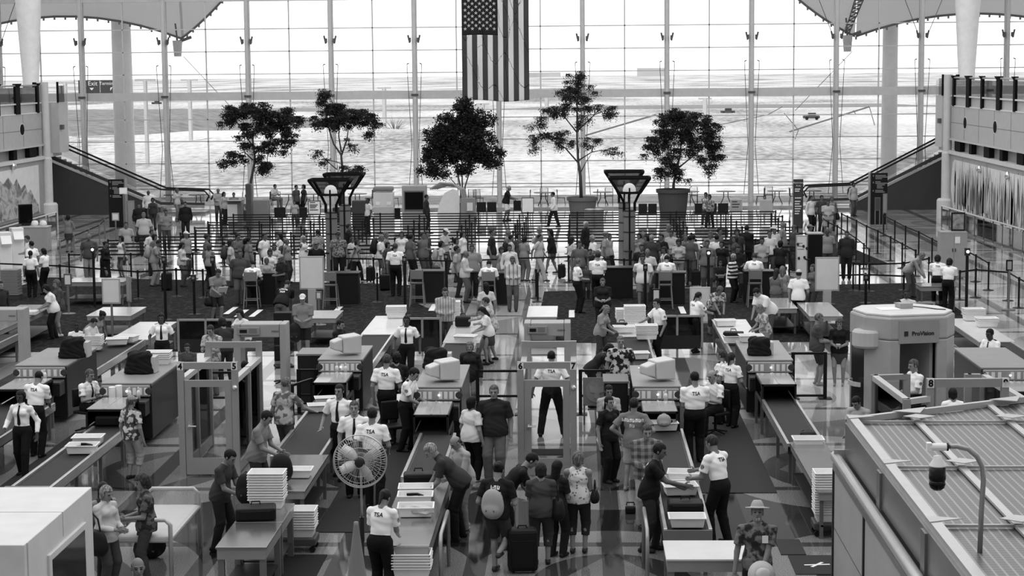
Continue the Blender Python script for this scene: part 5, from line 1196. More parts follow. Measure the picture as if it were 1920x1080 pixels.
# ---------------------------------------------------------------- screening lanes
FOOT = []
BODY = M(48, .4, .2); BODYT = M(135, .4, .1); RAILM = M(215, .2, .8); BELTM = M(36, .7); LEGM = M(110, .35, .6)
def xray(x0, x1, y0, y1, lb, mon='none', hoodlen=1.45, v=30):
    """scanner whose exit faces the camera; belt at .72"""
    FOOT.append((x0, x1, y0 - .5, y1)); cx = (x0 + x1) / 2; w = x1 - x0; o = thing('xray_scanner', lb, 'scanner', (cx, y0, 0)); L = y1 - y0; m = M(v, .4, .2)
    MB().box(-w / 2, w / 2, .0, L, .12, 1.26).build('body', m, o, bevel=.03)
    MB().box(-w / 2 - .01, w / 2 + .01, .02, L, 1.26, 1.30).build('top_panel', BODYT, o, bevel=.01)
    MB().box(-w / 2 + .02, w / 2 - .02, -.06, .0, 1.02, 1.26).build('control_panel', M(150, .4), o, bevel=.02)
    k = MB()
    for i in range(8):
        if i == 3: continue
        xx = -w / 2 + .1 + i * (w - .2) / 7; k.box(xx - .036, xx + .036, -.066, -.06, 1.06, 1.21)
    k.build('instruction_label', M(225, .5), o)
    for s in (-1, 1): q = MB().lathe([(.08, 0), (.08, .012), (.06, .02)], 12).build('knob', M(60), o); q.rotation_euler = (PI / 2, 0, 0); q.location = (s * (w / 2 - .05), -.05, 1.14)
    q = MB().lathe([(0, 0), (.02, 0), (.02, .01), (0, .01)], 8).build('indicator_lamp', emis(255, 3), o); q.rotation_euler = (PI / 2, 0, 0); q.location = (.02, -.07, 1.14)
    MB().box(-w / 2 + .03, w / 2 - .03, -.5, -.06, .94, .99).build('console_shelf', M(60, .3), o, bevel=.01)
    MB().box(-w / 2 + .03, w / 2 - .03, -.48, -.06, .68, .94).build('console_front', M(36, .4), o)
    # exit hood with glass lid
    h0, h1 = -.5 - hoodlen, -.5; hw = w * .34; k = MB()
    for s in (-1, 1):
        k.box(s * hw - .02, s * hw + .02, h0, h1, 1.04, 1.08); k.box(s * hw - .02, s * hw + .02, h0, h0 + .04, .7, 1.08); k.box(s * hw - .02, s * hw + .02, h1 - .04, h1, .7, 1.08)
    for y in (h0, h1 - .04): k.box(-hw, hw, y, y + .04, 1.04, 1.08)
    k.build('hood_frame', M(30, .4), o)
    MB().box(-hw, hw, h0 + .02, h1 - .02, 1.08, 1.09).build('hood_glass', M(190, .12, .5), o); MB().box(-.012, .012, h0, h1, 1.085, 1.10).build('hood_bar', RAILM, o)
    for s in (-1, 1): MB().box(s * hw - .008, s * hw + .008, h0 + .04, h1 - .04, .74, 1.04).build('side_glass', glass('smoked_glass', .35, .6), o)
    MB().box(-hw + .02, hw - .02, h1 - .05, h1 - .03, .73, 1.04).build('lead_curtain', M(16, .6), o)
    k = MB()
    for y in (h0 + .1, h1 - .1):
        for s in (-1, 1): k.box(s * hw - .03, s * hw + .03, y - .03, y + .03, 0, .66)
    k.build('hood_legs', LEGM, o)
    MB().box(-hw - .02, hw + .02, h0, h1, .64, .70).build('belt_bed', M(60), o); MB().box(-hw + .02, hw - .02, h0, h1, .70, .725).build('belt', BELTM, o)
    if mon == 'crt':
        q = MB().prism([(-.22, 0), (.2, .03), (.2, .40), (-.22, .44)], 'x', -.24, .24).prism([(.2, .06), (.42, .12), (.42, .30), (.2, .37)], 'x', -.17, .17).build('monitor', M(190, .4), o, bevel=.03); q.location = ((.12 if x0 > -3.4 or x0 < -5 else -.2), .75, 1.33); q.rotation_euler = (0, 0, 2.0)
        MB().prism([(0.03, .04), (0.03, .38)], 'x', 0, 0) if False else None
        s_ = MB().box(-.19, .19, -.235, -.225, .06, .38).build('screen', M(215, .2), q)
    return o
def conveyor(x0, x1, y0, y1, lb, z=.72, legs=True, end=False, cat='conveyor'):
    cx, cy = (x0 + x1) / 2, (y0 + y1) / 2; w = x1 - x0; L = y1 - y0; FOOT.append((x0, x1, y0, y1)); o = thing('conveyor', lb, cat, (cx, cy, 0))
    MB().box(-w / 2 + .05, w / 2 - .05, -L / 2, L / 2, z - .02, z).build('belt', BELTM, o)
    MB().box(-w / 2, w / 2, -L / 2, L / 2, z - .16, z - .02).build('bed', M(60, .35, .4), o)
    for s in (-1, 1): MB().box(s * (w / 2) - .03, s * (w / 2) + .03, -L / 2, L / 2, z - .12, z + .05).build('side_rail', RAILM, o, bevel=.008)
    n = max(2, int(L / 1.8) + 1)
    for i in range(n):
        y = -L / 2 + .2 + (L - .4) * i / (n - 1)
        for s in (-1, 1): MB().box(s * (w / 2 - .06) - .03, s * (w / 2 - .06) + .03, y - .03, y + .03, 0, z - .14).build('leg', LEGM, o)
    if end: MB().box(-w / 2 - .03, w / 2 + .03, -L / 2 - .03, -L / 2, z - .38, z + .03).build('end_panel', M(120, .35, .3), o)
    return o
def steel_table(x0, x1, y0, y1, lb, z=.8, v=165, leg=.03, shelf=True, apron=.12, name='steel_table', cat='table', rough=.16, metal=.85, vl=110):
    cx, cy = (x0 + x1) / 2, (y0 + y1) / 2; w, L = x1 - x0, y1 - y0; FOOT.append((x0, x1, y0, y1)); o = thing(name, lb, cat, (cx, cy, 0))
    MB().box(-w / 2, w / 2, -L / 2, L / 2, z - .03, z).build('tabletop', M(v, rough, metal), o, bevel=.006); MB().box(-w / 2 + .02, w / 2 - .02, -L / 2 + .02, L / 2 - .02, z - .03 - apron, z - .03).build('apron', M(150, .35, .4), o)
    for s in (-1, 1):
        for t in (-1, 1): MB().box(s * (w / 2 - .07) - leg, s * (w / 2 - .07) + leg, t * (L / 2 - .09) - leg, t * (L / 2 - .09) + leg, 0, z - .03 - apron).build('leg', M(vl, .35, .5), o)
    if shelf: MB().box(-w / 2 + .06, w / 2 - .06, -L / 2 + .06, L / 2 - .06, .2, .23).build('lower_shelf', M(60, .35, .5), o)
    return o
LN = {'A': (-12.35, -11.35), 'B': (-9.95, -8.9), 'C': (-5.85, -4.85), 'D': (-3.35, -2.4), 'E': (1.1, 2.05), 'F': (3.75, 4.72), 'G': (8.55, 9.5)}
xray(-12.5, -11.35, 41.7, 44.4, 'dark x-ray scanner at the far left with console strip and draped screen')
xray(-9.95, -8.9, 39.2, 42.2, 'large dark x-ray scanner with paper towel roll on its console', hoodlen=1.4)
xray(-5.85, -4.85, 42.4, 44.6, 'x-ray scanner with pale monitor on top, behind the man in the floral shirt', 'crt', 1.4)
xray(-3.35, -2.4, 38.6, 41.6, 'x-ray scanner just left of the aisle beside the writing officer', 'crt', 1.5, 34)
xray(1.1, 2.05, 38.6, 41.4, 'x-ray scanner right of the aisle with large pale monitor', 'crt', 1.2)
xray(3.7, 4.72, 42.1, 45.2, 'x-ray scanner with tray and black coat on top, right of the twin officers', 'none', 1.5)
xray(8.6, 9.75, 40.9, 43.9, 'x-ray scanner at the right edge behind the glass pen', 'none', 1.3, 48)
conveyor(-12.3, -11.15, 34.0, 39.9, 'dark belt conveyor at the left edge behind the woman officer')
conveyor(-9.62, -8.95, 31.6, 37.2, 'dark belt conveyor carrying white trays of shoes at the left', end=False)
conveyor(-5.6, -4.72, 34.2, 40.3, 'dark belt conveyor ending in a steel table beside the tan floral man')
conveyor(-3.05, -2.4, 32.4, 36.4, 'dark belt conveyor between the writing officer and the large man')
conveyor(1.3, 1.98, 28.6, 36.8, 'long dark belt conveyor with trays on its near end, right of centre', end=True)
conveyor(3.88, 4.55, 35.3, 40.1, 'dark belt conveyor slanting down to the right table')
conveyor(8.75, 9.5, 38.2, 38.9, 'short belt stub before the right edge scanner')
steel_table(-5.25, -4.55, 31.15, 34.15, 'reflective steel table at the end of the belt, holding a backpack and tray')
steel_table(-3.0, -2.2, 27.45, 32.35, 'long steel table with trays, beside the leaning grey haired man', apron=.22)
steel_table(3.9, 4.55, 31.0, 35.25, 'long steel table running beside the mesh roofed room')
steel_table(-9.7, -8.95, 28.3, 31.55, 'steel table behind the white booth on the left')
# infeed side
for x0, x1, y0, y1, ym, a, b in ((-12.3, -11.4, 44.5, 49.6, 53.2, 'left infeed belt where the woman in the grey top loads trays', 'white topped infeed table of the leftmost scanner'), (-9.8, -9.05, 42.3, 44.5, 47.0, 'short infeed belt behind the towel roll scanner', 'white topped infeed table behind the towel roll scanner'), (-5.75, -4.95, 44.8, 50.4, 54.3, 'bright railed infeed belt left of the officer with crossed tie', 'gleaming white infeed table left of the aisle'), (-3.45, -2.65, 41.8, 48.8, 53.4, 'railed infeed belt where the girl in white bends over a tray', 'infeed table with the coat and tray stacks, left of the aisle'), (1.1, 1.8, 41.6, 49.8, 53.4, 'infeed belt right of the aisle beside the floral shirt man', 'infeed table holding tall stacks of white trays'), (3.75, 4.55, 45.4, 48.5, 53.2, 'infeed belt where travellers unload, beside the woman officer', 'infeed table before the man in the white polo'), (10.2, 10.95, 44.1, 48.6, 53.2, 'infeed belt at the right by the seated officer', 'infeed table with white trays at the far right')):
    conveyor(x0, x1, y0, y1, a); steel_table(x0 - .05, x1 + .1, y1 + .05, ym, b, .76, 215, rough=.2, metal=.3)
steel_table(-17.2, -15.2, 63.3, 64.6, 'long table with small trays behind the left cross belt', .8, 190, metal=.4)
steel_table(-14.2, -12.9, 54.5, 56.5, 'white square table on the left carpet', .78, 200, metal=.3)
steel_table(-7.75, -6.85, 53.6, 55.3, 'small table with a telephone beside the thick sign post', .8, 205, metal=.3)
steel_table(-1.45, -.6, 52.9, 55.3, 'white table with an oval basket beneath in the middle of the aisle', .9, 215, metal=.3)
steel_table(6.45, 7.4, 53.6, 56.7, 'steel table behind the couple waiting at the right', .8, 190, metal=.5)
steel_table(5.4, 6.35, 55.5, 58.0, 'steel table left of the thick sign post at the right', .78, 190, metal=.5)
steel_table(10.8, 11.95, 60.75, 61.7, 'small grey table where two officers and an old man lean', .8, 120, metal=.2)
steel_table(-16.7, -15.6, 50.2, 56.5, 'long infeed table with bags at the far left edge', .86, 170, metal=.5)
conveyor(-15.9, -15.1, 48.0, 51.0, 'railed belt section at the far left edge')
# wooden desks seen on the infeed side (panels with glass)
def divider(x0, x1, Y, lb, h=1.05):
    w = x1 - x0; o = thing('glass_divider', lb, 'divider', ((x0 + x1) / 2, Y, 0)); k = MB()
    for s in (-1, 0, 1): k.box(s * w / 2 - .03, s * w / 2 + .03, -.03, .03, 0, h)
    k.box(-w / 2, w / 2, -.04, .04, h - .05, h).box(-w / 2, w / 2, -.03, .03, .12, .17).build('frame', M(165, .3, .6), o); MB().box(-w / 2 + .03, w / 2 - .03, -.006, .006, .17, h - .05).build('pane', glass('smoked_glass'), o)
    MB().box(-w / 2 + .05, w / 2 - .05, -.05, -.035, .14, .5).build('kick_panel', M(40, .3), o)
divider(-4.75, -3.75, 51.6, 'framed smoked divider left of the tray stacks, left of the aisle'); divider(2.0, 3.35, 51.9, 'framed smoked divider between young officer and ponytail officer'); divider(-10.9, -9.4, 51.5, 'framed smoked divider behind the dark haired officer with tie'); divider(9.0, 10.1, 54.6, 'framed smoked divider right of the body scanner')
# ---------------------------------------------------------------- walk-through detectors and glass pens
def detector(x0, x1, Y, lb, h=2.2):
    w = x1 - x0; o = thing('metal_detector', lb, 'metal detector', ((x0 + x1) / 2, Y, 0)); m = M(152, .4, .1)
    for s in (-1, 1): MB().box(s * w / 2 - .07 * (1 + s), s * w / 2 + .07 * (1 - s), -.3, .3, 0, h).build('side_panel', m, o, bevel=.02)
    MB().box(-w / 2 + .145, w / 2 - .145, -.29, .29, h - .3, h - .005).build('crosspiece', m, o, bevel=.02); q = MB().box(-w * .42, -.0, -.34, -.3, h - .24, h - .07).build('control_box', M(135, .4), o, bevel=.01)
    MB().box(-w * .38, -w * .24, -.35, -.34, h - .19, h - .12).build('display', M(25, .2), q); MB().box(-w * .2, -w * .05, -.345, -.34, h - .2, h - .1).build('keypad', M(110), q)
    text('lettering', 'metor', M(60), o, .07, (w * .3, -.305, h - .16), (PI / 2, 0, 0), .002)
detector(-7.6, -6.45, 42.0, 'light grey walk-through metal detector left of the man holding the backpack'); detector(-1.2, -.18, 42.0, 'light grey walk-through metal detector in the middle of the aisle'); detector(5.5, 6.6, 38.6, 'light grey detector frame beside the body scanner opening') if False else None
def pen(x0, x1, y0, y1, lb, nums, door=True):
    w, L = x1 - x0, y1 - y0; o = thing('glass_pen', lb, 'glass pen', ((x0 + x1) / 2, y0, 0)); m = M(150, .35, .3); t = .06
    for s in (-1, 1):
        X = s * (w / 2 - t)
        for y, h in ((0, 2.21), (L / 2, 1.88), (L, 2.21)): MB().box(X - t, X + t, y - .05, y + .05, 0, h).build('post', m, o)
        for ya, yb in ((.05, L / 2 - .05), (L / 2 + .05, L - .05)):
            MB().box(X - t * .95, X + t * .95, ya, yb, 1.80, 1.90).build('top_rail', M(195, .3, .3), o); MB().box(X - t * .8, X + t * .8, ya, yb, .06, .26).build('bottom_rail', m, o)
            MB().box(X - .006, X + .006, ya, yb, .26, 1.80).build('side_glass', glass('pen_glass', .97, .45), o)
    for y, nm in ((0, 'front_header'), (L, 'rear_header')): MB().box(-w / 2 + 2 * t, w / 2 - 2 * t, y - .045, y + .045, 2.08, 2.205).build(nm, m, o)
    if door:
        a, b = -w / 2 + 2 * t + .008, w / 2 - 2 * t - .008; k = MB(); k.box(a, a + .13, -.03, .03, .03, 1.86).box(b - .13, b, -.03, .03, .03, 1.86).box(a + .13, b - .13, -.029, .029, 1.73, 1.859).box(a + .13, b - .13, -.029, .029, .031, .35); d = k.build('door', m, o)
        MB().box(a + .13, b - .13, -.006, .006, .35, 1.73).build('door_glass', glass('pen_glass'), d)
        MB().tube([(a + .07, -.03, .98), (a + .07, -.09, .98), (a + .22, -.09, .98)], .018, 8).build('door_handle', M(220, .15, .9), d); MB().cbox(a + .07, -.035, .93, .05, .01, .12).build('handle_plate', M(200, .2, .8), d)
        q = MB().lathe([(.05, 0), (.05, .02), (.03, .05), (0, .06)], 14).build('bell_button', M(225, .2, .8), o); q.rotation_euler = (PI / 2, 0, 0); q.location = (w / 2 - t, -.05, 1.72)
    for s, n in zip((-1, 1), nums):
        X = s * (w / 2 - t); q = MB().box(X - .058, X + .058, -.056, -.05, 2.06, 2.2).build('number_plate', M(215, .5), o); text('lettering', n, M(18, .5), q, .16, (X, -.060, 2.13), (PI / 2, 0, 0), .002, bold=.006)
    return o
detector(-14.85, -13.55, 46.3, 'light grey detector post cut by the left picture edge', 2.02)
pen(-7.68, -6.52, 36.1, 38.9, 'grey framed glass pen with door, numbered 4 and 5', '45'); p_ = pen(-1.17, -.05, 36.0, 38.8, 'grey framed glass pen with door, numbered 6 and 7', '67')
p_['label'] = 'grey framed glass pen six and seven, enclosing the officer with legs apart'; COL.objects['glass_pen']['label'] = 'grey framed glass pen four and five at the left of the steel table'
# pen 8-9, seen over the mesh roofed room
o = thing('glass_pen', 'wide grey framed glass pen eight and nine before the body scanner', 'glass pen', (0, 0, 0)); m = M(150, .35, .3); FOOT.append((6.1, 7.6, 33.7, 33.9))
def bar(a, b, w=.12, h=.1, mm=m, nm='rail'): return MB().obox(a, b, w, h).build(nm, mm, o)
A1 = (*G(1640, 705, 1.88), 1.85); A2 = (*G(1700, 750, 1.88), 1.85); H1 = (*G(1744, 718, 2.13), 0); H2 = (*G(1884, 717, 2.13), 0); B1 = (*G(1700, 703, 1.88), 1.85); C1 = (*G(1815, 703, 1.88), 1.85); C2 = (*G(1845, 703, 1.88), 1.85); C3 = (*G(1915, 745, 1.88), 1.85)
bar(A1, A2, .12, .1, M(190, .3, .3)); bar(A2, (H1[0], H1[1], 1.85), .1, .1, M(190, .3, .3)); bar(A1, B1); bar(C1, C2); bar(C2, C3, .12, .1, M(190, .3, .3)); bar((H1[0] + .07, H1[1], 2.13), (H2[0] - .07, H2[1], 2.13), .11, .15, m, 'front_header'); bar((H1[0] + .07, H1[1], 1.5), (H2[0] - .07, H2[1], 1.5), .1, .12)
for p, h in ((A1, 1.9), (A2, 1.9), (B1, 1.9), (H1, 2.21), (H2, 2.21), (C1, 1.9), (C2, 1.9)): MB().cbox(p[0], p[1], 0, .13, .12, h).build('post', m, o)
for a, b in ((A1, A2), (A2, H1), (A1, B1), (C1, C2), (C2, C3), (H1, H2)): MB().obox((a[0], a[1], .9), (b[0], b[1], .9), .012, 1.7 if a is not H1 else 1.1).build('side_glass', glass('pen_glass'), o)
for p, n in ((H1, '8'), (H2, '9')): q = MB().box(p[0] - .06, p[0] + .06, p[1] - .072, p[1] - .064, 2.05, 2.21).build('number_plate', M(215, .5), o); text('lettering', n, M(18, .5), q, .17, (p[0], p[1] - .078, 2.13), (PI / 2, 0, 0), .002, bold=.006)
# body scanner
def scanner():
    X0, X1, Yf, Yb, H_ = 5.35, 7.05, 38.0, 40.6, 2.72
    X0, Xc0 = 5.42, 5.42; o = thing('body_scanner', 'large light grey round-cornered body scanner with open doorway', 'body scanner', (6.45, 39.9, 0)); m = M(160, .4, .15)
    def P8(r, ry=None): ry = ry or r; return [(-r, -ry * .45), (-r * .62, -ry), (r * .62, -ry), (r, -ry * .45), (r, ry * .45), (r * .62, ry), (-r * .62, ry), (-r, ry * .45)]
    MB().prism(P8(1.05, .95), 'z', 2.15, 2.68).build('roof_housing', m, o, bevel=.05); MB().prism(P8(1.0, .9), 'z', 2.68, 2.74).build('roof_plate', M(195, .4), o, bevel=.02)
    MB().prism(P8(1.05, .95), 'z', 0, .08).build('floor_plate', M(90, .5), o)
    for s in (-1, 1):
        MB().prism([(s * 1.05, -.43), (s * .65, -.95), (s * .42, -.95), (s * .42, -.85), (s * .62, -.83), (s * .95, -.38)], 'z', .08, 2.15).build('front_pillar', m, o, bevel=.02)
        MB().prism([(s * 1.05, .43), (s * .65, .95), (s * .42, .95), (s * .42, .85), (s * .62, .83), (s * .95, .38)], 'z', .08, 2.15).build('rear_pillar', m, o, bevel=.02)
        MB().box(s * 1.0 - .02, s * 1.0 + .02, -.4, .4, .08, 2.15).build('curved_window', M(40, .2), o)
        MB().prism([(s * .95, -.36), (s * .7, -.75), (s * .66, -.72), (s * .9, -.34)], 'z', .5, 1.9).build('dark_glass', M(20, .1), o)
    MB().box(-.46, .46, -.965, -.93, 2.08, 2.6).build('fascia', M(140, .4), o); MB().prism([(.05, .86), (.43, .86), (.43, -.7), (.36, -.7), (.30, .2), (.05, .6)], 'z', .08, 2.12).build('inner_panel', M(165, .4), o); MB().box(-.36, -.30, .3, .4, .1, 2.1).build('inner_mast', M(150, .3), o)
    k = MB()
    for i in range(9):
        a = PI * (.15 + .7 * i / 8); b = PI * (.15 + .7 * (i + 1) / 8); k.obox((-1.05 - .22 * math.sin(a), -.2 - .35 * math.cos(a), 1.1), (-1.05 - .22 * math.sin(b), -.2 - .35 * math.cos(b), 1.1), .03, .1)
    k.build('curved_rail', M(175), o)
    MB().lathe([(.30, 1.95), (.34, 2.0), (.34, 2.3), (.3, 2.35)], 20, (-.95, -.4, 0)).build('corner_housing', M(175), o)
    MB().box(.42, .0, -.7, .7, .08, 2.1) if False else None
    MB().box(-.44, -.40, -.8, .8, .1, 2.1).build('inner_mast', M(30, .3), o)
    q = MB().box(-.05, .25, -.0, .3, 2.74, 2.86).build('cable_box', M(150), o); MB().box(-.55, -.1, -.2, .25, 2.74, 2.76).build('paper', M(225), o)
    MB().tube([(.25, .1, 2.78), (.5, 0, 2.76), (.7, -.3, 2.75), (.85, -.4, 2.75)], .012, 5).build('cable', M(30), o)
    text('lettering', 'ProVision', M(30), o, .13, (.09, -.972, 2.30), (PI / 2, 0, 0), .002, bold=.003); MB().box(-.34, -.25, -.975, -.966, 2.25, 2.36).build('logo_mark', M(45), o)
    o.location = (6.93, 41.1, 0); o.rotation_euler = (0, 0, .22); o.scale = (.97, .97, .93); FOOT.append((6.0, 7.3, 40.2, 42)); return o
scanner()
# gate frames between lanes
def gate(x0, x1, Y, lb, h=1.02, low=.45, ends=True):
    o = thing('gate_bar', lb, 'barrier', (x0, Y, 0)); w = x1 - x0
    MB().box(0, w, -.03, .03, h - .05, h).build('top_bar', BK, o); MB().box(0, w, -.03, .03, low - .05, low).build('lower_bar', BK, o) if low else None
    for x in ((0, w) if ends else (0,)): MB().box(x - .04, x + .04, -.04, .04, 0, h).cbox(x, 0, 0, .3, .3, .02).build('post', BK, o)
gate(-2.28, -1.3, 42.6, 'black barrier bar between the aisle scanner and pen 6'); gate(.03, 1.0, 42.6, 'black barrier bar between pen 7 and the right scanner'); gate(-6.35, -5.95, 42.8, 'short black barrier between detector and pale monitor scanner'); gate(5.0, 5.75, 44.6, 'black glass barrier where the couple waits', 1.1, .1)
gate(-8.7, -7.75, 42.5, 'black barrier left of the detector behind pen 4')
o = thing('angled_barrier', 'black angled stand barrier right of pen 5', 'barrier', (-6.1, 40.2, 0)); MB().box(-.03, .03, -.03, .03, 0, 1.1).box(.27, .33, .77, .83, 0, 1.1).obox((0, 0, 1.08), (.3, .8, 1.08), .05, .05).lathe([(.22, 0), (.22, .03)], 16).build('frame', BK, o)
# ---------------------------------------------------------------- trays
TRAY = M(222, .45)
def tray_mesh(w=.56, d=.42, h=.16):
    k = MB(); b = .04
    O = [(-w / 2 + b, -d / 2 + b, 0), (w / 2 - b, -d / 2 + b, 0), (w / 2 - b, d / 2 - b, 0), (-w / 2 + b, d / 2 - b, 0)]
    def ring(dx, z): return [(-w / 2 + dx, -d / 2 + dx, z), (w / 2 - dx, -d / 2 + dx, z), (w / 2 - dx, d / 2 - dx, z), (-w / 2 + dx, d / 2 - dx, z)]
    R = [ring(b, 0), ring(.015, h - .02), ring(-.01, h - .02), ring(-.01, h), ring(.012, h), ring(b + .012, .012)]
    v = [p for r in R for p in r]; f = [(3, 2, 1, 0)]
    for i in range(5):
        for j in range(4): f.append((i * 4 + j, i * 4 + (j + 1) % 4, (i + 1) * 4 + (j + 1) % 4, (i + 1) * 4 + j))
    f.append((20, 21, 22, 23)); k.add(v, f); return k
ORD2 = ORD + ['fifteenth', 'sixteenth', 'seventeenth']
TM = tray_mesh().mesh('tray'); TM.materials.append(TRAY)
def tray(X, Y, z, lb, rz=0, group=None, s=1.0):
    o = link('tray', TM); o.location = (X, Y, z); o.rotation_euler = (0, 0, rz); o.scale = (s, s, s); props(o, lb, 'tray', group)
    b = o.modifiers.new('bevel', 'BEVEL'); b.width = .008; b.segments = 2; return o
def stack(X, Y, z, n, lb, rz=0, cart=True):
    g = 'trays in the ' + lb
    for i in range(n): tray(X + .004 * math.sin(i * 2.1), Y + .004 * math.cos(i * 1.7), z + i * .042, 'white tray %d of the %s counted from below' % (i + 1, lb) if False else 'white tray in the %s, %s' % (lb, 'topmost' if i == n - 1 else 'lowest' if i == 0 else '%s from the bottom' % ORD2[i]), rz, g)
def cart(X, Y, lb):
    o = thing('tray_cart', lb, 'cart', (X, Y, 0)); MB().cbox(0, 0, .12, .6, .48, .12).build('deck', M(70, .5), o, bevel=.02)
    for s in (-1, 1):
        for t in (-1, 1): q = MB().lathe([(.05, -.02), (.05, .02)], 10).build('wheel', M(25), o); q.rotation_euler = (PI / 2, 0, 0); q.location = (s * .24, t * .18, .052)
def at(x, y, z): X, Y = G(x, y, z); return X, Y
# stacks beside the work tables
X, Y = at(546, 990, .0); X, Y = -4.55, 29.9
cart(X + .0, 30.35, 'wheeled cart under the low tray stack by the steel table'); stack(X, 30.35, .24, 8, 'low stack behind the bag table')
stack(-4.95, 29.75, .85, 11, 'tall stack on the bag table')
cart(4.0, 32.4 - 2.1, 'wheeled cart under the tall tray stack by the mesh roofed room') if False else None
X, Y = at(1557, 975, .24); cart(X, Y, 'wheeled cart under the tall tray stack beside the mesh roofed room'); stack(X, Y, .24, 17, 'tall stack beside the mesh roofed room')
X, Y = at(773, 1062, .5); cart(X, Y, 'wheeled cart at the end of the long steel table'); stack(X, Y, .36, 6, 'short stack at the long table end')
def tr(x, y, z, lb, rz=0, s=1.0): X, Y = at(x, y, z); return tray(X, Y, z, lb, rz, None, s)
tr(155, 848, .74, 'white tray holding dark belts on the left belt', .05); tr(166, 832, .74, 'empty white tray behind the one with belts on the left belt', .05)
tr(558, 893, .81, 'white tray on the steel table beside the black backpack', 0, .9)
tr(600, 770, .74, 'white tray the floral shirt man reaches into', .2, .9); tr(610, 755, .74, 'dark shaded tray just behind the reached-for tray', .2, .8)
tr(780, 965, .81, 'white tray heaped with clothes nearest on the long steel table', .05); tr(779, 943, .81, 'white tray holding a dark belt on the long steel table', .05); tr(780, 928, .81, 'empty white tray farthest on the long steel table', .05)
tr(1288, 985, .74, 'white empty tray at the very end of the right belt', 0, 1.0); tr(1275, 925, .74, 'white tray behind the black suitcase on the right belt', .1); tr(1278, 912, .74, 'white tray under the pointing hand on the right belt', .1); tr(1283, 900, .79, 'white tray topmost of the row on the right belt', -.1)
tr(1243, 805, .74, 'white tray with shoes and a pouch at the scanner exit', .1); tr(1515, 836, .74, 'white tray with a black hat on the right belt', 0)
tr(1377, 640, .8, 'white tray with a dark handbag on the right infeed', .1); tr(1360, 610, .78, 'empty white tray at the head of the right infeed', .1); tr(1408, 640, 1.31, 'upturned white tray on top of the scanner', .05)
tr(1170, 622, .8, 'white tray before the young officer on the infeed', .1); tr(1195, 672, .74, 'tray with a dark jacket beside the flowered shirt man', .1)
tr(873, 640, .76, 'grey tray the girl in white bends over', -.2); tr(296, 678, 1.31, 'white tray stack on the towel roll scanner', 0) if False else None
tr(220, 645, .78, 'white tray under the hands of the woman in grey', .2); tr(238, 640, .78, 'white tray with papers by the woman in grey', -.2)
for x, y, z, n, lb in ((297, 682, 1.30, 4, 'pile on top of the towel roll scanner'), (1190, 612, .77, 11, 'tallest pile on the right infeed'), (1174, 606, .77, 7, 'shorter pile on the right infeed'), (1212, 635, .76, 6, 'pile under the hand of the young officer'), (844, 600, .77, 10, 'pile on the left infeed'), (743, 595, .77, 5, 'small pile on the gleaming infeed table'), (1825, 600, .77, 5, 'low pile on the far right infeed'), (1850, 612, .77, 3, 'lowest pile at the far right infeed'), (172, 655, .76, 6, 'pile beside the boy in white')):
    X, Y = at(x, y, z); stack(X, Y, z, n, lb, .05)
# ---------------------------------------------------------------- bags and small things
BLK = M(20, .6)
def bag(X, Y, z, w, d, h, lb, rz=0, v=20, kind='suitcase', tilt=0):
    nm = {'suitcase': 'suitcase', 'backpack': 'backpack', 'tote': 'tote_bag', 'duffel': 'duffel_bag'}[kind]
    o = thing(nm, lb, {'suitcase': 'suitcase', 'backpack': 'backpack', 'tote': 'bag', 'duffel': 'bag'}[kind], (X, Y, z), rz); o.rotation_euler = (tilt, 0, rz); m = M(v, .6)
    if kind == 'backpack':
        F = Fld((-w, -d * 1.2, -.05), (w, d * 1.2, h + .1), .022); E3 = np.eye(3); F.ell((0, 0, h * .42), E3, (w / 2, d / 2, h * .45), .02); F.ell((0, .0, h * .68), E3, (w * .42, d * .42, h * .34), .05); F.ell((0, -d * .35, h * .3), E3, (w * .36, d * .3, h * .24), .03); F.cut((0, 0, 0), (0, 0, -1))
        b = link('body', np_mesh('body', [F.mesh()]), o); b.data.materials.append(m)
        for s in (-1, 1): MB().tube([(s * w * .25, d * .4, h * .85), (s * w * .3, d * .75, h * .6), (s * w * .28, d * .5, h * .15)], .018, 5).build('strap', m, o)
        MB().tube([(-.04, d * .2, h * .97), (0, d * .2, h * 1.04), (.04, d * .2, h * .97)], .01, 5).build('top_handle', m, o)
        MB().box(-w * .2, w * .2, -d * .62, -d * .60, h * .3, h * .36).build('pocket_zip', M(90, .4), o)
    elif kind == 'tote':
        F = Fld((-w, -d * 1.2, -.05), (w, d * 1.2, h + .1), .022); F.ell((0, 0, h * .4), np.eye(3), (w / 2, d / 2, h * .5), .02); F.ell((0, 0, h * .25), np.eye(3), (w * .52, d * .55, h * .3), .05); F.cut((0, 0, 0), (0, 0, -1)); F.cut((0, 0, h * .78), (0, 0, 1))
        b = link('body', np_mesh('body', [F.mesh()]), o); b.data.materials.append(m); MB().tube([(-w * .3, 0, h * .7), (-w * .2, 0, h * 1.15), (0, 0, h * 1.3), (w * .2, 0, h * 1.15), (w * .3, 0, h * .7)], .014, 6).build('handle', m, o)
    else:
        MB().cbox(0, 0, .03 if kind == 'suitcase' else 0, w, d, h).build('body', m, o, bevel=min(w, d, h) * .18)
        MB().box(-w * .38, w * .38, -d / 2 - .02, -d / 2, h * .15, h * .8).build('front_pocket', M(max(14, v - 4), .7), o, bevel=.008); MB().tube([(-.07, 0, h + .02), (-.06, 0, h + .07), (.06, 0, h + .07), (.07, 0, h + .02)], .012, 6).build('handle', m, o)
        if kind == 'suitcase':
            for s in (-1, 1): MB().lathe([(.03, 0), (.03, .04)], 8, (s * w * .4, d * .3, 0)).build('wheel', m, o)
            MB().tube([(-.1, d / 2, h), (-.1, d / 2, h + .42), (.1, d / 2, h + .42), (.1, d / 2, h)], .009, 6).build('pull_handle', M(150, .3, .7), o)
    return o
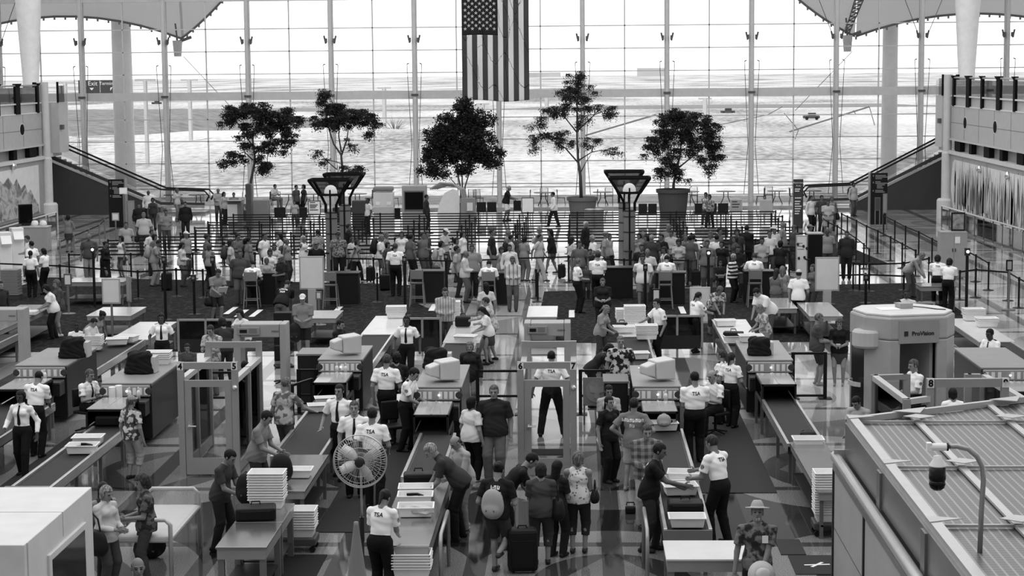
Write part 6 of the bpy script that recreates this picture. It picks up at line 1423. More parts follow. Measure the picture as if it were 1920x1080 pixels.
def bg(x, y, z, *a, **k): X, Y = at(x, y, z); return bag(X, Y, z, *a, **k)
bg(980, 1072, 0, .46, .3, .66, 'tall black suitcase standing between the kicking traveller and the woman in grey', rz=.1)
bg(480, 972, .85, .62, .42, .2, 'black suitcase lying flat on the front steel table', rz=.15, kind='duffel'); bg(462, 945, .85, .34, .22, .5, 'black backpack opened by the young man in the dark shirt', kind='backpack')
bg(528, 905, .81, .40, .28, .5, 'black backpack standing on the steel table under the man in grey', kind='backpack')
bg(785, 912, .81, .5, .34, .24, 'small black bag with handle beside the leaning grey haired man', kind='duffel', rz=.1)
bg(1285, 962, .74, .56, .38, .20, 'black suitcase lying on the right belt between white trays', kind='duffel')
bg(283, 1045, 0, .5, .35, .45, 'black duffel on the floor under the padded bench', kind='backpack'); bg(207, 795, .74, .5, .5, .2, 'dark glossy bag inside the exit hood at the left', kind='duffel')
bg(553, 642, .5, .38, .24, .52, 'black backpack held before the man with cap and badge', kind='backpack')
bg(868, 612, .78, .42, .3, .28, 'black square bag on the infeed beside the girl in white', kind='duffel'); bg(1166, 612, .9, .3, .2, .1, 'small dark pouch on the left tray pile', kind='duffel')
bg(1375, 632, .88, .5, .3, .14, 'dark handbag lying in the right infeed tray', kind='duffel', rz=-.2); bg(24, 598, .88, .34, .25, .34, 'round black bag at the far left infeed', kind='backpack')
bg(52, 590, .87, .55, .4, .12, 'white crumpled bag on the far left infeed table', kind='duffel', v=200); bg(1245, 800, .86, .28, .22, .24, 'light pouch standing in the tray at the scanner exit', kind='backpack', v=140)
bg(695, 528, 0, .34, .24, .52, 'black wheeled suitcase pulled by the child in stripes', rz=1.2, tilt=0); bg(1053, 522, 0, .34, .24, .5, 'black wheeled suitcase pulled by the woman in the dark jacket', rz=1.4); bg(313, 545, 0, .36, .3, .62, 'black suitcase beside the man with the pale backpack')
bg(722, 545, 0, .36, .26, .55, 'black suitcase at the feet of the backpacker left of the aisle'); bg(818, 530, 0, .34, .24, .55, 'black suitcase leaning behind the girl with pale backpack'); bg(1305, 535, 0, .34, .25, .5, 'black suitcase right of the man in the dark grey shirt'); bg(1472, 600, 0, .4, .3, .3, 'black bag on the floor between girls and the man in shorts', kind='backpack')
bg(1208, 640, 0, .01, .01, .01, 'x') if False else None
bg(1182, 962, 0, .18, .12, .12, 'small dark camera bag lying on the floor left of the jeans man', kind='duffel'); bg(1515, 818, .8, .3, .25, .1, 'black rounded hat in the right belt tray', kind='backpack')
bg(108, 455, 0, .01, .01, .01, 'x') if False else None
# monitors covered with black cloth
def covered(X, Y, z, lb, w=.6, v=16):
    o = thing('covered_monitor', lb, 'monitor', (X, Y, z)); F = Fld((-.6, -.6, -.1), (.6, .6, .8), .02); k_ = w / .6
    for x_ in (-.18, .18):
        for y_ in (-.16, .16): F.cone((x_ * k_ * .7, y_ * .7, .0), (x_ * k_ * .6, y_ * .6, .28 * k_ + .03), .20 * k_, .15 * k_, .06)
    F.cone((.2 * k_, -.1, .36 * k_), (-.2 * k_, .1, .36 * k_), .07, .07, .1); wr(F, .012); F.cut((0, 0, .0), (0, 0, -1)); q = link('black_cloth', np_mesh('cloth', [F.mesh()]), o); q.data.materials.append(M(v, .8))
    MB().cbox(.30 * k_, .05, .0, .12, .36, .34 * k_).build('casing', M(180, .4), o)
covered(-9.45, 40.6, 1.31, 'monitor under a black cloth on the towel roll scanner'); covered(-11.5, 42.9, 1.31, 'monitor under a black cloth on the far left scanner'); covered(4.05, 42.9, 1.31, 'black coat thrown over a monitor on the right scanner', .5)
covered(-3.1, 41.15, 1.31, 'black coat bundled at the rear of the scanner left of the aisle', .55)
o = thing('paper_towel_roll', 'two white paper towel rolls on the left scanner console', 'paper towel', (-9.65, 38.9, .99)); MB().lathe([(.07, 0), (.07, .28)], 18).build('roll', M(230, .8), o, smooth=False); MB().lathe([(.07, 0), (.07, .3)], 18, (.12, .08, 0)).build('roll', M(230, .8), o)
for X, Y, lb in ((-9.3, 38.95, 'clear spray bottle on the left scanner console, left of two'), (-9.12, 38.97, 'clear spray bottle on the left scanner console, right of two'), (-5.4, 42.2, 'white bottle on the pale monitor scanner console, left'), (-5.2, 42.15, 'white bottle on the pale monitor scanner console, right'), (1.75, 38.4, 'white bottle on the console right of the aisle'), (-11.75, 41.4, 'clear bottle on the far left console')):
    o = thing('bottle', lb, 'bottle', (X, Y, .99)); MB().lathe([(.04, 0), (.04, .16), (.02, .2)], 12).build('body', M(215, .3), o, smooth=True); MB().lathe([(.018, .2), (.018, .25), (.008, .27)], 8).build('nozzle', M(200), o)
for x, y, z, w, d, lb in ((355, 0, 0, 0, 0, ''),) if False else ((214, 740, .995, .3, .22, 'white paper sheets on the left scanner console'), (630, 700, .995, .28, .2, 'white papers on the pale monitor scanner console'), (826, 738, .995, .12, .08, 'white slip of paper in the writing officer\'s hands'), (1437, 693, .995, .35, .25, 'paper sheets on the right scanner console'), (105, 700, .995, .3, .2, 'white papers on the far left scanner console'), (1205, 690, 1.305, .2, .15, 'white sheet on the scanner right of the aisle')):
    X, Y = at(x, y, z); props(MB().cbox(0, 0, 0, w, d, .004).build('paper', M(230, .8), None, loc=(X, Y, z)), lb, 'paper')
# dark belts / shoes in trays
def lump(x, y, z, r, lb, v=18, nm='belt', cat='belt', sd=0):
    X, Y = at(x, y, z); rr = random.Random(sd); o = thing(nm, lb, cat, (X, Y, z)); k = MB()
    pts = [(r * math.cos(i * 1.1) * rr.uniform(.4, 1), r * .6 * math.sin(i * 1.1) * rr.uniform(.4, 1), .02 + i * .008) for i in range(9)]; k.tube(pts, .025, 6); k.build('coil', M(v, .6), o, smooth=True)
lump(158, 842, .78, .17, 'dark belts coiled in the white tray on the left belt', sd=1); lump(779, 938, .85, .18, 'black belt lying in the tray on the long steel table', sd=2); lump(1250, 797, .80, .12, 'dark shoes heap in the tray at the scanner exit', sd=3)
o = thing('clothes', 'pale crumpled shirt heaped in the nearest tray on the long table', 'clothing', (*at(781, 955, .9), .86)); F = Fld((-.4, -.35, -.1), (.4, .35, .3), .02); F.ell((0, 0, .03), np.eye(3), (.26, .18, .08), .02); F.ell((.15, -.1, .0), np.eye(3), (.14, .12, .08), .03); wr(F, .02); F.cut((0, 0, 0), (0, 0, -1)); q = link('cloth', np_mesh('cloth', [F.mesh()]), o); q.data.materials.append(M(175, .9))
# foreground tables and bench
steel_table(-5.3, -4.55, 27.15, 28.66, 'front half of the reflective steel bag table', .85, 160, .045, True, .16, vl=120); steel_table(-5.3, -4.55, 28.7, 30.0, 'rear half of the reflective steel bag table', .85, 160, .045, True, .16, vl=120)
steel_table(1.22, 2.5, 26.65, 27.75, 'low white topped table behind the man with the straw hat', .8, 195, .05, False, .16, 'white_table', 'table', .3, .1, 120)
o = thing('padded_bench', 'light padded inspection bench with rounded tube ends', 'bench', (-6.62, 29.3, 0)); MB().box(-.42, .42, -1.0, 1.2, .62, .72).build('pad', M(172, .6), o, bevel=.03)
for y in (-1.0, 1.2): MB().tube([(-.42, y, 0), (-.42, y, .9), (-.34, y, .98), (.34, y, .98), (.42, y, .9), (.42, y, 0)], .035, 10).build('tube_end', M(170, .35, .3), o, smooth=True)
MB().tube([(.42, -1.0, .68), (.42, 1.2, .68)], .035, 8).build('side_tube', M(170, .35, .3), o)
def rail_tube(pts, lb):
    P_ = [(*G(x, y, z), z) for x, y, z in pts]; o = thing('bumper_rail', lb, 'rail', (0, 0, 0)); MB().tube(P_, .03, 8).build('tube', M(165, .3, .5), o, smooth=True)
X, Y = 2.0, 27
for X, Y, L, lb in ((1.0, 27.9, 1.5, 'bent metal bumper rail left of the white topped table'), (-2.05, 27.6, 1.6, 'bent metal bumper rail at the end of the long steel table')):
    o = thing('bumper_rail', lb, 'rail', (X, Y, 0)); MB().tube([(0, 0, 0), (0, 0, .78), (0, .12, .9), (0, L, .9), (0, L + .1, .8), (0, L + .1, 0)], .03, 8).build('tube', M(150, .3, .5), o, smooth=True)
# mats
def mat(x0, x1, y0, y1, lb, v=42): props(MB().box(x0, x1, y0, y1, 0.0, .014).build('floor_mat', M(v, .9, 0, 'slats', v - 8, 12), None, bevel=.004), lb, 'mat')
mat(-4.45, -3.3, 31.5, 43, 'long dark ribbed mat between the middle conveyors'); mat(2.15, 3.6, 34.5, 46, 'long dark ribbed mat between the two right conveyors', 46); mat(-4.75, -4.05, 28.6, 30.0, 'small dark mat right of the bag table', 24); mat(3.3, 4.1, 28.8, 29.95, 'dark mat with a white tape cross at the right', 48); mat(3.2, 3.6, 30.0, 31.0, 'rounded dark mat above the taped mat', 52); mat(-1.1, -.15, 38.0, 38.6, 'striped dark threshold mat under pen 6 and 7', 46)
mat(-10.9, -9.7, 31.0, 40.5, 'dark mat behind the left conveyor where officers stand', 40)
o = thing('tape_cross', 'white tape cross stuck on the dark mat', 'tape', (*at(1532, 1058, .02), .015)); MB().obox((-.2, -.02, 0), (.2, .02, 0), .05, .002).obox((-.1, -.14, .001), (.1, .14, .001), .05, .002).build('strips', M(215, .7), o)
for i, (x, y) in enumerate(((453, 588), (480, 588), (632, 582), (812, 577), (1072, 589), (1279, 582), (1447, 575), (1185, 582), (433, 583))):
    X, Y = at(x, y, 0); o = MB().box(-.09, .09, -.9, .9, .012, .016).build('floor_tape', M(215, .7), None, loc=(X, Y, 0)); o.rotation_euler = (0, 0, 0); props(o, 'white tape strip on the carpet before the desks, %s from the left' % ORD[[8, 7, 6, 5, 4, 3, 2, 1, 0].index(i) if False else sorted(range(9), key=lambda j: (453, 480, 632, 812, 1072, 1279, 1447, 1185, 433)[j]).index(i)], 'tape', 'tape strips')
# desks and bar chairs of the document checkers
def bar_chair(X, Y, lb, rz=0):
    o = thing('bar_chair', lb, 'chair', (X, Y, 0), rz); m = M(135, .35, .4); MB().cbox(0, .0, .74, .42, .4, .04).build('seat', M(60, .5), o, bevel=.01); MB().box(-.2, .2, -.24, -.215, .92, 1.22).build('backrest', M(125, .35, .3), o, bevel=.01)
    for s in (-1, 1): MB().tube([(s * .2, -.20, .74), (s * .2, -.24, 1.24)], .02, 6).build('back_post', m, o); MB().tube([(s * .19, -.18, .74), (s * .24, -.27, 0)], .02, 6).build('leg', m, o); MB().tube([(s * .19, .18, .74), (s * .24, .25, 0)], .02, 6).build('leg', m, o)
    MB().box(-.22, .22, -.25, -.22, .28, .31).box(-.22, .22, .2, .23, .28, .31).build('footrest', m, o)
def podium(X, Y, lb):
    FOOT.append((X - .5, X + .5, Y - .34, Y + .34)); o = thing('podium', lb, 'podium', (X, Y, 0)); MB().cbox(0, 0, .05, .95, .6, 1.0).build('cabinet', M(22, .5), o, bevel=.01); MB().cbox(0, 0, 1.05, 1.02, .68, .05).build('top', M(45, .3), o, bevel=.01); MB().cbox(0, 0, 0, .9, .55, .05).build('plinth', M(80, .4), o)
for x, y, lb in ((473, 578, 'beneath the officer left of the big man in the polo'), (621, 578, 'empty, right of the large blank sign'), (783, 574, 'empty, left of the tall lane post'), (917, 578, 'beneath the officer nearest the aisle'), (1247, 578, 'beneath the officer right of the aisle'), (1415, 575, 'beneath the officer beside the striped top woman')):
    X, Y = at(x, y, 0); bar_chair(X, Y, 'grey metal bar chair ' + lb); podium(X + (.35 if lb.startswith('empty') else .2), Y + .95, 'black document desk, its chair ' + lb.replace('beneath the officer', 'used by the officer').replace('of the big man in the polo', 'of the big man'))
X, Y = at(1130, 560, 0); podium(1.35, 64.5, 'black document desk between two standing officers right of the aisle')
def office_chair(X, Y, rz, lb):
    o = thing('office_chair', lb, 'chair', (X, Y, 0), rz); MB().cbox(0, 0, .42, .46, .44, .07).build('seat', BLK, o, bevel=.03); MB().box(-.2, .2, .2, .26, .55, .95).build('backrest', BLK, o, bevel=.03); MB().lathe([(.03, .08), (.03, .42)], 8).build('column', BLK, o); k = MB()
    for i in range(5): a = i * 2 * PI / 5; k.tube([(0, 0, .1), (.28 * math.cos(a), .28 * math.sin(a), .05)], .02, 5)
    k.build('base', BLK, o)
for x, y, rz, lb in ((152, 815, 1.2, 'black office chair under the officer watching the left scanner'), (533, 720, .3, 'black office chair standing empty by the detector'), (740, 840, .5, 'black office chair behind the officer with TSA back'), (1350, 830, 2.6, 'black office chair under the seated balding officer'), (1868, 722, -1.2, 'black office chair under the far right officer')):
    X, Y = at(x, y, 0); office_chair(X, Y, rz, lb)
X, Y = at(533, 655, 0); o = thing('podium', 'black stand left of the man with cap and badge', 'podium', (X, Y, 0)); MB().cbox(0, 0, 0, .5, .4, 1.05).build('cabinet', BLK, o)
for x, y, s, lb in ((716, 768, 1, 'tall dark cabinet left of the pale monitor scanner'), (1172, 800, 1, 'tall dark cabinet left of the right aisle scanner')):
    pass
o = thing('scanner_cabinet', 'tall dark cabinet attached left of the right aisle scanner', 'cabinet', (.78, 40.6, 0)); MB().cbox(0, 0, 0, .5, 1.0, 1.12).build('body', M(34, .4), o, bevel=.02); MB().cbox(0, 0, 1.12, .54, 1.05, .04).build('top', M(105, .4), o)
o = thing('scanner_cabinet', 'tall dark cabinet attached left of the pale monitor scanner', 'cabinet', (-6.25, 44.5, 0)); MB().cbox(0, 0, 0, .6, 1.0, 1.15).build('body', M(34, .4), o, bevel=.02); MB().cbox(0, 0, 1.15, .64, 1.05, .04).build('top', M(120, .4), o)
o = thing('stroller', 'black folding stroller beside the right infeed belt', 'stroller', (*at(1145, 745, 0), 0)); F = Fld((-.4, -.4, .2), (.4, .4, 1.2), .03); F.ell((0, 0, .75), np.eye(3), (.26, .26, .3), .03); F.ell((0, -.15, .65), np.eye(3), (.2, .2, .22), 0, 'c'); q = link('hood', np_mesh('hood', [F.mesh()]), o); q.data.materials.append(BLK)
MB().tube([(-.22, .3, 1.05), (-.22, -.25, .1)], .014, 6).tube([(.22, .3, 1.05), (.22, -.25, .1)], .014, 6).tube([(-.22, .3, 1.05), (.22, .3, 1.05)], .014, 6).tube([(-.22, .2, .1), (-.2, 0, .6)], .014, 6).tube([(.22, .2, .1), (.2, 0, .6)], .014, 6).build('frame', M(60, .3, .6), o)
for s in (-1, 1):
    for y in (-.25, .2): q = MB().lathe([(.08, -.02), (.08, .02)], 12).build('wheel', BLK, o); q.rotation_euler = (0, PI / 2, 0); q.location = (s * .24, y, .08)
# ---------------------------------------------------------------- pedestal fan
def fan():
    Y = 26.6; X, Z = AY(675, 865, Y); o = thing('pedestal_fan', 'large round pedestal fan with wire guard in the foreground', 'fan', (X, Y, 0)); R_ = .378; m = M(175, .3, .6)
    k = MB(); n = 64
    for i in range(n):
        a = 2 * PI * i / n; tw = .35
        pts = [(math.cos(a + tw * t * 0) * R_ * t, -.10 + .10 * t ** 3, Z + math.sin(a) * R_ * t) for t in (.22, .5, .8, 1.0)]; k.tube(pts, .0022, 3, False)
    k.build('front_wires', m, o); k = MB()
    for rr, y in ((R_, 0), (R_ * .8, -.05), (R_ * .55, -.085), (R_ * .98, .06), (R_ * .22, -.1)):
        k.tube([(math.cos(t) * rr, y, Z + math.sin(t) * rr) for t in np.linspace(0, 2 * PI, 49)], .0085 if rr > .35 else .004, 5, False)
    k.build('guard_rings', m, o); k = MB()
    for i in range(40):
        a = 2 * PI * i / 40; k.tube([(math.cos(a) * R_ * t, .16 - .10 * t ** 3, Z + math.sin(a) * R_ * t) for t in (.15, .6, 1.0)], .002, 3, False)
    k.build('rear_wires', m, o)
    q = MB().lathe([(0, 0), (.062, .01), (.066, .05), (.05, .06)], 20).build('hub_cap', M(45, .4), o, smooth=True); q.rotation_euler = (PI / 2, 0, 0); q.location = (0, -.06, Z)
    for i in range(4):
        a0 = math.radians(35 + 90 * i - 8 + (25 if i == 1 else 0)); v = []; f = []
        for j in range(7):
            r = .06 + (R_ * .86 - .06) * j / 6; w = .42 + .34 * math.sin(PI * min(1, j / 6 + .15))
            for s, dy in ((-.5, .03), (.5, -.03)): t = a0 + s * w * (1.25 - .35 * j / 6) ; v.append((math.cos(t) * r, dy + .03, Z + math.sin(t) * r))
            if j: f.append((2 * j - 2, 2 * j - 1, 2 * j + 1, 2 * j))
        mm = MB(); mm.add(v, f); b = mm.build('blade', M(205, .35, .3), o, smooth=True); s_ = b.modifiers.new('t', 'SOLIDIFY'); s_.thickness = .006
    q = MB().lathe([(.09, 0), (.1, .12), (.06, .22)], 16).build('motor', M(60, .4), o, smooth=True); q.rotation_euler = (-PI / 2, 0, 0); q.location = (0, .06, Z)
    MB().tube([(0, .12, Z - .05), (0, .1, Z - .3), (.0, .1, 1.35)], .018, 8).build('upper_pole', m, o, smooth=True); MB().tube([(0, .1, 1.4), (0, .1, 1.05)], .035, 10).build('height_collar', M(35, .4), o); MB().tube([(0, .1, 1.1), (.0, .1, .1)], .028, 8).build('lower_pole', M(45, .4), o); MB().lathe([(.34, 0), (.34, .05), (.06, .12)], 24, (0, .1, 0)).build('base', M(60, .4), o)
    c = thing('floor_cone', 'tall slim pale cone standing before the fan pole', 'cone', (X + .0, Y - .6, 0)); MB().lathe([(.24, 0), (.22, .05), (.035, 1.45), (.03, 1.5)], 28).build('body', M(120, .5), c, smooth=True); MB().cbox(0, 0, 0, .5, .5, .04).build('foot', M(100), c)
fan()
# ---------------------------------------------------------------- foreground rooms
# white booth, bottom left
o = thing('white_booth', 'white room-high booth with a dark window at the bottom left corner', 'booth', (0, 0, 0)); XR, YN, YF, ZT = -5.05, 21.0, 24.85, 2.4
XR = G(45, 1022, 2.4)[0]; YN = G(45, 1022, 2.4)[1]; YF = G(170, 913, 2.4)[1]; WB = M(200, .5)
MB().box(-12, XR, YN, YF, 0, ZT).build('walls', WB, o, bevel=.01); k = MB(); k.box(-12, XR + .004, (YN + YF) / 2 + .1, (YN + YF) / 2 + .112, ZT - .3, ZT + .003); k.box(XR - .35, XR + .01, YN - .004, YN + .006, 0, .001); k.build('panel_joint', M(150), o)
MB().box(XR - .02, XR + .035, YN + .9, YN + 2.6, .9, 2.05).build('window_frame', M(200, .4), o, bevel=.01); MB().box(XR - .02, XR + .04, YN + 1.0, YN + 2.5, .98, 1.97).build('window_pane', M(40, .1), o); MB().box(XR, XR + .012, YN + .1, YN + .13, 0, ZT).build('corner_joint', M(185), o)
# mesh roofed room, bottom right
o = thing('mesh_roofed_room', 'large grey panelled room with open mesh roof filling the bottom right corner', 'room', (0, 0, 0)); ZR = 3.0; XL = 3.66; YB = 25.5; AL = M(165, .3, .5)
def beam(a, b, w=.12, h=.1, mm=None, nm='roof_beam'): return MB().obox(a, b, w, h).build(nm, mm or M(178, .35, .4), o)
back = lambda X: 25.5 + (X - 3.6) * .60 if X > 3.6 else 25.5
beam((XL, 12, ZR), (XL, YB + .1, ZR), .12, .1); beam((XL - .05, YB + .0, ZR), (9, back(9), ZR), .08, .08)
for i in range(5): y = 25.5 - i * 2.95; beam((XL, y, ZR - .02), (9, y, ZR - .02), .035, .03)
for x in (4.53, 5.75, 6.97, 8.2): beam((x, 12, ZR - .02), (x, back(x), ZR - .02), .09, .03)
for x in (XL, 4.53, 5.75, 6.97):
    for i in range(4): y = 25.5 - i * 2.95; MB().prism([(x - .2, y), (x, y - .16), (x + .24, y), (x, y + .16)] if x > 4 else [(x - .07, y + .12), (x + .3, y), (x - .07, y - .16)], 'z', ZR + .052, ZR + .06).build('gusset_plate', M(172, .35, .4), o)
for x in (4.5, 6.0, 7.5): MB().prism([(x - .25, back(x) - .15), (x + .25, back(x) + .15), (x + .1, back(x) - .3)], 'z', ZR + .05, ZR + .06).build('gusset_plate', M(172, .35, .4), o)
# slatted panels with fine mesh
SLAT = bpy.data.materials.new('louvre_mesh'); SLAT.use_nodes = True; t = SLAT.node_tree; b_ = t.nodes['Principled BSDF']; b_.inputs['Roughness'].default_value = .4; b_.inputs['Metallic'].default_value = .3
tc = _n(t, 'ShaderNodeTexCoord'); sp = _n(t, 'ShaderNodeSeparateXYZ'); t.links.new(tc.outputs['Object'], sp.inputs[0])
def frq(o_, per, w):
    a = _n(t, 'ShaderNodeMath', op='MULTIPLY'); a.inputs[1].default_value = 1 / per; t.links.new(o_, a.inputs[0]); f = _n(t, 'ShaderNodeMath', op='FRACT'); t.links.new(a.outputs[0], f.inputs[0]); g = _n(t, 'ShaderNodeMath', op='LESS_THAN'); g.inputs[1].default_value = w; t.links.new(f.outputs[0], g.inputs[0]); return g.outputs[0]
mx = _n(t, 'ShaderNodeMath', op='MAXIMUM'); hf = _n(t, 'ShaderNodeMath', op='MULTIPLY'); hf.inputs[1].default_value = .35; t.links.new(frq(sp.outputs['Y'], .09, .25), hf.inputs[0]); t.links.new(hf.outputs[0], mx.inputs[0]); t.links.new(frq(sp.outputs['X'], .10, .22), mx.inputs[1])
x_ = _n(t, 'ShaderNodeMix', data_type='RGBA'); t.links.new(mx.outputs[0], x_.inputs[0]); x_.inputs[6].default_value = (lin(80),) * 3 + (1,); x_.inputs[7].default_value = (lin(132),) * 3 + (1,); t.links.new(x_.outputs[2], b_.inputs['Base Color'])
q = MB().prism([(XL, 12), (9, 12), (9, back(9) - .05), (XL, YB)], 'z', ZR - .09, ZR - .05).build('mesh_panel', SLAT, o)
MB().box(XL - .10, XL - .06, 12, YB, ZR - .48, ZR - .03).build('fascia', M(125, .3, .5), o)
for y in (22.55, 19.6, 16.65): MB().box(XL - .13, XL - .10, y - .22, y + .02, ZR - .50, ZR - .05).build('fascia_joint', M(110, .35, .4), o)
MB().tube([(XL - .2, 12, ZR - .52), (XL - .2, YB + .2, ZR - .52)], .07, 12).build('round_gutter', M(190, .3, .5), o, smooth=True); MB().box(XL - .26, XL - .12, 12, YB, ZR - .66, ZR - .58).build('lower_trim', M(130, .35, .4), o)
MB().box(XL - .24, XL - .2, 12, YB, 0, ZR - .66).build('wall_panel', M(158, .5), o); k = MB()
for y in (YB, 22.75, 20.0, 17.2): k.box(XL - .26, XL - .23, y - .05, y + .03, 0, ZR - .66)
k.build('wall_joint', M(40, .5), o); k = MB()
for z in (.75, 1.55): k.box(XL - .243, XL - .238, 12, YB, z - .008, z + .008)
k.build('wall_seam', M(90, .5), o); MB().box(XL - .24, 9, YB - .0, YB + .05, 0, ZR - .4).build('back_panel', M(150, .5), o)
# security camera on its mast
o = thing('security_camera', 'white and black dome camera on a curved grey mast above the mesh roof', 'camera', (0, 0, 0)); Yc = 18.6; xb, zb = AY(1837, 1040, Yc)
c0 = AY(1745, 838, Yc); pts = [AY(x, y, Yc) for x, y in ((1837, 1040), (1840, 960), (1844, 900), (1842, 875), (1832, 856), (1815, 842), (1795, 837), (1780, 837))]
P_ = [(a, Yc, b) for a, b in pts]; P_ = [(P_[0][0], Yc, ZR - .08)] + P_[1:] if P_[1][2] > ZR - .08 else P_
MB().tube(P_, .026, 12).build('mast', M(150, .3, .6), o, smooth=True); a = AY(1742, 838, Yc); b = AY(1775, 838, Yc)
MB().tube([(a[0], Yc, a[1]), (b[0], Yc, b[1])], .038, 12).cbox(a[0], Yc, a[1] - .04, .05, .07, .085).build('bracket', M(225, .4), o, bevel=.006); MB().tube([(b[0], Yc, b[1]), (b[0] + .015, Yc, b[1])], .04, 12).build('collar', M(25), o)
cx, cz = AY(1758, 868, Yc); MB().lathe([(.04, .09), (.045, .06), (.082, 0), (.084, -.012)], 20, (cx, Yc, cz - .02)).build('cap', M(225, .4), o, smooth=True); MB().lathe([(.083, 0), (.083, -.12), (.075, -.14)], 20, (cx, Yc, cz - .035)).build('housing', M(16, .3), o, smooth=True)
MB().lathe([(.078, 0), (.082, -.03), (.07, -.07), (.04, -.095), (0, -.10)], 20, (cx, Yc, cz - .175)).build('lens_dome', M(12, .05), o, smooth=True)
# ---------------------------------------------------------------- people
def T(x, y, h, face, pose, hair, hv, label, **k):
    """screening officer in white shirt and black trousers"""
    k.setdefault('tsa', 1); top = k.pop('top', 'tee+')
    return PP(x, y, h, face, pose, top, k.pop('tv', 236), 'trousers', 16, hair, hv, label, shoe=14, **k)
def PP(x, y, h, face, pose, top, tv, bot, bv, hair, hv, label, **k):
    k.setdefault('tier', 0 if y > 640 else (1 if y > 500 else 2))
    return person(x, y, h, face, pose, top, tv, bot, bv, hair, hv, label, **k)
# --- officers, nearest first
T(727, 915, 1.70, 160, 'table', 'pony', 40, 'woman officer in white shirt with ponytail standing at the long steel table', fem=1, b=1.05)
T(1325, 816, 1.84, 228, 'reach', 'short', 70, 'officer in white shirt leaning left over the trays on the right belt', skin=120)
T(664, 752, 1.80, 2, 'stand', 'short', 110, 'officer in white shirt and black tie facing forward behind the fan', tie=1, skin=135)
T(698, 764, 1.84, 172, 'stand2', 'short', 35, 'officer seen from behind with lettering on his back, right behind the fan')
T(626, 721, 1.83, -18, 'tie', 'short', 25, 'officer in white shirt and dark tie walking between conveyor and fan', tie=1, skin=125)
T(725, 664, 1.86, 168, 'stand2', 'short', 90, 'tall officer with back turned standing left of the writing officer')
T(793, 692, 1.80, 75, 'table', 'short', 25, 'officer with short dark hair writing at the scanner console', skin=130)
T(38, 733, 1.70, -12, 'tie', 'bob', 20, 'woman officer in long white sleeves and black tie at the left edge', fem=1, tie=1, skin=60, top='shirt+')
T(62, 697, 1.80, 168, 'table', 'buzz', 25, 'officer with back turned behind the woman officer at the left edge')
T(170, 693, 1.80, 62, 'sit', 'short', 110, 'seated officer looking up at the left scanner beside the paper towels', tie=1, skin=135)
T(6, 822, 1.78, 175, 'stand', 'short', 90, 'officer cut off by the left picture edge, back turned')
T(1302, 697, 1.84, 186, 'hold', 'short', 20, 'broad officer with lettering on his back right of the pale monitor', b=1.15)
T(1333, 695, 1.80, -50, 'sit', 'bald', 40, 'balding seated officer facing left beside the broad officer', skin=140, xy=None)
T(1353, 657, 1.66, -120, 'stand', 'pony', 80, 'woman officer of the pair, the one nearer the monitor', fem=1)
T(1371, 660, 1.66, 145, 'stand2', 'pony', 60, 'woman officer of the pair with ponytail and profile face, right one', fem=1, skin=135)
T(1035, 664, 1.86, 180, 'wide', 'short', 20, 'officer standing legs apart behind pen 6 and 7, back turned', xy=(-.62, 40.2), hp=1) if False else T(1035, 664, 1.86, 180, 'wide', 'buzz', 20, 'officer standing legs apart behind pen 6 and 7, back turned', xy=(-.58, 40.0))
T(1706, 660, 1.78, -70, 'hold', 'short', 110, 'officer in profile inside the pen before the body scanner', xy=(6.05, 37.6), skin=135)
T(1788, 726, 1.62, 178, 'sit', 'bob', 25, 'dark haired officer behind pen 8 and 9 with only shoulders visible', fem=1, tsa=0, xy=G(1788, 727, 1.27))
T(1872, 617, 1.80, -55, 'sit', 'short', 22, 'seated officer at the far right scanner facing left', tie=1, skin=65)
T(762, 592, 1.74, -8, 'tie', 'bun', 22, 'woman officer with crossed tie by the gleaming infeed table', tie=1, fem=1, skin=70)
T(302, 588, 1.70, 5, 'tie', 'long', 20, 'woman officer with long dark hair and tie behind the left infeed', fem=1, tie=1, skin=70)
T(1230, 560, 1.76, -62, 'reachR', 'short', 22, 'young officer with dark hair touching trays on the right infeed', skin=130)
T(1312, 548, 1.70, 125, 'reach', 'pony', 35, 'woman officer with ponytail before the easel board', fem=1)
T(471, 490, 1.80, 172, 'stool', 'buzz', 20, 'seated officer at the desk by the big man in the polo', tier=1)
T(741, 456, 1.86, 176, 'stand', 'short', 90, 'standing officer with back turned left of the aisle desks', tier=1)
T(916, 485, 1.80, 180, 'stool', 'buzz', 25, 'seated officer at the desk nearest the aisle', tier=1)
T(1087, 485, 1.78, 105, 'hold', 'short', 130, 'grey haired officer standing right of the aisle, turned right', tier=1, b=1.1)
T(1121, 473, 1.82, 176, 'hold', 'short', 60, 'officer with back turned right of the grey haired officer', tier=1, b=1.1)
T(1250, 480, 1.78, 178, 'stool', 'short', 20, 'seated officer at the desk behind the white T-shirt man', tier=1)
T(1415, 477, 1.82, 172, 'stool', 'short', 70, 'seated officer at the desk beside the striped top woman', tier=1)
T(1760, 481, 1.72, 172, 'table', 'curly', 20, 'officer of the pair at the small grey table, left one', tier=1)
T(1777, 484, 1.74, 158, 'table', 'curly', 22, 'officer of the pair at the small grey table, right one', tier=1, tsa=0)
T(49, 442, 1.76, -60, 'hold', 'short', 60, 'officer at the far left terminals, the rearmost', tier=2, tsa=0)
T(58, 452, 1.76, -120, 'stand', 'short', 25, 'officer at the far left terminals in the middle of the group', tier=2, tsa=0)
T(57, 470, 1.66, 180, 'stand', 'pony', 22, 'woman officer with ponytail at the far left terminals', tier=2, tsa=0, fem=1)
T(80, 466, 1.66, -110, 'hold', 'bob', 20, 'woman officer with bobbed hair at the far left terminals', tier=2, tsa=0, fem=1)
T(10, 527, 1.75, 50, 'stand', 'short', 30, 'guard in dark vest at the left picture edge', tier=1, tsa=0, tv=40, top='shirt+')
T(744, 662, 1.72, 178, 'sit', 'curly', 22, 'dark haired person seated in front of the tall officer', tsa=0, tv=30)
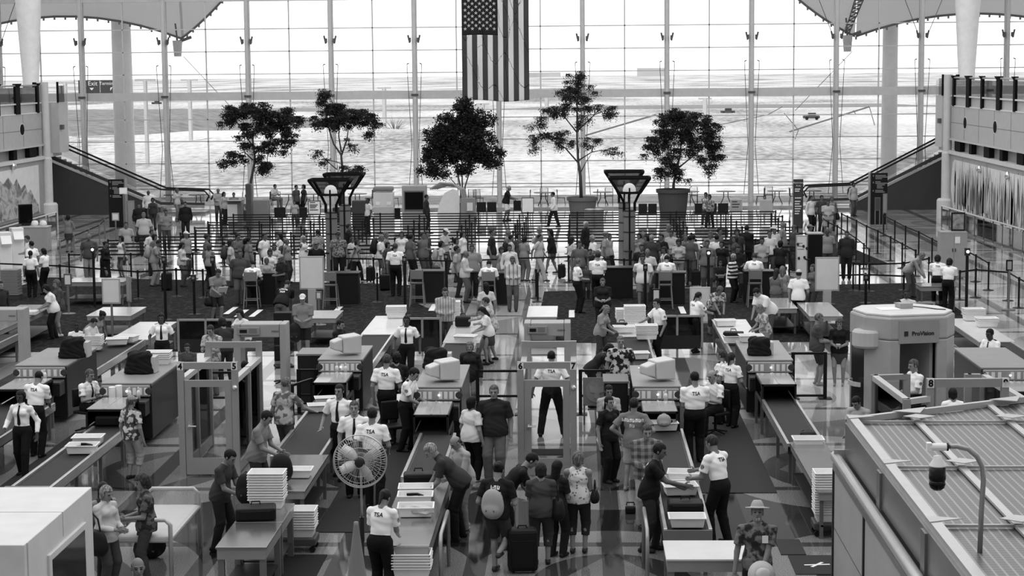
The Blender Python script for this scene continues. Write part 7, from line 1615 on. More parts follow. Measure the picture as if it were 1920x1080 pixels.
# --- travellers in the foreground
PP(507, 773, 1.84, 78, 'table', 'tee', 118, 'jeans', 45, 'short', 25, 'man in grey T-shirt packing a backpack on the steel table', b=1.05)
PP(438, 846, 1.74, 72, 'table', 'tee', 52, 'jeans', 32, 'short', 16, 'young man in dark shirt opening a bag at the left table', skin=120)
PP(246, 742, 1.64, 152, 'stand', 'tee', 190, 'capri', 148, 'pony', 110, 'woman in floral blouse and light trousers beside the left scanner', fem=1, pat='floral', v2=60, psc=5, hat='cap', hatv=130)
PP(213, 909, 1.64, 60, 'hold', 'shirt', 185, 'trousers', 62, 'bob', 165, 'grey haired woman in pale cardigan with a large dark bag', fem=1, b=1.05)
PP(254, 892, 1.70, -72, 'hold', 'tee', 42, 'jeans', 62, 'curly', 70, 'woman with long curly hair in dark flowered blouse, bottom left', fem=1, pat='floral', v2=90, psc=4)
PP(194, 905, 1.56, 40, 'stand', 'tank', 45, 'trousers', 40, 'long', 45, 'woman half hidden behind the grey haired woman, bottom left', fem=1)
PP(258, 1046, 1.80, 20, 'stand', 'polo', 60, 'trousers', 40, 'bald', 50, 'balding man with glasses cut off at the bottom left', skin=115, tier=0)
PP(562, 708, 1.80, 150, 'reachR', 'tee', 165, 'trousers', 62, 'short', 130, 'man in tan floral shirt reaching into a tray on the middle belt', pat='floral', v2=85, psc=4)
PP(926, 722, 1.88, -4, 'stand', 'polo', 34, 'trousers', 92, 'short', 120, 'very large man in black polo and grey trousers walking forward', b=1.2, skin=125)
PP(885, 744, 1.64, 135, 'stand', 'tee', 205, 'trousers', 16, 'bob', 22, 'woman in white blouse and black trousers left of the large man', fem=1, b=1.22, shoe=200)
PP(798, 835, 1.84, -88, 'bend', 'polo', 48, 'trousers', 18, 'short', 190, 'grey haired man in dark polo leaning over trays on the long table', skin=125)
PP(840, 826, 1.68, -55, 'table', 'shirt', 160, 'trousers', 120, 'bald', 95, 'person in pale sweater and light trousers behind the leaning man', shoe=170)
PP(936, 866, 1.74, 166, 'kick', 'tee', 22, 'shorts', 52, 'bun', 20, 'young traveller in black T-shirt and grey shorts lifting one foot', txt='#332', fem=0, shoe=50)
PP(1006, 853, 1.76, 100, 'bend', 'tee', 20, 'trousers', 18, 'short', 18, 'person in black bending forward behind the tall suitcase')
PP(1014, 868, 1.64, 182, 'hold', 'tee', 64, 'capri', 58, 'bob', 45, 'woman in dark grey T-shirt and cropped trousers, bottom centre', fem=1, b=1.12, shoe=35)
PP(1047, 863, 1.58, 150, 'hold', 'tee', 30, 'trousers', 30, 'long', 16, 'girl with long dark hair between two women, bottom centre', fem=1)
PP(1084, 847, 1.68, 174, 'hold', 'tank', 205, 'capri', 42, 'bob', 130, 'woman in white dotted sleeveless top and cuffed jeans', fem=1, pat='dots', v2=120, psc=7, shoe=40)
PP(1143, 743, 1.66, 40, 'stand', 'tee', 22, 'trousers', 20, 'pony', 22, 'woman in black with ponytail left of the grey T-shirt man', fem=1, xy=None)
PP(1142, 723, 1.64, 10, 'hold', 'tee', 170, 'trousers', 45, 'pony', 25, 'woman half hidden behind the woman in black', fem=1)
PP(1189, 746, 1.76, 164, 'hips', 'tee', 112, 'shorts', 165, 'short', 45, 'man in grey lettered T-shirt and light shorts, hands on hips', txt='#82', shoe=None)
PP(1226, 797, 1.80, 8, 'hold', 'jacket', 70, 'trousers', 150, 'short', 95, 'man in plaid jacket and light trousers behind the right belt', pat='plaid', v2=130, psc=9, skin=130)
PP(1243, 832, 1.82, 78, 'reach', 'tee', 18, 'jeans', 42, 'short', 25, 'man in black T-shirt and jeans pointing over the white trays', skin=95)
PP(1420, 944, 1.80, -4, 'front', 'tee', 42, 'jeans', 24, 'short', 150, 'bearded man in straw hat and dark flowered shirt holding a second hat', pat='camo', v2=110, psc=5, hat='sun', hatv=165, skin=120)
PP(1538, 588, 1.80, 92, 'hold', 'tee', 66, 'shorts', 40, 'short', 130, 'barefoot man in grey T-shirt and shorts waiting by the gate', shoe=None, b=1.1, tier=0)
PP(1574, 598, 1.68, -12, 'hold', 'tee', 20, 'skirt', 58, 'curly', 95, 'woman in black top waiting beside the barefoot man', fem=1, shoe=None, b=1.1, tier=0)
PP(1602, 746, 1.66, -40, 'table', 'tee', 165, 'trousers', 60, 'short', 24, 'dark haired traveller looking down at the corner of the mesh roofed room')
PP(1778, 645, 1.76, 60, 'stand', 'shirt', 100, 'trousers', 40, 'short', 40, 'person in grey seen behind the body scanner', xy=(7.62, 42.6))
PP(356, 641, 1.42, 4, 'hold', 'tee', 70, 'trousers', 60, 'pony', 40, 'boy with dark shirt behind pen 4 looking at the camera', skin=120)
PP(377, 611, 1.76, -20, 'read', 'tee', 175, 'trousers', 90, 'short', 60, 'man in pale floral shirt behind pen 4', pat='floral', v2=110, psc=6)
PP(403, 598, 1.70, -150, 'table', 'tee', 45, 'trousers', 40, 'curly', 18, 'dark haired person leaning at the infeed behind pen 4')
PP(447, 581, 1.66, -38, 'reach', 'tee', 215, 'trousers', 70, 'long', 22, 'woman with long dark hair in white blouse left of the detector', fem=1)
PP(453, 682, 1.78, 170, 'stand', 'tee', 150, 'trousers', 22, 'buzz', 25, 'person standing inside pen 5, back turned', xy=(-6.95, 39.3))
PP(640, 600, 1.76, 70, 'sit', 'jacket', 24, 'trousers', 20, 'short', 20, 'seated man in dark jacket behind the middle scanner', tier=1)
PP(567, 552, 1.82, 4, 'hold', 'polo', 118, 'shorts', 30, 'short', 110, 'man in light cap and grey polo with badge holding a black backpack', hat='cap', hatv=200, b=1.1, tier=1)
PP(541, 527, 1.82, 165, 'bend', 'tee', 24, 'shorts', 110, 'buzz', 60, 'man in black lettered T-shirt bending forward by the blank sign', txt='#53', b=1.1, tier=1)
PP(411, 506, 1.78, 35, 'table', 'tee', 125, 'shorts', 40, 'short', 60, 'man in grey T-shirt with shoulder bag holding a paper at the left', tier=1)
PP(885, 577, 1.60, -80, 'table', 'tee', 215, 'skirt', 62, 'long', 30, 'girl in white T-shirt and denim skirt bending over the infeed', fem=1, tier=1)
PP(908, 558, 1.76, -92, 'reach', 'shirt', 180, 'shorts', 95, 'short', 75, 'traveller in pale patterned shirt behind the girl in white', pat='floral', v2=140, psc=6)
PP(911, 530, 1.66, -160, 'stand', 'tee', 190, 'skirt', 30, 'long', 24, 'woman with long dark hair standing at the aisle in front of the desk', fem=1)
PP(881, 641, 1.64, -6, 'stand', 'jacket', 34, 'trousers', 130, 'bob', 150, 'older woman in dark jacket behind the aisle scanner', fem=1)
PP(841, 540, 1.82, 5, 'hold', 'shirt', 165, 'trousers', 60, 'short', 70, 'man in striped shirt behind the left tray stack', pat='vstripe', v2=120, psc=14, b=1.1)
PP(1165, 630, 1.80, 6, 'stand', 'tee', 30, 'trousers', 60, 'short', 150, 'man in black flowered shirt at the right infeed belt', pat='floral', v2=180, psc=5, b=1.2)
PP(1148, 648, 1.64, 100, 'bend', 'tee', 32, 'trousers', 30, 'curly', 22, 'dark haired person stooping over the stroller', fem=1)
PP(1141, 574, 1.66, 62, 'table', 'tee', 140, 'jeans', 55, 'pony', 150, 'blonde woman with ponytail at the right infeed', fem=1)
PP(1130, 522, 1.70, 2, 'hold', 'polo', 26, 'trousers', 20, 'short', 110, 'heavy woman in black polo on the carpet right of the aisle', fem=1, b=1.3)
PP(1352, 540, 1.66, 20, 'bend', 'tee', 90, 'capri', 60, 'curly', 110, 'woman in floral blouse bending at the right infeed', fem=1, pat='floral', v2=190, psc=6, b=1.2)
PP(1414, 543, 1.84, -55, 'bend', 'polo', 222, 'trousers', 70, 'short', 20, 'man in white polo leaning over the right infeed', b=1.15)
PP(1420, 573, 1.62, -68, 'table', 'tee', 180, 'capri', 130, 'bob', 150, 'older woman in pale blouse bent over the right infeed', fem=1, pat='floral', v2=120, psc=6)
PP(1492, 506, 1.78, 160, 'stand2', 'tee', 225, 'shorts', 24, 'short', 40, 'man in white T-shirt, long dark shorts and cap at the right', hat='cap', hatv=190)
PP(1467, 500, 1.66, 170, 'stand', 'tank', 140, 'skirt', 110, 'long', 150, 'blonde girl in pale dress left of the man with the cap', fem=1)
PP(1457, 503, 1.62, 150, 'hold', 'tank', 100, 'skirt', 90, 'long', 60, 'dark haired girl in grey dress beside the blonde girl', fem=1)
PP(1524, 496, 1.68, -60, 'cross', 'tee', 90, 'trousers', 60, 'bob', 90, 'woman in grey half hidden left of the right blank sign', fem=1)
PP(143, 607, 1.45, 10, 'sit', 'tee', 225, 'shorts', 60, 'buzz', 18, 'boy in white T-shirt behind the left scanners', skin=55, tier=1)
PP(196, 586, 1.66, 62, 'bend', 'tank', 130, 'trousers', 60, 'bun', 20, 'woman in grey tank top loading trays at the left', fem=1, skin=75, tier=1, b=1.1)
PP(208, 598, 1.60, 70, 'table', 'tee', 190, 'trousers', 60, 'short', 25, 'child in patterned shirt behind the woman in the tank top', tier=1)
PP(82, 536, 1.66, -70, 'table', 'tee', 220, 'trousers', 22, 'curly', 22, 'woman in white T-shirt and black trousers at the far left infeed', fem=1, tier=1, b=1.15)
PP(104, 525, 1.72, -60, 'hold', 'jacket', 70, 'capri', 150, 'bob', 110, 'woman in grey jacket and light trousers at the far left infeed', fem=1, tier=1, shoe=200)
PP(1699, 543, 1.80, 2, 'stand', 'shirt', 205, 'trousers', 40, 'buzz', 22, 'man in striped shirt facing the camera above the body scanner', skin=60, tier=1)
PP(1684, 562, 1.62, 178, 'hold', 'tee', 60, 'trousers', 30, 'short', 18, 'dark head directly behind the body scanner roof', tier=1)
PP(1733, 475, 1.78, 55, 'bend', 'shirt', 150, 'trousers', 75, 'short', 150, 'older man in pale vest leaning at the small grey table', tier=1)
# --- queue, document desks and beyond
Q = '''236,416,1.78,12,stand,tee,150,trousers,150,short,60,man in light T-shirt and pale trousers left of the maze
269,398,1.90,8,stand,polo,165,jeans,50,short,130,big man in pale polo with shoulder strap at the left of the maze,b=1.15
311,393,1.80,20,hold,tee,120,trousers,60,short,60,man in grey shirt behind the big man in the polo
303,388,1.68,10,stand,tank,110,trousers,60,bob,110,woman behind the man in the grey shirt,fem=1
225,443,1.64,-50,stand,tank,210,skirt,60,bob,24,woman in white tank top by the black robed person,fem=1
199,453,1.68,70,hold,robe,18,trousers,18,bun,22,person in long black robe at the left of the queue,fem=1
284,431,1.82,50,stand,tee,205,trousers,40,short,50,man in white T-shirt with dark trousers at the left queue end
301,451,1.76,92,table,tee,135,trousers,135,short,24,man in light shirt pushing a black suitcase
291,439,1.66,70,stand,tee,90,trousers,40,curly,20,dark haired head behind the man with the suitcase
349,434,1.76,60,stand,tee,130,trousers,60,short,150,man with pale cap behind the woman in the vest,hat='cap'
343,455,1.64,80,hold,shirt,180,trousers,75,long,22,woman with dark hair and black vest at the left queue,fem=1
388,439,1.78,110,stand,tee,90,trousers,40,short,50,man with dark cap in grey T-shirt in the left queue,hat='cap',hatv=50
393,457,1.66,150,stand,tank,130,trousers,30,bob,100,woman in grey tank top in front of the capped man,fem=1
433,449,1.76,95,stand,tee,170,jeans,60,curly,60,curly haired man with dark backpack in the left queue
448,438,1.76,60,hold,tee,95,trousers,50,short,20,man in grey behind the curly haired backpacker
462,447,1.66,120,phone,tank,24,trousers,40,bob,22,woman in black top lifting her arm in the left queue,fem=1
467,444,1.74,120,stand,tee,110,trousers,50,short,25,man in grey shirt turned away in the left queue
166,438,1.84,2,stand,polo,72,trousers,135,bald,170,bald man in dark polo and khakis walking at the left,b=1.15
128,403,1.66,175,phone,tank,110,skirt,50,bob,20,woman seen from behind taking a photo by the left railing,fem=1
278,357,1.80,10,stand,shirt,200,trousers,22,bald,25,man in white shirt at the foot of the left escalator,skin=60
286,371,1.66,5,stand,tank,45,trousers,40,bob,22,woman in dark tank top by the left directory,fem=1,skin=75
260,381,1.72,20,stand,jacket,24,trousers,22,short,20,person in black jacket by the left directory
332,353,1.70,60,stand,tee,180,trousers,110,bob,110,woman with shoulder bag near the left escalator foot,fem=1
347,378,1.78,5,stand,jacket,22,trousers,26,short,24,man in black jacket standing on the bright floor at the left
450,469,1.86,8,stand,polo,66,trousers,90,short,60,very big man in grey polo beside the seated officer,b=1.35
496,437,1.80,62,stand,tee,215,trousers,26,short,40,man in white shirt with black backpack in the left queue
524,437,1.68,-80,stand,tee,205,trousers,30,long,20,woman with long dark hair in white turned left,fem=1
538,447,1.68,72,stand,tank,125,trousers,50,pony,140,blonde woman with ponytail and dark backpack,fem=1
514,457,1.66,10,hold,tee,170,trousers,60,long,60,woman with long brown hair behind the girl with papers,fem=1
506,468,1.66,10,hold,tee,205,trousers,60,bob,40,woman in white behind the girl with papers,fem=1
500,484,1.50,15,hold,tee,150,capri,30,bob,110,girl holding large white papers by the seated officer,fem=1
525,478,1.76,-45,hold,polo,34,shorts,30,short,120,man in dark polo with cap beside the girl with papers,hat='cap',hatv=140
569,442,1.70,60,cross,tank,200,trousers,60,long,200,woman with long blonde hair in white top,fem=1
595,430,1.80,-130,stand,tee,165,trousers,60,short,60,man in pale patterned shirt behind the blonde woman,pat='floral',v2=130
593,452,1.80,2,stand,tee,22,trousers,30,short,60,man in black T-shirt with camouflage cap above the blank sign,hat='cap',hatv=100
634,435,1.84,15,stand,tee,130,trousers,24,short,50,man in floral shirt before the left torchiere,b=1.15,pat='floral',v2=70,hat='cap',hatv=40
653,421,1.80,80,stand,jacket,22,trousers,22,short,35,man in dark suit right of the left torchieres
659,446,1.40,60,stand,tee,190,trousers,40,bob,90,child in white near the left torchieres
670,449,1.58,78,pull,shirt,140,trousers,24,bob,60,child in striped shirt pulling a black suitcase,fem=1,pat='vstripe',v2=60
717,440,1.80,80,hold,tee,205,shorts,70,short,150,grey haired man in white with large black backpack
724,434,1.80,80,stand,tee,120,trousers,60,short,130,man behind the grey haired backpacker
729,453,1.62,60,stand,tee,60,trousers,40,bob,22,dark haired person beside the backpacker,fem=1
753,434,1.72,-5,stand,tee,205,trousers,70,bob,45,woman in white T-shirt right of the standing officer,fem=1
771,439,1.80,130,stand,tee,84,trousers,26,short,24,man in dark grey T-shirt turned away left of the aisle
793,435,1.86,58,cross,tee,92,trousers,62,short,60,large man in grey T-shirt with crossed arms,b=1.2
800,434,1.74,60,stand,tee,50,trousers,40,short,20,dark haired head behind the man with crossed arms
839,428,1.80,62,read,tee,170,trousers,60,short,40,man with light cap in pale T-shirt in the middle queue,hat='cap',hatv=190
828,452,1.64,95,stand,tee,170,shorts,165,bob,20,woman with pale backpack and shorts in the middle queue,fem=1
856,446,1.66,60,stand,tee,150,trousers,60,bob,18,dark haired woman behind the grey T-shirt man,fem=1
868,434,1.68,70,stand,shirt,205,trousers,60,long,22,woman in long white shirt in the middle queue,fem=1
857,461,1.80,88,stand,tee,150,trousers,40,short,30,man in pale grey T-shirt and dark trousers, first at the aisle desk
875,470,1.78,80,hold,shirt,190,trousers,85,bald,130,man in untucked white shirt at the aisle desk
885,459,1.84,10,stand,polo,125,trousers,24,short,60,heavy man in striped grey polo behind the white shirt man,b=1.25
923,430,1.88,80,stand,tee,34,trousers,105,buzz,40,tall man in black T-shirt with back half turned in mid queue
953,430,1.82,82,stand,tee,110,trousers,60,bald,150,bald man in the middle queue right of the tall man
959,440,1.76,100,stand,tee,170,trousers,60,short,25,man with dark backpack in the middle queue
973,437,1.70,40,stand,tee,60,trousers,60,curly,22,curly haired head in the middle queue
985,443,1.70,140,hold,tee,125,trousers,110,bob,24,woman in grey with light trousers at the aisle,fem=1
955,458,1.76,12,stand,shirt,205,trousers,50,short,24,young man in white shirt with diagonal strap
941,464,1.64,30,cross,tank,130,trousers,40,curly,50,woman with curly hair leaning at the aisle desk,fem=1
961,481,1.82,6,hold,shirt,185,jeans,80,short,110,man in striped shirt walking out of the aisle desks,pat='vstripe',v2=120
1012,426,1.70,60,stand,tank,160,skirt,150,bob,160,blonde woman with pale handbag crossing the aisle,fem=1
1013,439,1.78,70,walk,tee,170,trousers,160,buzz,22,man in pale clothes walking right across the aisle
1031,430,1.72,-85,pull,jacket,20,skirt,60,long,18,woman in black jacket pulling a suitcase to the left,fem=1
1099,415,1.82,66,stand,jacket,24,trousers,30,short,220,white haired man in black jacket in the right queue
1073,444,1.68,120,stand,tee,175,trousers,130,long,35,woman in pale dotted top in the right queue,fem=1,pat='dots',v2=120
1087,452,1.80,0,stand,tee,92,trousers,60,short,24,man in grey lettered T-shirt behind the grey haired officer
1109,441,1.78,-70,hold,tee,215,trousers,60,short,190,old man in white T-shirt turned left in the right queue
1107,467,1.42,-10,stand,tee,34,trousers,40,short,22,boy between the two officers right of the aisle
1099,496,1.20,0,stand,tee,60,trousers,40,short,30,small child beside the grey haired officer
1136,434,1.80,85,stand,tee,135,trousers,60,short,110,man with grey cap in pale T-shirt left of the right torchiere,hat='cap',hatv=120
1143,438,1.66,60,stand,tank,150,trousers,26,short,22,dark haired person with backpack left of the right torchiere
1136,470,1.66,-60,hold,tee,130,trousers,60,bob,120,woman leaning at the desk right of the two officers,fem=1
1198,436,1.68,-30,stand,tank,130,trousers,60,long,22,woman with long dark hair right of the right torchiere,fem=1
1205,433,1.76,10,stand,tee,110,trousers,60,bald,200,white haired head behind the long haired woman
1212,441,1.70,-70,stand,tee,26,trousers,30,bob,20,woman in black right of the right torchiere,fem=1
1222,440,1.80,170,stand,polo,50,trousers,40,short,180,heavy grey haired man in dark shirt turned away,b=1.3
1240,439,1.72,-40,stand,tee,24,trousers,40,short,18,dark haired man in black in the right queue
1253,421,1.82,-20,stand,tee,120,trousers,60,short,150,grey haired man at the rear of the right queue
1257,431,1.80,-30,hold,polo,165,trousers,60,short,60,man in pale shirt holding papers in the right queue
1203,458,1.76,0,stand,tee,32,trousers,40,short,20,young man in dark shirt behind the man with backpack straps
1214,466,1.80,0,stand,tee,190,trousers,70,bald,150,balding man with dark straps behind the white T-shirt man
1205,478,1.80,-8,walk,tee,220,shorts,110,short,24,man in white printed T-shirt and long shorts walking forward,b=1.1
1244,463,1.66,-50,hold,tank,190,trousers,40,long,60,woman in striped top beside the seated officer,fem=1,pat='vstripe',v2=90
1273,450,1.70,-10,hold,tee,165,trousers,110,curly,40,curly haired woman in pale blouse right of the aisle desk,fem=1
1285,439,1.74,20,stand,tee,100,trousers,60,short,110,man behind the curly haired woman
1294,441,1.80,170,stand,tee,78,shorts,100,short,20,man in dark grey T-shirt and shorts with back turned
1300,440,1.74,150,stand,tee,190,trousers,40,short,18,dark head right of the grey T-shirt man
1326,450,1.84,-4,stand,tank,105,trousers,80,short,50,big man in grey top with backpack straps facing forward,b=1.25
1332,434,1.76,-20,stand,tee,120,trousers,60,bob,120,woman behind the big man with backpack straps,fem=1
1344,440,1.74,160,stand,tee,205,trousers,60,short,22,man in white with dark straps turned away
1350,429,1.80,60,stand,tee,90,trousers,60,short,20,dark haired man at the rear right of the big man
1353,452,1.68,-20,stand,tee,24,trousers,24,bob,18,woman in black between big man and striped top woman,fem=1
1351,490,1.30,0,hold,tee,30,trousers,40,short,60,boy in black T-shirt holding a paper
1378,443,1.70,-70,stand,tee,60,trousers,60,bob,50,woman in profile behind the striped top woman,fem=1
1383,431,1.76,0,stand,tee,50,trousers,60,curly,20,dark haired head left of the man in the black suit
1401,423,1.86,150,hold,jacket,18,trousers,18,short,18,man in black suit turned away in the right queue,b=1.15
1384,461,1.80,5,hold,polo,24,trousers,60,short,20,man in black shirt facing the seated officer,b=1.15
1377,476,1.66,60,hold,shirt,24,trousers,18,short,200,white haired woman in black and white striped top,fem=1,pat='hstripe',v2=215
1429,445,1.80,0,hold,polo,160,trousers,60,short,20,young man in pale polo right of the seated officer
1443,432,1.76,10,stand,tee,200,trousers,60,short,60,man in white with backpack straps at the right queue
1451,424,1.78,30,stand,tee,190,trousers,60,short,120,man in straw hat in the right queue,hat='sun',hatv=190
1468,416,1.84,75,stand,tee,120,trousers,70,bald,170,bald man in grey T-shirt at the right end of the queue,b=1.15
1464,452,1.66,150,hold,tee,30,trousers,30,curly,20,dark haired person before the bald man
1490,423,1.78,-60,stand,tee,60,trousers,50,short,80,man in dark shirt left of the safety poster,hat='cap',hatv=70
1519,421,1.78,70,stand,tee,205,trousers,60,short,60,man with cap behind the black display case,hat='cap',hatv=110
1523,368,1.76,40,stand,shirt,200,trousers,20,short,22,waiter in dark vest and white sleeves near the banner sign
1541,366,1.78,20,stand,tee,60,trousers,40,short,20,man partly hidden behind the traveller in the pale shirt
1546,371,1.82,-5,hold,tee,165,shorts,140,short,60,man in pale shirt and light shorts near the banner sign,b=1.2
1560,368,1.68,10,stand,tank,120,trousers,60,bob,120,woman with large black bag right of the pale shirt man,fem=1
1551,428,1.82,5,stand,tee,130,trousers,50,bald,40,man in grey T-shirt with white tag right of the black case,skin=70
1557,425,1.72,0,stand,tee,90,trousers,60,short,150,woman behind the man with the white tag,fem=1
1588,433,1.82,-8,stand,jacket,40,trousers,20,short,24,man in dark suit and pale shirt by the right belts
409,353,1.80,20,hold,tee,150,trousers,60,bald,110,man left of the information desk facing right
420,360,1.70,60,stand,shirt,150,trousers,30,long,22,woman with pale bag at the information desk,fem=1
438,361,1.60,0,stand,tee,120,trousers,60,short,24,clerk behind the information desk
463,364,1.60,90,stand,tee,200,trousers,90,short,130,traveller with white sack right of the information desk
690,371,1.76,-60,stand,tee,190,trousers,18,buzz,20,lone agent in white shirt behind the left torchieres,skin=60
552,376,1.36,0,stand,tee,150,trousers,60,bob,22,woman seated between two black waiting seats,fem=1
956,349,1.84,82,reach,polo,26,shorts,205,short,190,man in dark polo and light shorts pushing a sign before the flag,b=1.1
1036,360,1.78,-75,walk,shirt,215,trousers,18,short,20,waiter in black waistcoat striding left across the bright floor
1323,361,1.66,-30,walk,tee,90,trousers,60,bob,20,woman in floral blouse walking before the glass, left of two,fem=1,pat='floral',v2=190
1330,365,1.66,-30,walk,tee,150,trousers,24,bob,20,woman in floral blouse walking before the glass, right of two,fem=1,pat='floral',v2=60
800,365,1.76,90,stand,shirt,40,trousers,30,short,22,person half hidden behind the screen kiosk'''
for l in Q.split('\n'):
    a = l.split(','); kw = {}
    while '=' in a[-1]: k_, v_ = a.pop().split('='); kw[k_] = v_.strip("'") if v_[0] == "'" else float(v_)
    for k_ in ('fem', 'hatv', 'v2', 'skin'):
        if k_ in kw: kw[k_] = int(kw[k_])
    kw.setdefault('skin', 100)
    PP(float(a[0]), float(a[1]), float(a[2]), float(a[3]), a[4], a[5], int(a[6]), a[7], int(a[8]), a[9], int(a[10]), ','.join(a[11:]), tier=2, **kw)
# give everyone standing room: nudge apart, mostly along the hall
PEO = [o for o in COL.objects if o.get('category') == 'person']
CH_STOOL = {v.name for k, v in CACHE.items() if k[0] == 'body' and k[1] == 'stool'}; CH_SIT = {v.name for k, v in CACHE.items() if k[0] == 'body' and k[1] == 'sit'}
for it in range(40):
    for i, a in enumerate(PEO):
        for b2 in PEO[i + 1:]:
            dx, dy = b2.location.x - a.location.x, b2.location.y - a.location.y
            if abs(dx) > .42 or abs(dy) > .42: continue
            ov = .42 - math.hypot(dx, dy)
            if ov > 0:
                sy = 1 if dy >= 0 else -1; sx = 1 if dx >= 0 else -1
                a.location.y -= sy * ov * .5; b2.location.y += sy * ov * .5; a.location.x -= sx * ov * .06; b2.location.x += sx * ov * .06
    for a in PEO:
        for x0, x1, y0, y1 in FOOT:
            r = .17; px_ = min(a.location.x - (x0 - r), (x1 + r) - a.location.x); py_ = min(a.location.y - (y0 - r), (y1 + r) - a.location.y)
            if px_ > 0 and py_ > 0:
                if px_ < py_: a.location.x += (-px_ if a.location.x < (x0 + x1) / 2 else px_) * (1 if px_ < .22 else .25)
                else: a.location.y += (-py_ if a.location.y < (y0 + y1) / 2 else py_)
for it in range(14):
    for a in PEO:
        x, y = a.location.x, a.location.y
        for x0, y0, x1, y1 in SEG:
            if abs(y - y0) > 3.2 or abs(x - x0) > 3.2: continue
            dx, dy = x1 - x0, y1 - y0; L2 = dx * dx + dy * dy; t_ = 0 if L2 == 0 else max(0, min(1, ((x - x0) * dx + (y - y0) * dy) / L2)); qx, qy = x0 + dx * t_, y0 + dy * t_; d = math.hypot(x - qx, y - qy)
            if d < .30:
                s_ = 1 if y >= qy else -1; y += s_ * (.31 - d) if abs(y - qy) > .01 or L2 else .31
        for c in TORCH:
            if math.hypot(x - c[0], y - c[1]) < .62: y = c[1] + (.64 if y > c[1] else -.64)
        a.location.y = y
for a in PEO:
    if a.data.name in CH_STOOL:
        c = min((o for o in COL.objects if o.name.startswith('bar_chair')), key=lambda o: (o.location - a.location).length)
        if (c.location - a.location).length < 1.3: a.location.x, a.location.y = c.location.x, c.location.y
    if a.data.name in CH_SIT:
        cs = [o for o in COL.objects if o.name.startswith('office_chair') and (o.location - a.location).length < 1.6]
        if cs: c = min(cs, key=lambda o: (o.location - a.location).length); c.location = a.location; c.rotation_euler[2] = a.rotation_euler[2]
NUDGE = {'leaning left over the trays': (.05, 0), 'pale sweater and light': (.05, .25), 'long curly hair in dark': (.06, .05), 'grey haired woman in pale': (-.06, -.12)}
for a in PEO:
    for k_, (dx, dy) in NUDGE.items():
        if k_ in a['label']: a.location.x += dx; a.location.y += dy
for a in PEO:
    if 'in profile inside' in a['label']: a.location = (*AY(1716, 700, 39.2)[:1], 39.2, 0)
# on the ledge before the glass and on the escalator
for x, y, face, pose, top, tv, bot, bv, hair, hv, lb, fem in ((513, 350, 60, 'sit', 'tee', 215, 'trousers', 110, 'short', 40, 'man in white seated at a cafe table before the glass', 0), (555, 347, 60, 'stand', 'tee', 80, 'trousers', 24, 'short', 22, 'man in dark shirt standing before the ledge by the acacia', 0), (568, 346, -60, 'stand', 'tee', 50, 'trousers', 24, 'bob', 24, 'woman in dark top standing before the ledge by the acacia', 1)):
    h = 1.75; person(x, y, h, face, pose, top, tv, bot, bv, hair, hv, lb, tier=2, fem=fem, xy=(AY(x, y, 107.3)[0], 107.3) if pose == 'sit' else (AY(x, y, 102)[0], 102.0 + .3 * fem), z0=.12 if pose == 'sit' else 0)
X, Z = AY(1600, 341, 100.2); person(1600, 341, 1.8, 40, 'stand', 'shirt', 165, 'trousers', 75, 'short', 22, 'man with dark backpack before the right escalator foot', tier=2, xy=(X, 100.2), skin=75)
# ---------------------------------------------------------------- bags people wear or hold
def worn(label, kind, side='back', w=.34, d=.2, h=.48, v=22, dz=0):
    for o in COL.objects:
        if o.get('category') == 'person' and label in o['label']:
            s = o.scale[0]; a = o.rotation_euler[2]; f = Vector((math.sin(a), -math.cos(a), 0)); r = Vector((math.cos(a), math.sin(a), 0)); b = .12 * s
            off = {'back': -f * (.17 * s + .05), 'left': r * .28 * s, 'right': -r * .28 * s, 'front': f * .3}[side]; z = (1.0 if kind == 'backpack' else .55) * s + o.location.z + dz
            nm = ('%s worn by the %s' if kind == 'backpack' else '%s carried by the %s') % ({22: 'black ', 60: 'dark grey ', 150: 'pale '}.get(v, '') + ('backpack' if kind == 'backpack' else 'bag'), o['label'].split(' in ')[0].split(' with ')[0] if False else label)
            bag(o.location.x + off.x, o.location.y + off.y, z, w, d, h, nm, a + (PI if side == 'back' and kind == 'backpack' else 0) * 0 + (PI if side == 'back' else PI / 2) , v, kind); return
for a in (('bearded man in straw hat', 'backpack'), ('young traveller in black T-shirt', 'backpack', 'back', .36, .24, .46, 150, -.12), ('curly haired man with dark backpack', 'backpack', 'back', .36, .24, .5, 60), ('man in white shirt with black backpack', 'backpack'), ('blonde woman with ponytail and dark backpack', 'backpack', 'back', .3, .2, .42, 60), ('grey haired man in white with large black backpack', 'backpack', 'back', .42, .3, .6), ('woman with pale backpack and shorts', 'backpack', 'back', .3, .2, .4, 150), ('man with dark backpack in the middle queue', 'backpack'), ('man in light shirt pushing a black suitcase', 'backpack', 'back', .36, .24, .5, 150), ('man in white printed T-shirt', 'backpack'), ('man with dark backpack before the right', 'backpack'), ('dark haired person with backpack left', 'backpack', 'back', .34, .22, .46, 60),
          ('grey haired woman in pale cardigan', 'tote', 'right', .52, .22, .48, 22, .1), ('woman in dark grey T-shirt and cropped', 'tote', 'right', .36, .2, .42, 22, .2), ('woman in white dotted sleeveless', 'tote', 'right', .24, .12, .28, 22, .3), ('big man in pale polo', 'tote', 'right', .34, .2, .36), ('woman with shoulder bag near the left', 'tote', 'left', .34, .2, .3, 60, .3), ('woman with large black bag right', 'tote', 'left', .4, .2, .42), ('man in grey T-shirt with shoulder bag', 'tote', 'right', .36, .2, .36, 22), ('blonde woman with pale handbag', 'tote', 'back', .3, .16, .3, 150, .5), ('woman with pale bag at the information', 'tote', 'left', .3, .16, .3, 150, .3), ('traveller with white sack', 'tote', 'back', .34, .26, .6, 150, .4)): worn(*a)
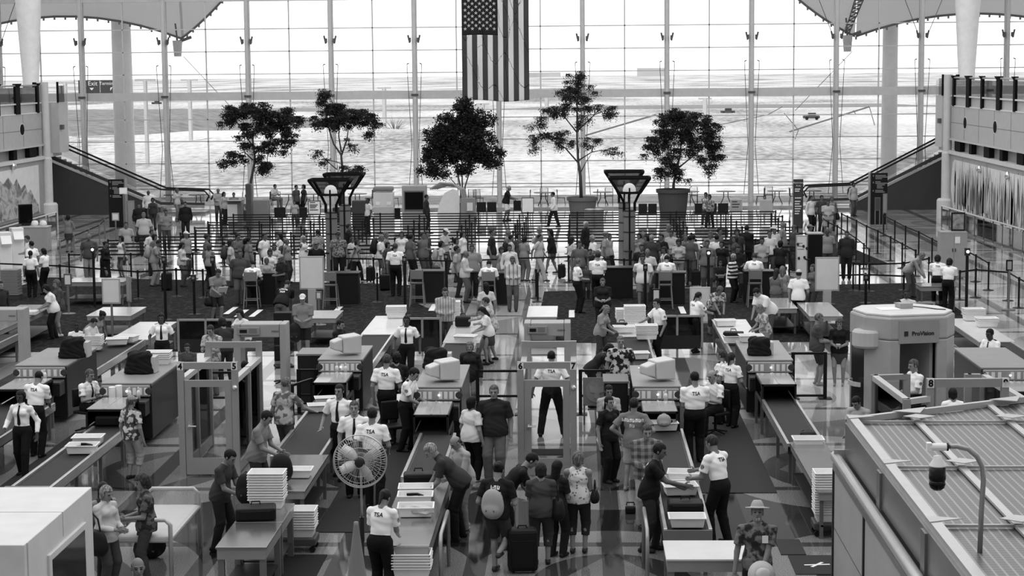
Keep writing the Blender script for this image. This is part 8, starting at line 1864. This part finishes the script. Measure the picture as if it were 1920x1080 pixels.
for o in list(COL.objects):
    if o.get('category') == 'person' and 'pointing over the white trays' in o['label']:
        tm = [c for c in COL.objects if c.parent == o and c.name.startswith('shirt')][0]; J = skeleton('reach', 1.0, 0); r_ = random.Random(4); vs = []; fs = []
        for i in range(26):
            c = J['P'] + J['s'] * (.10 + .0062 * i) * HB + J['x'] * r_.uniform(-.05, .05); m_ = len(vs); q = r_.uniform(.015, .035); vs += [c + np.array([-q, 0, -.012]), c + np.array([q, 0, -.012]), c + np.array([q * .6, 0, .014]), c + np.array([-q * .7, 0, .012])]; fs.append((m_, m_ + 1, m_ + 2, m_ + 3))
        surf_decal(tm, vs, fs, 'back_print', M(215, .8), tm, tuple(J['f']), .007)
# things held in hands
def held(label, w, h, v, nm, cat, lb, fwd=.42, z=1.05, tilt=.6):
    for o in COL.objects:
        if o.get('category') == 'person' and label in o['label']:
            s = o.scale[0]; a = o.rotation_euler[2]; p = o.location + Vector((math.sin(a), -math.cos(a), 0)) * fwd * s; q = MB().box(-w / 2, w / 2, -.006, .006, 0, h).build(nm, M(v, .7), None, loc=(p.x, p.y, z * s)); q.rotation_euler = (tilt, 0, a); props(q, lb, cat); return
held('girl holding large white papers', .32, .26, 215, 'paper', 'paper', 'large white papers held by the girl beside the seated officer', .36, .98)
held('man in grey T-shirt with shoulder bag holding', .3, .2, 225, 'paper', 'paper', 'white paper held by the man with the shoulder bag', .42, 1.0)
held('boy in black T-shirt holding', .2, .12, 190, 'paper', 'paper', 'slip of paper held by the boy in the black T-shirt', .38, 1.0)
held('heavy woman in black polo', .1, .07, 220, 'boarding_pass', 'paper', 'small white pass held by the heavy woman in the black polo', .36, 1.05)
held('woman in black top waiting', .1, .08, 220, 'boarding_pass', 'paper', 'small white pass held by the woman at the gate', .36, 1.05)
# second straw hat and name tag of the bearded man, his beard
for o in list(COL.objects):
    if o.get('category') == 'person' and 'bearded man' in o['label']:
        p = o.location; q = thing('straw_hat', 'pale straw hat held upside down before the bearded man', 'hat', (p.x + .02, p.y - .42, .88)); q.rotation_euler = (1.25, .2, .2)
        MB().lathe([(.19, 0), (.20, .012), (.10, .03)], 24).build('brim', M(190, .8), q, smooth=True); MB().lathe([(.105, .02), (.10, .10), (.06, .125), (0, .12)], 20).build('crown', M(190, .8), q, smooth=True)
        J = skeleton('front', 1.0, 0); c = hp_(J, 0, .072, -.088); F = Fld(c - .12, c + .12, .008); F.ell(c, (J['x'], J['hf'], J['hs']), (.042, .024, .040), .01); b = link('beard', np_mesh('beard', [F.mesh()]), o); b.data.materials.append(M(110, .8, 0, 'strand', 165))
        MB().box(.06, .14, -.20, -.195, 1.24, 1.34).build('name_tag', M(230, .6), o)
    if o.get('category') == 'person' and 'leaning over trays on the long' in o['label']: pass
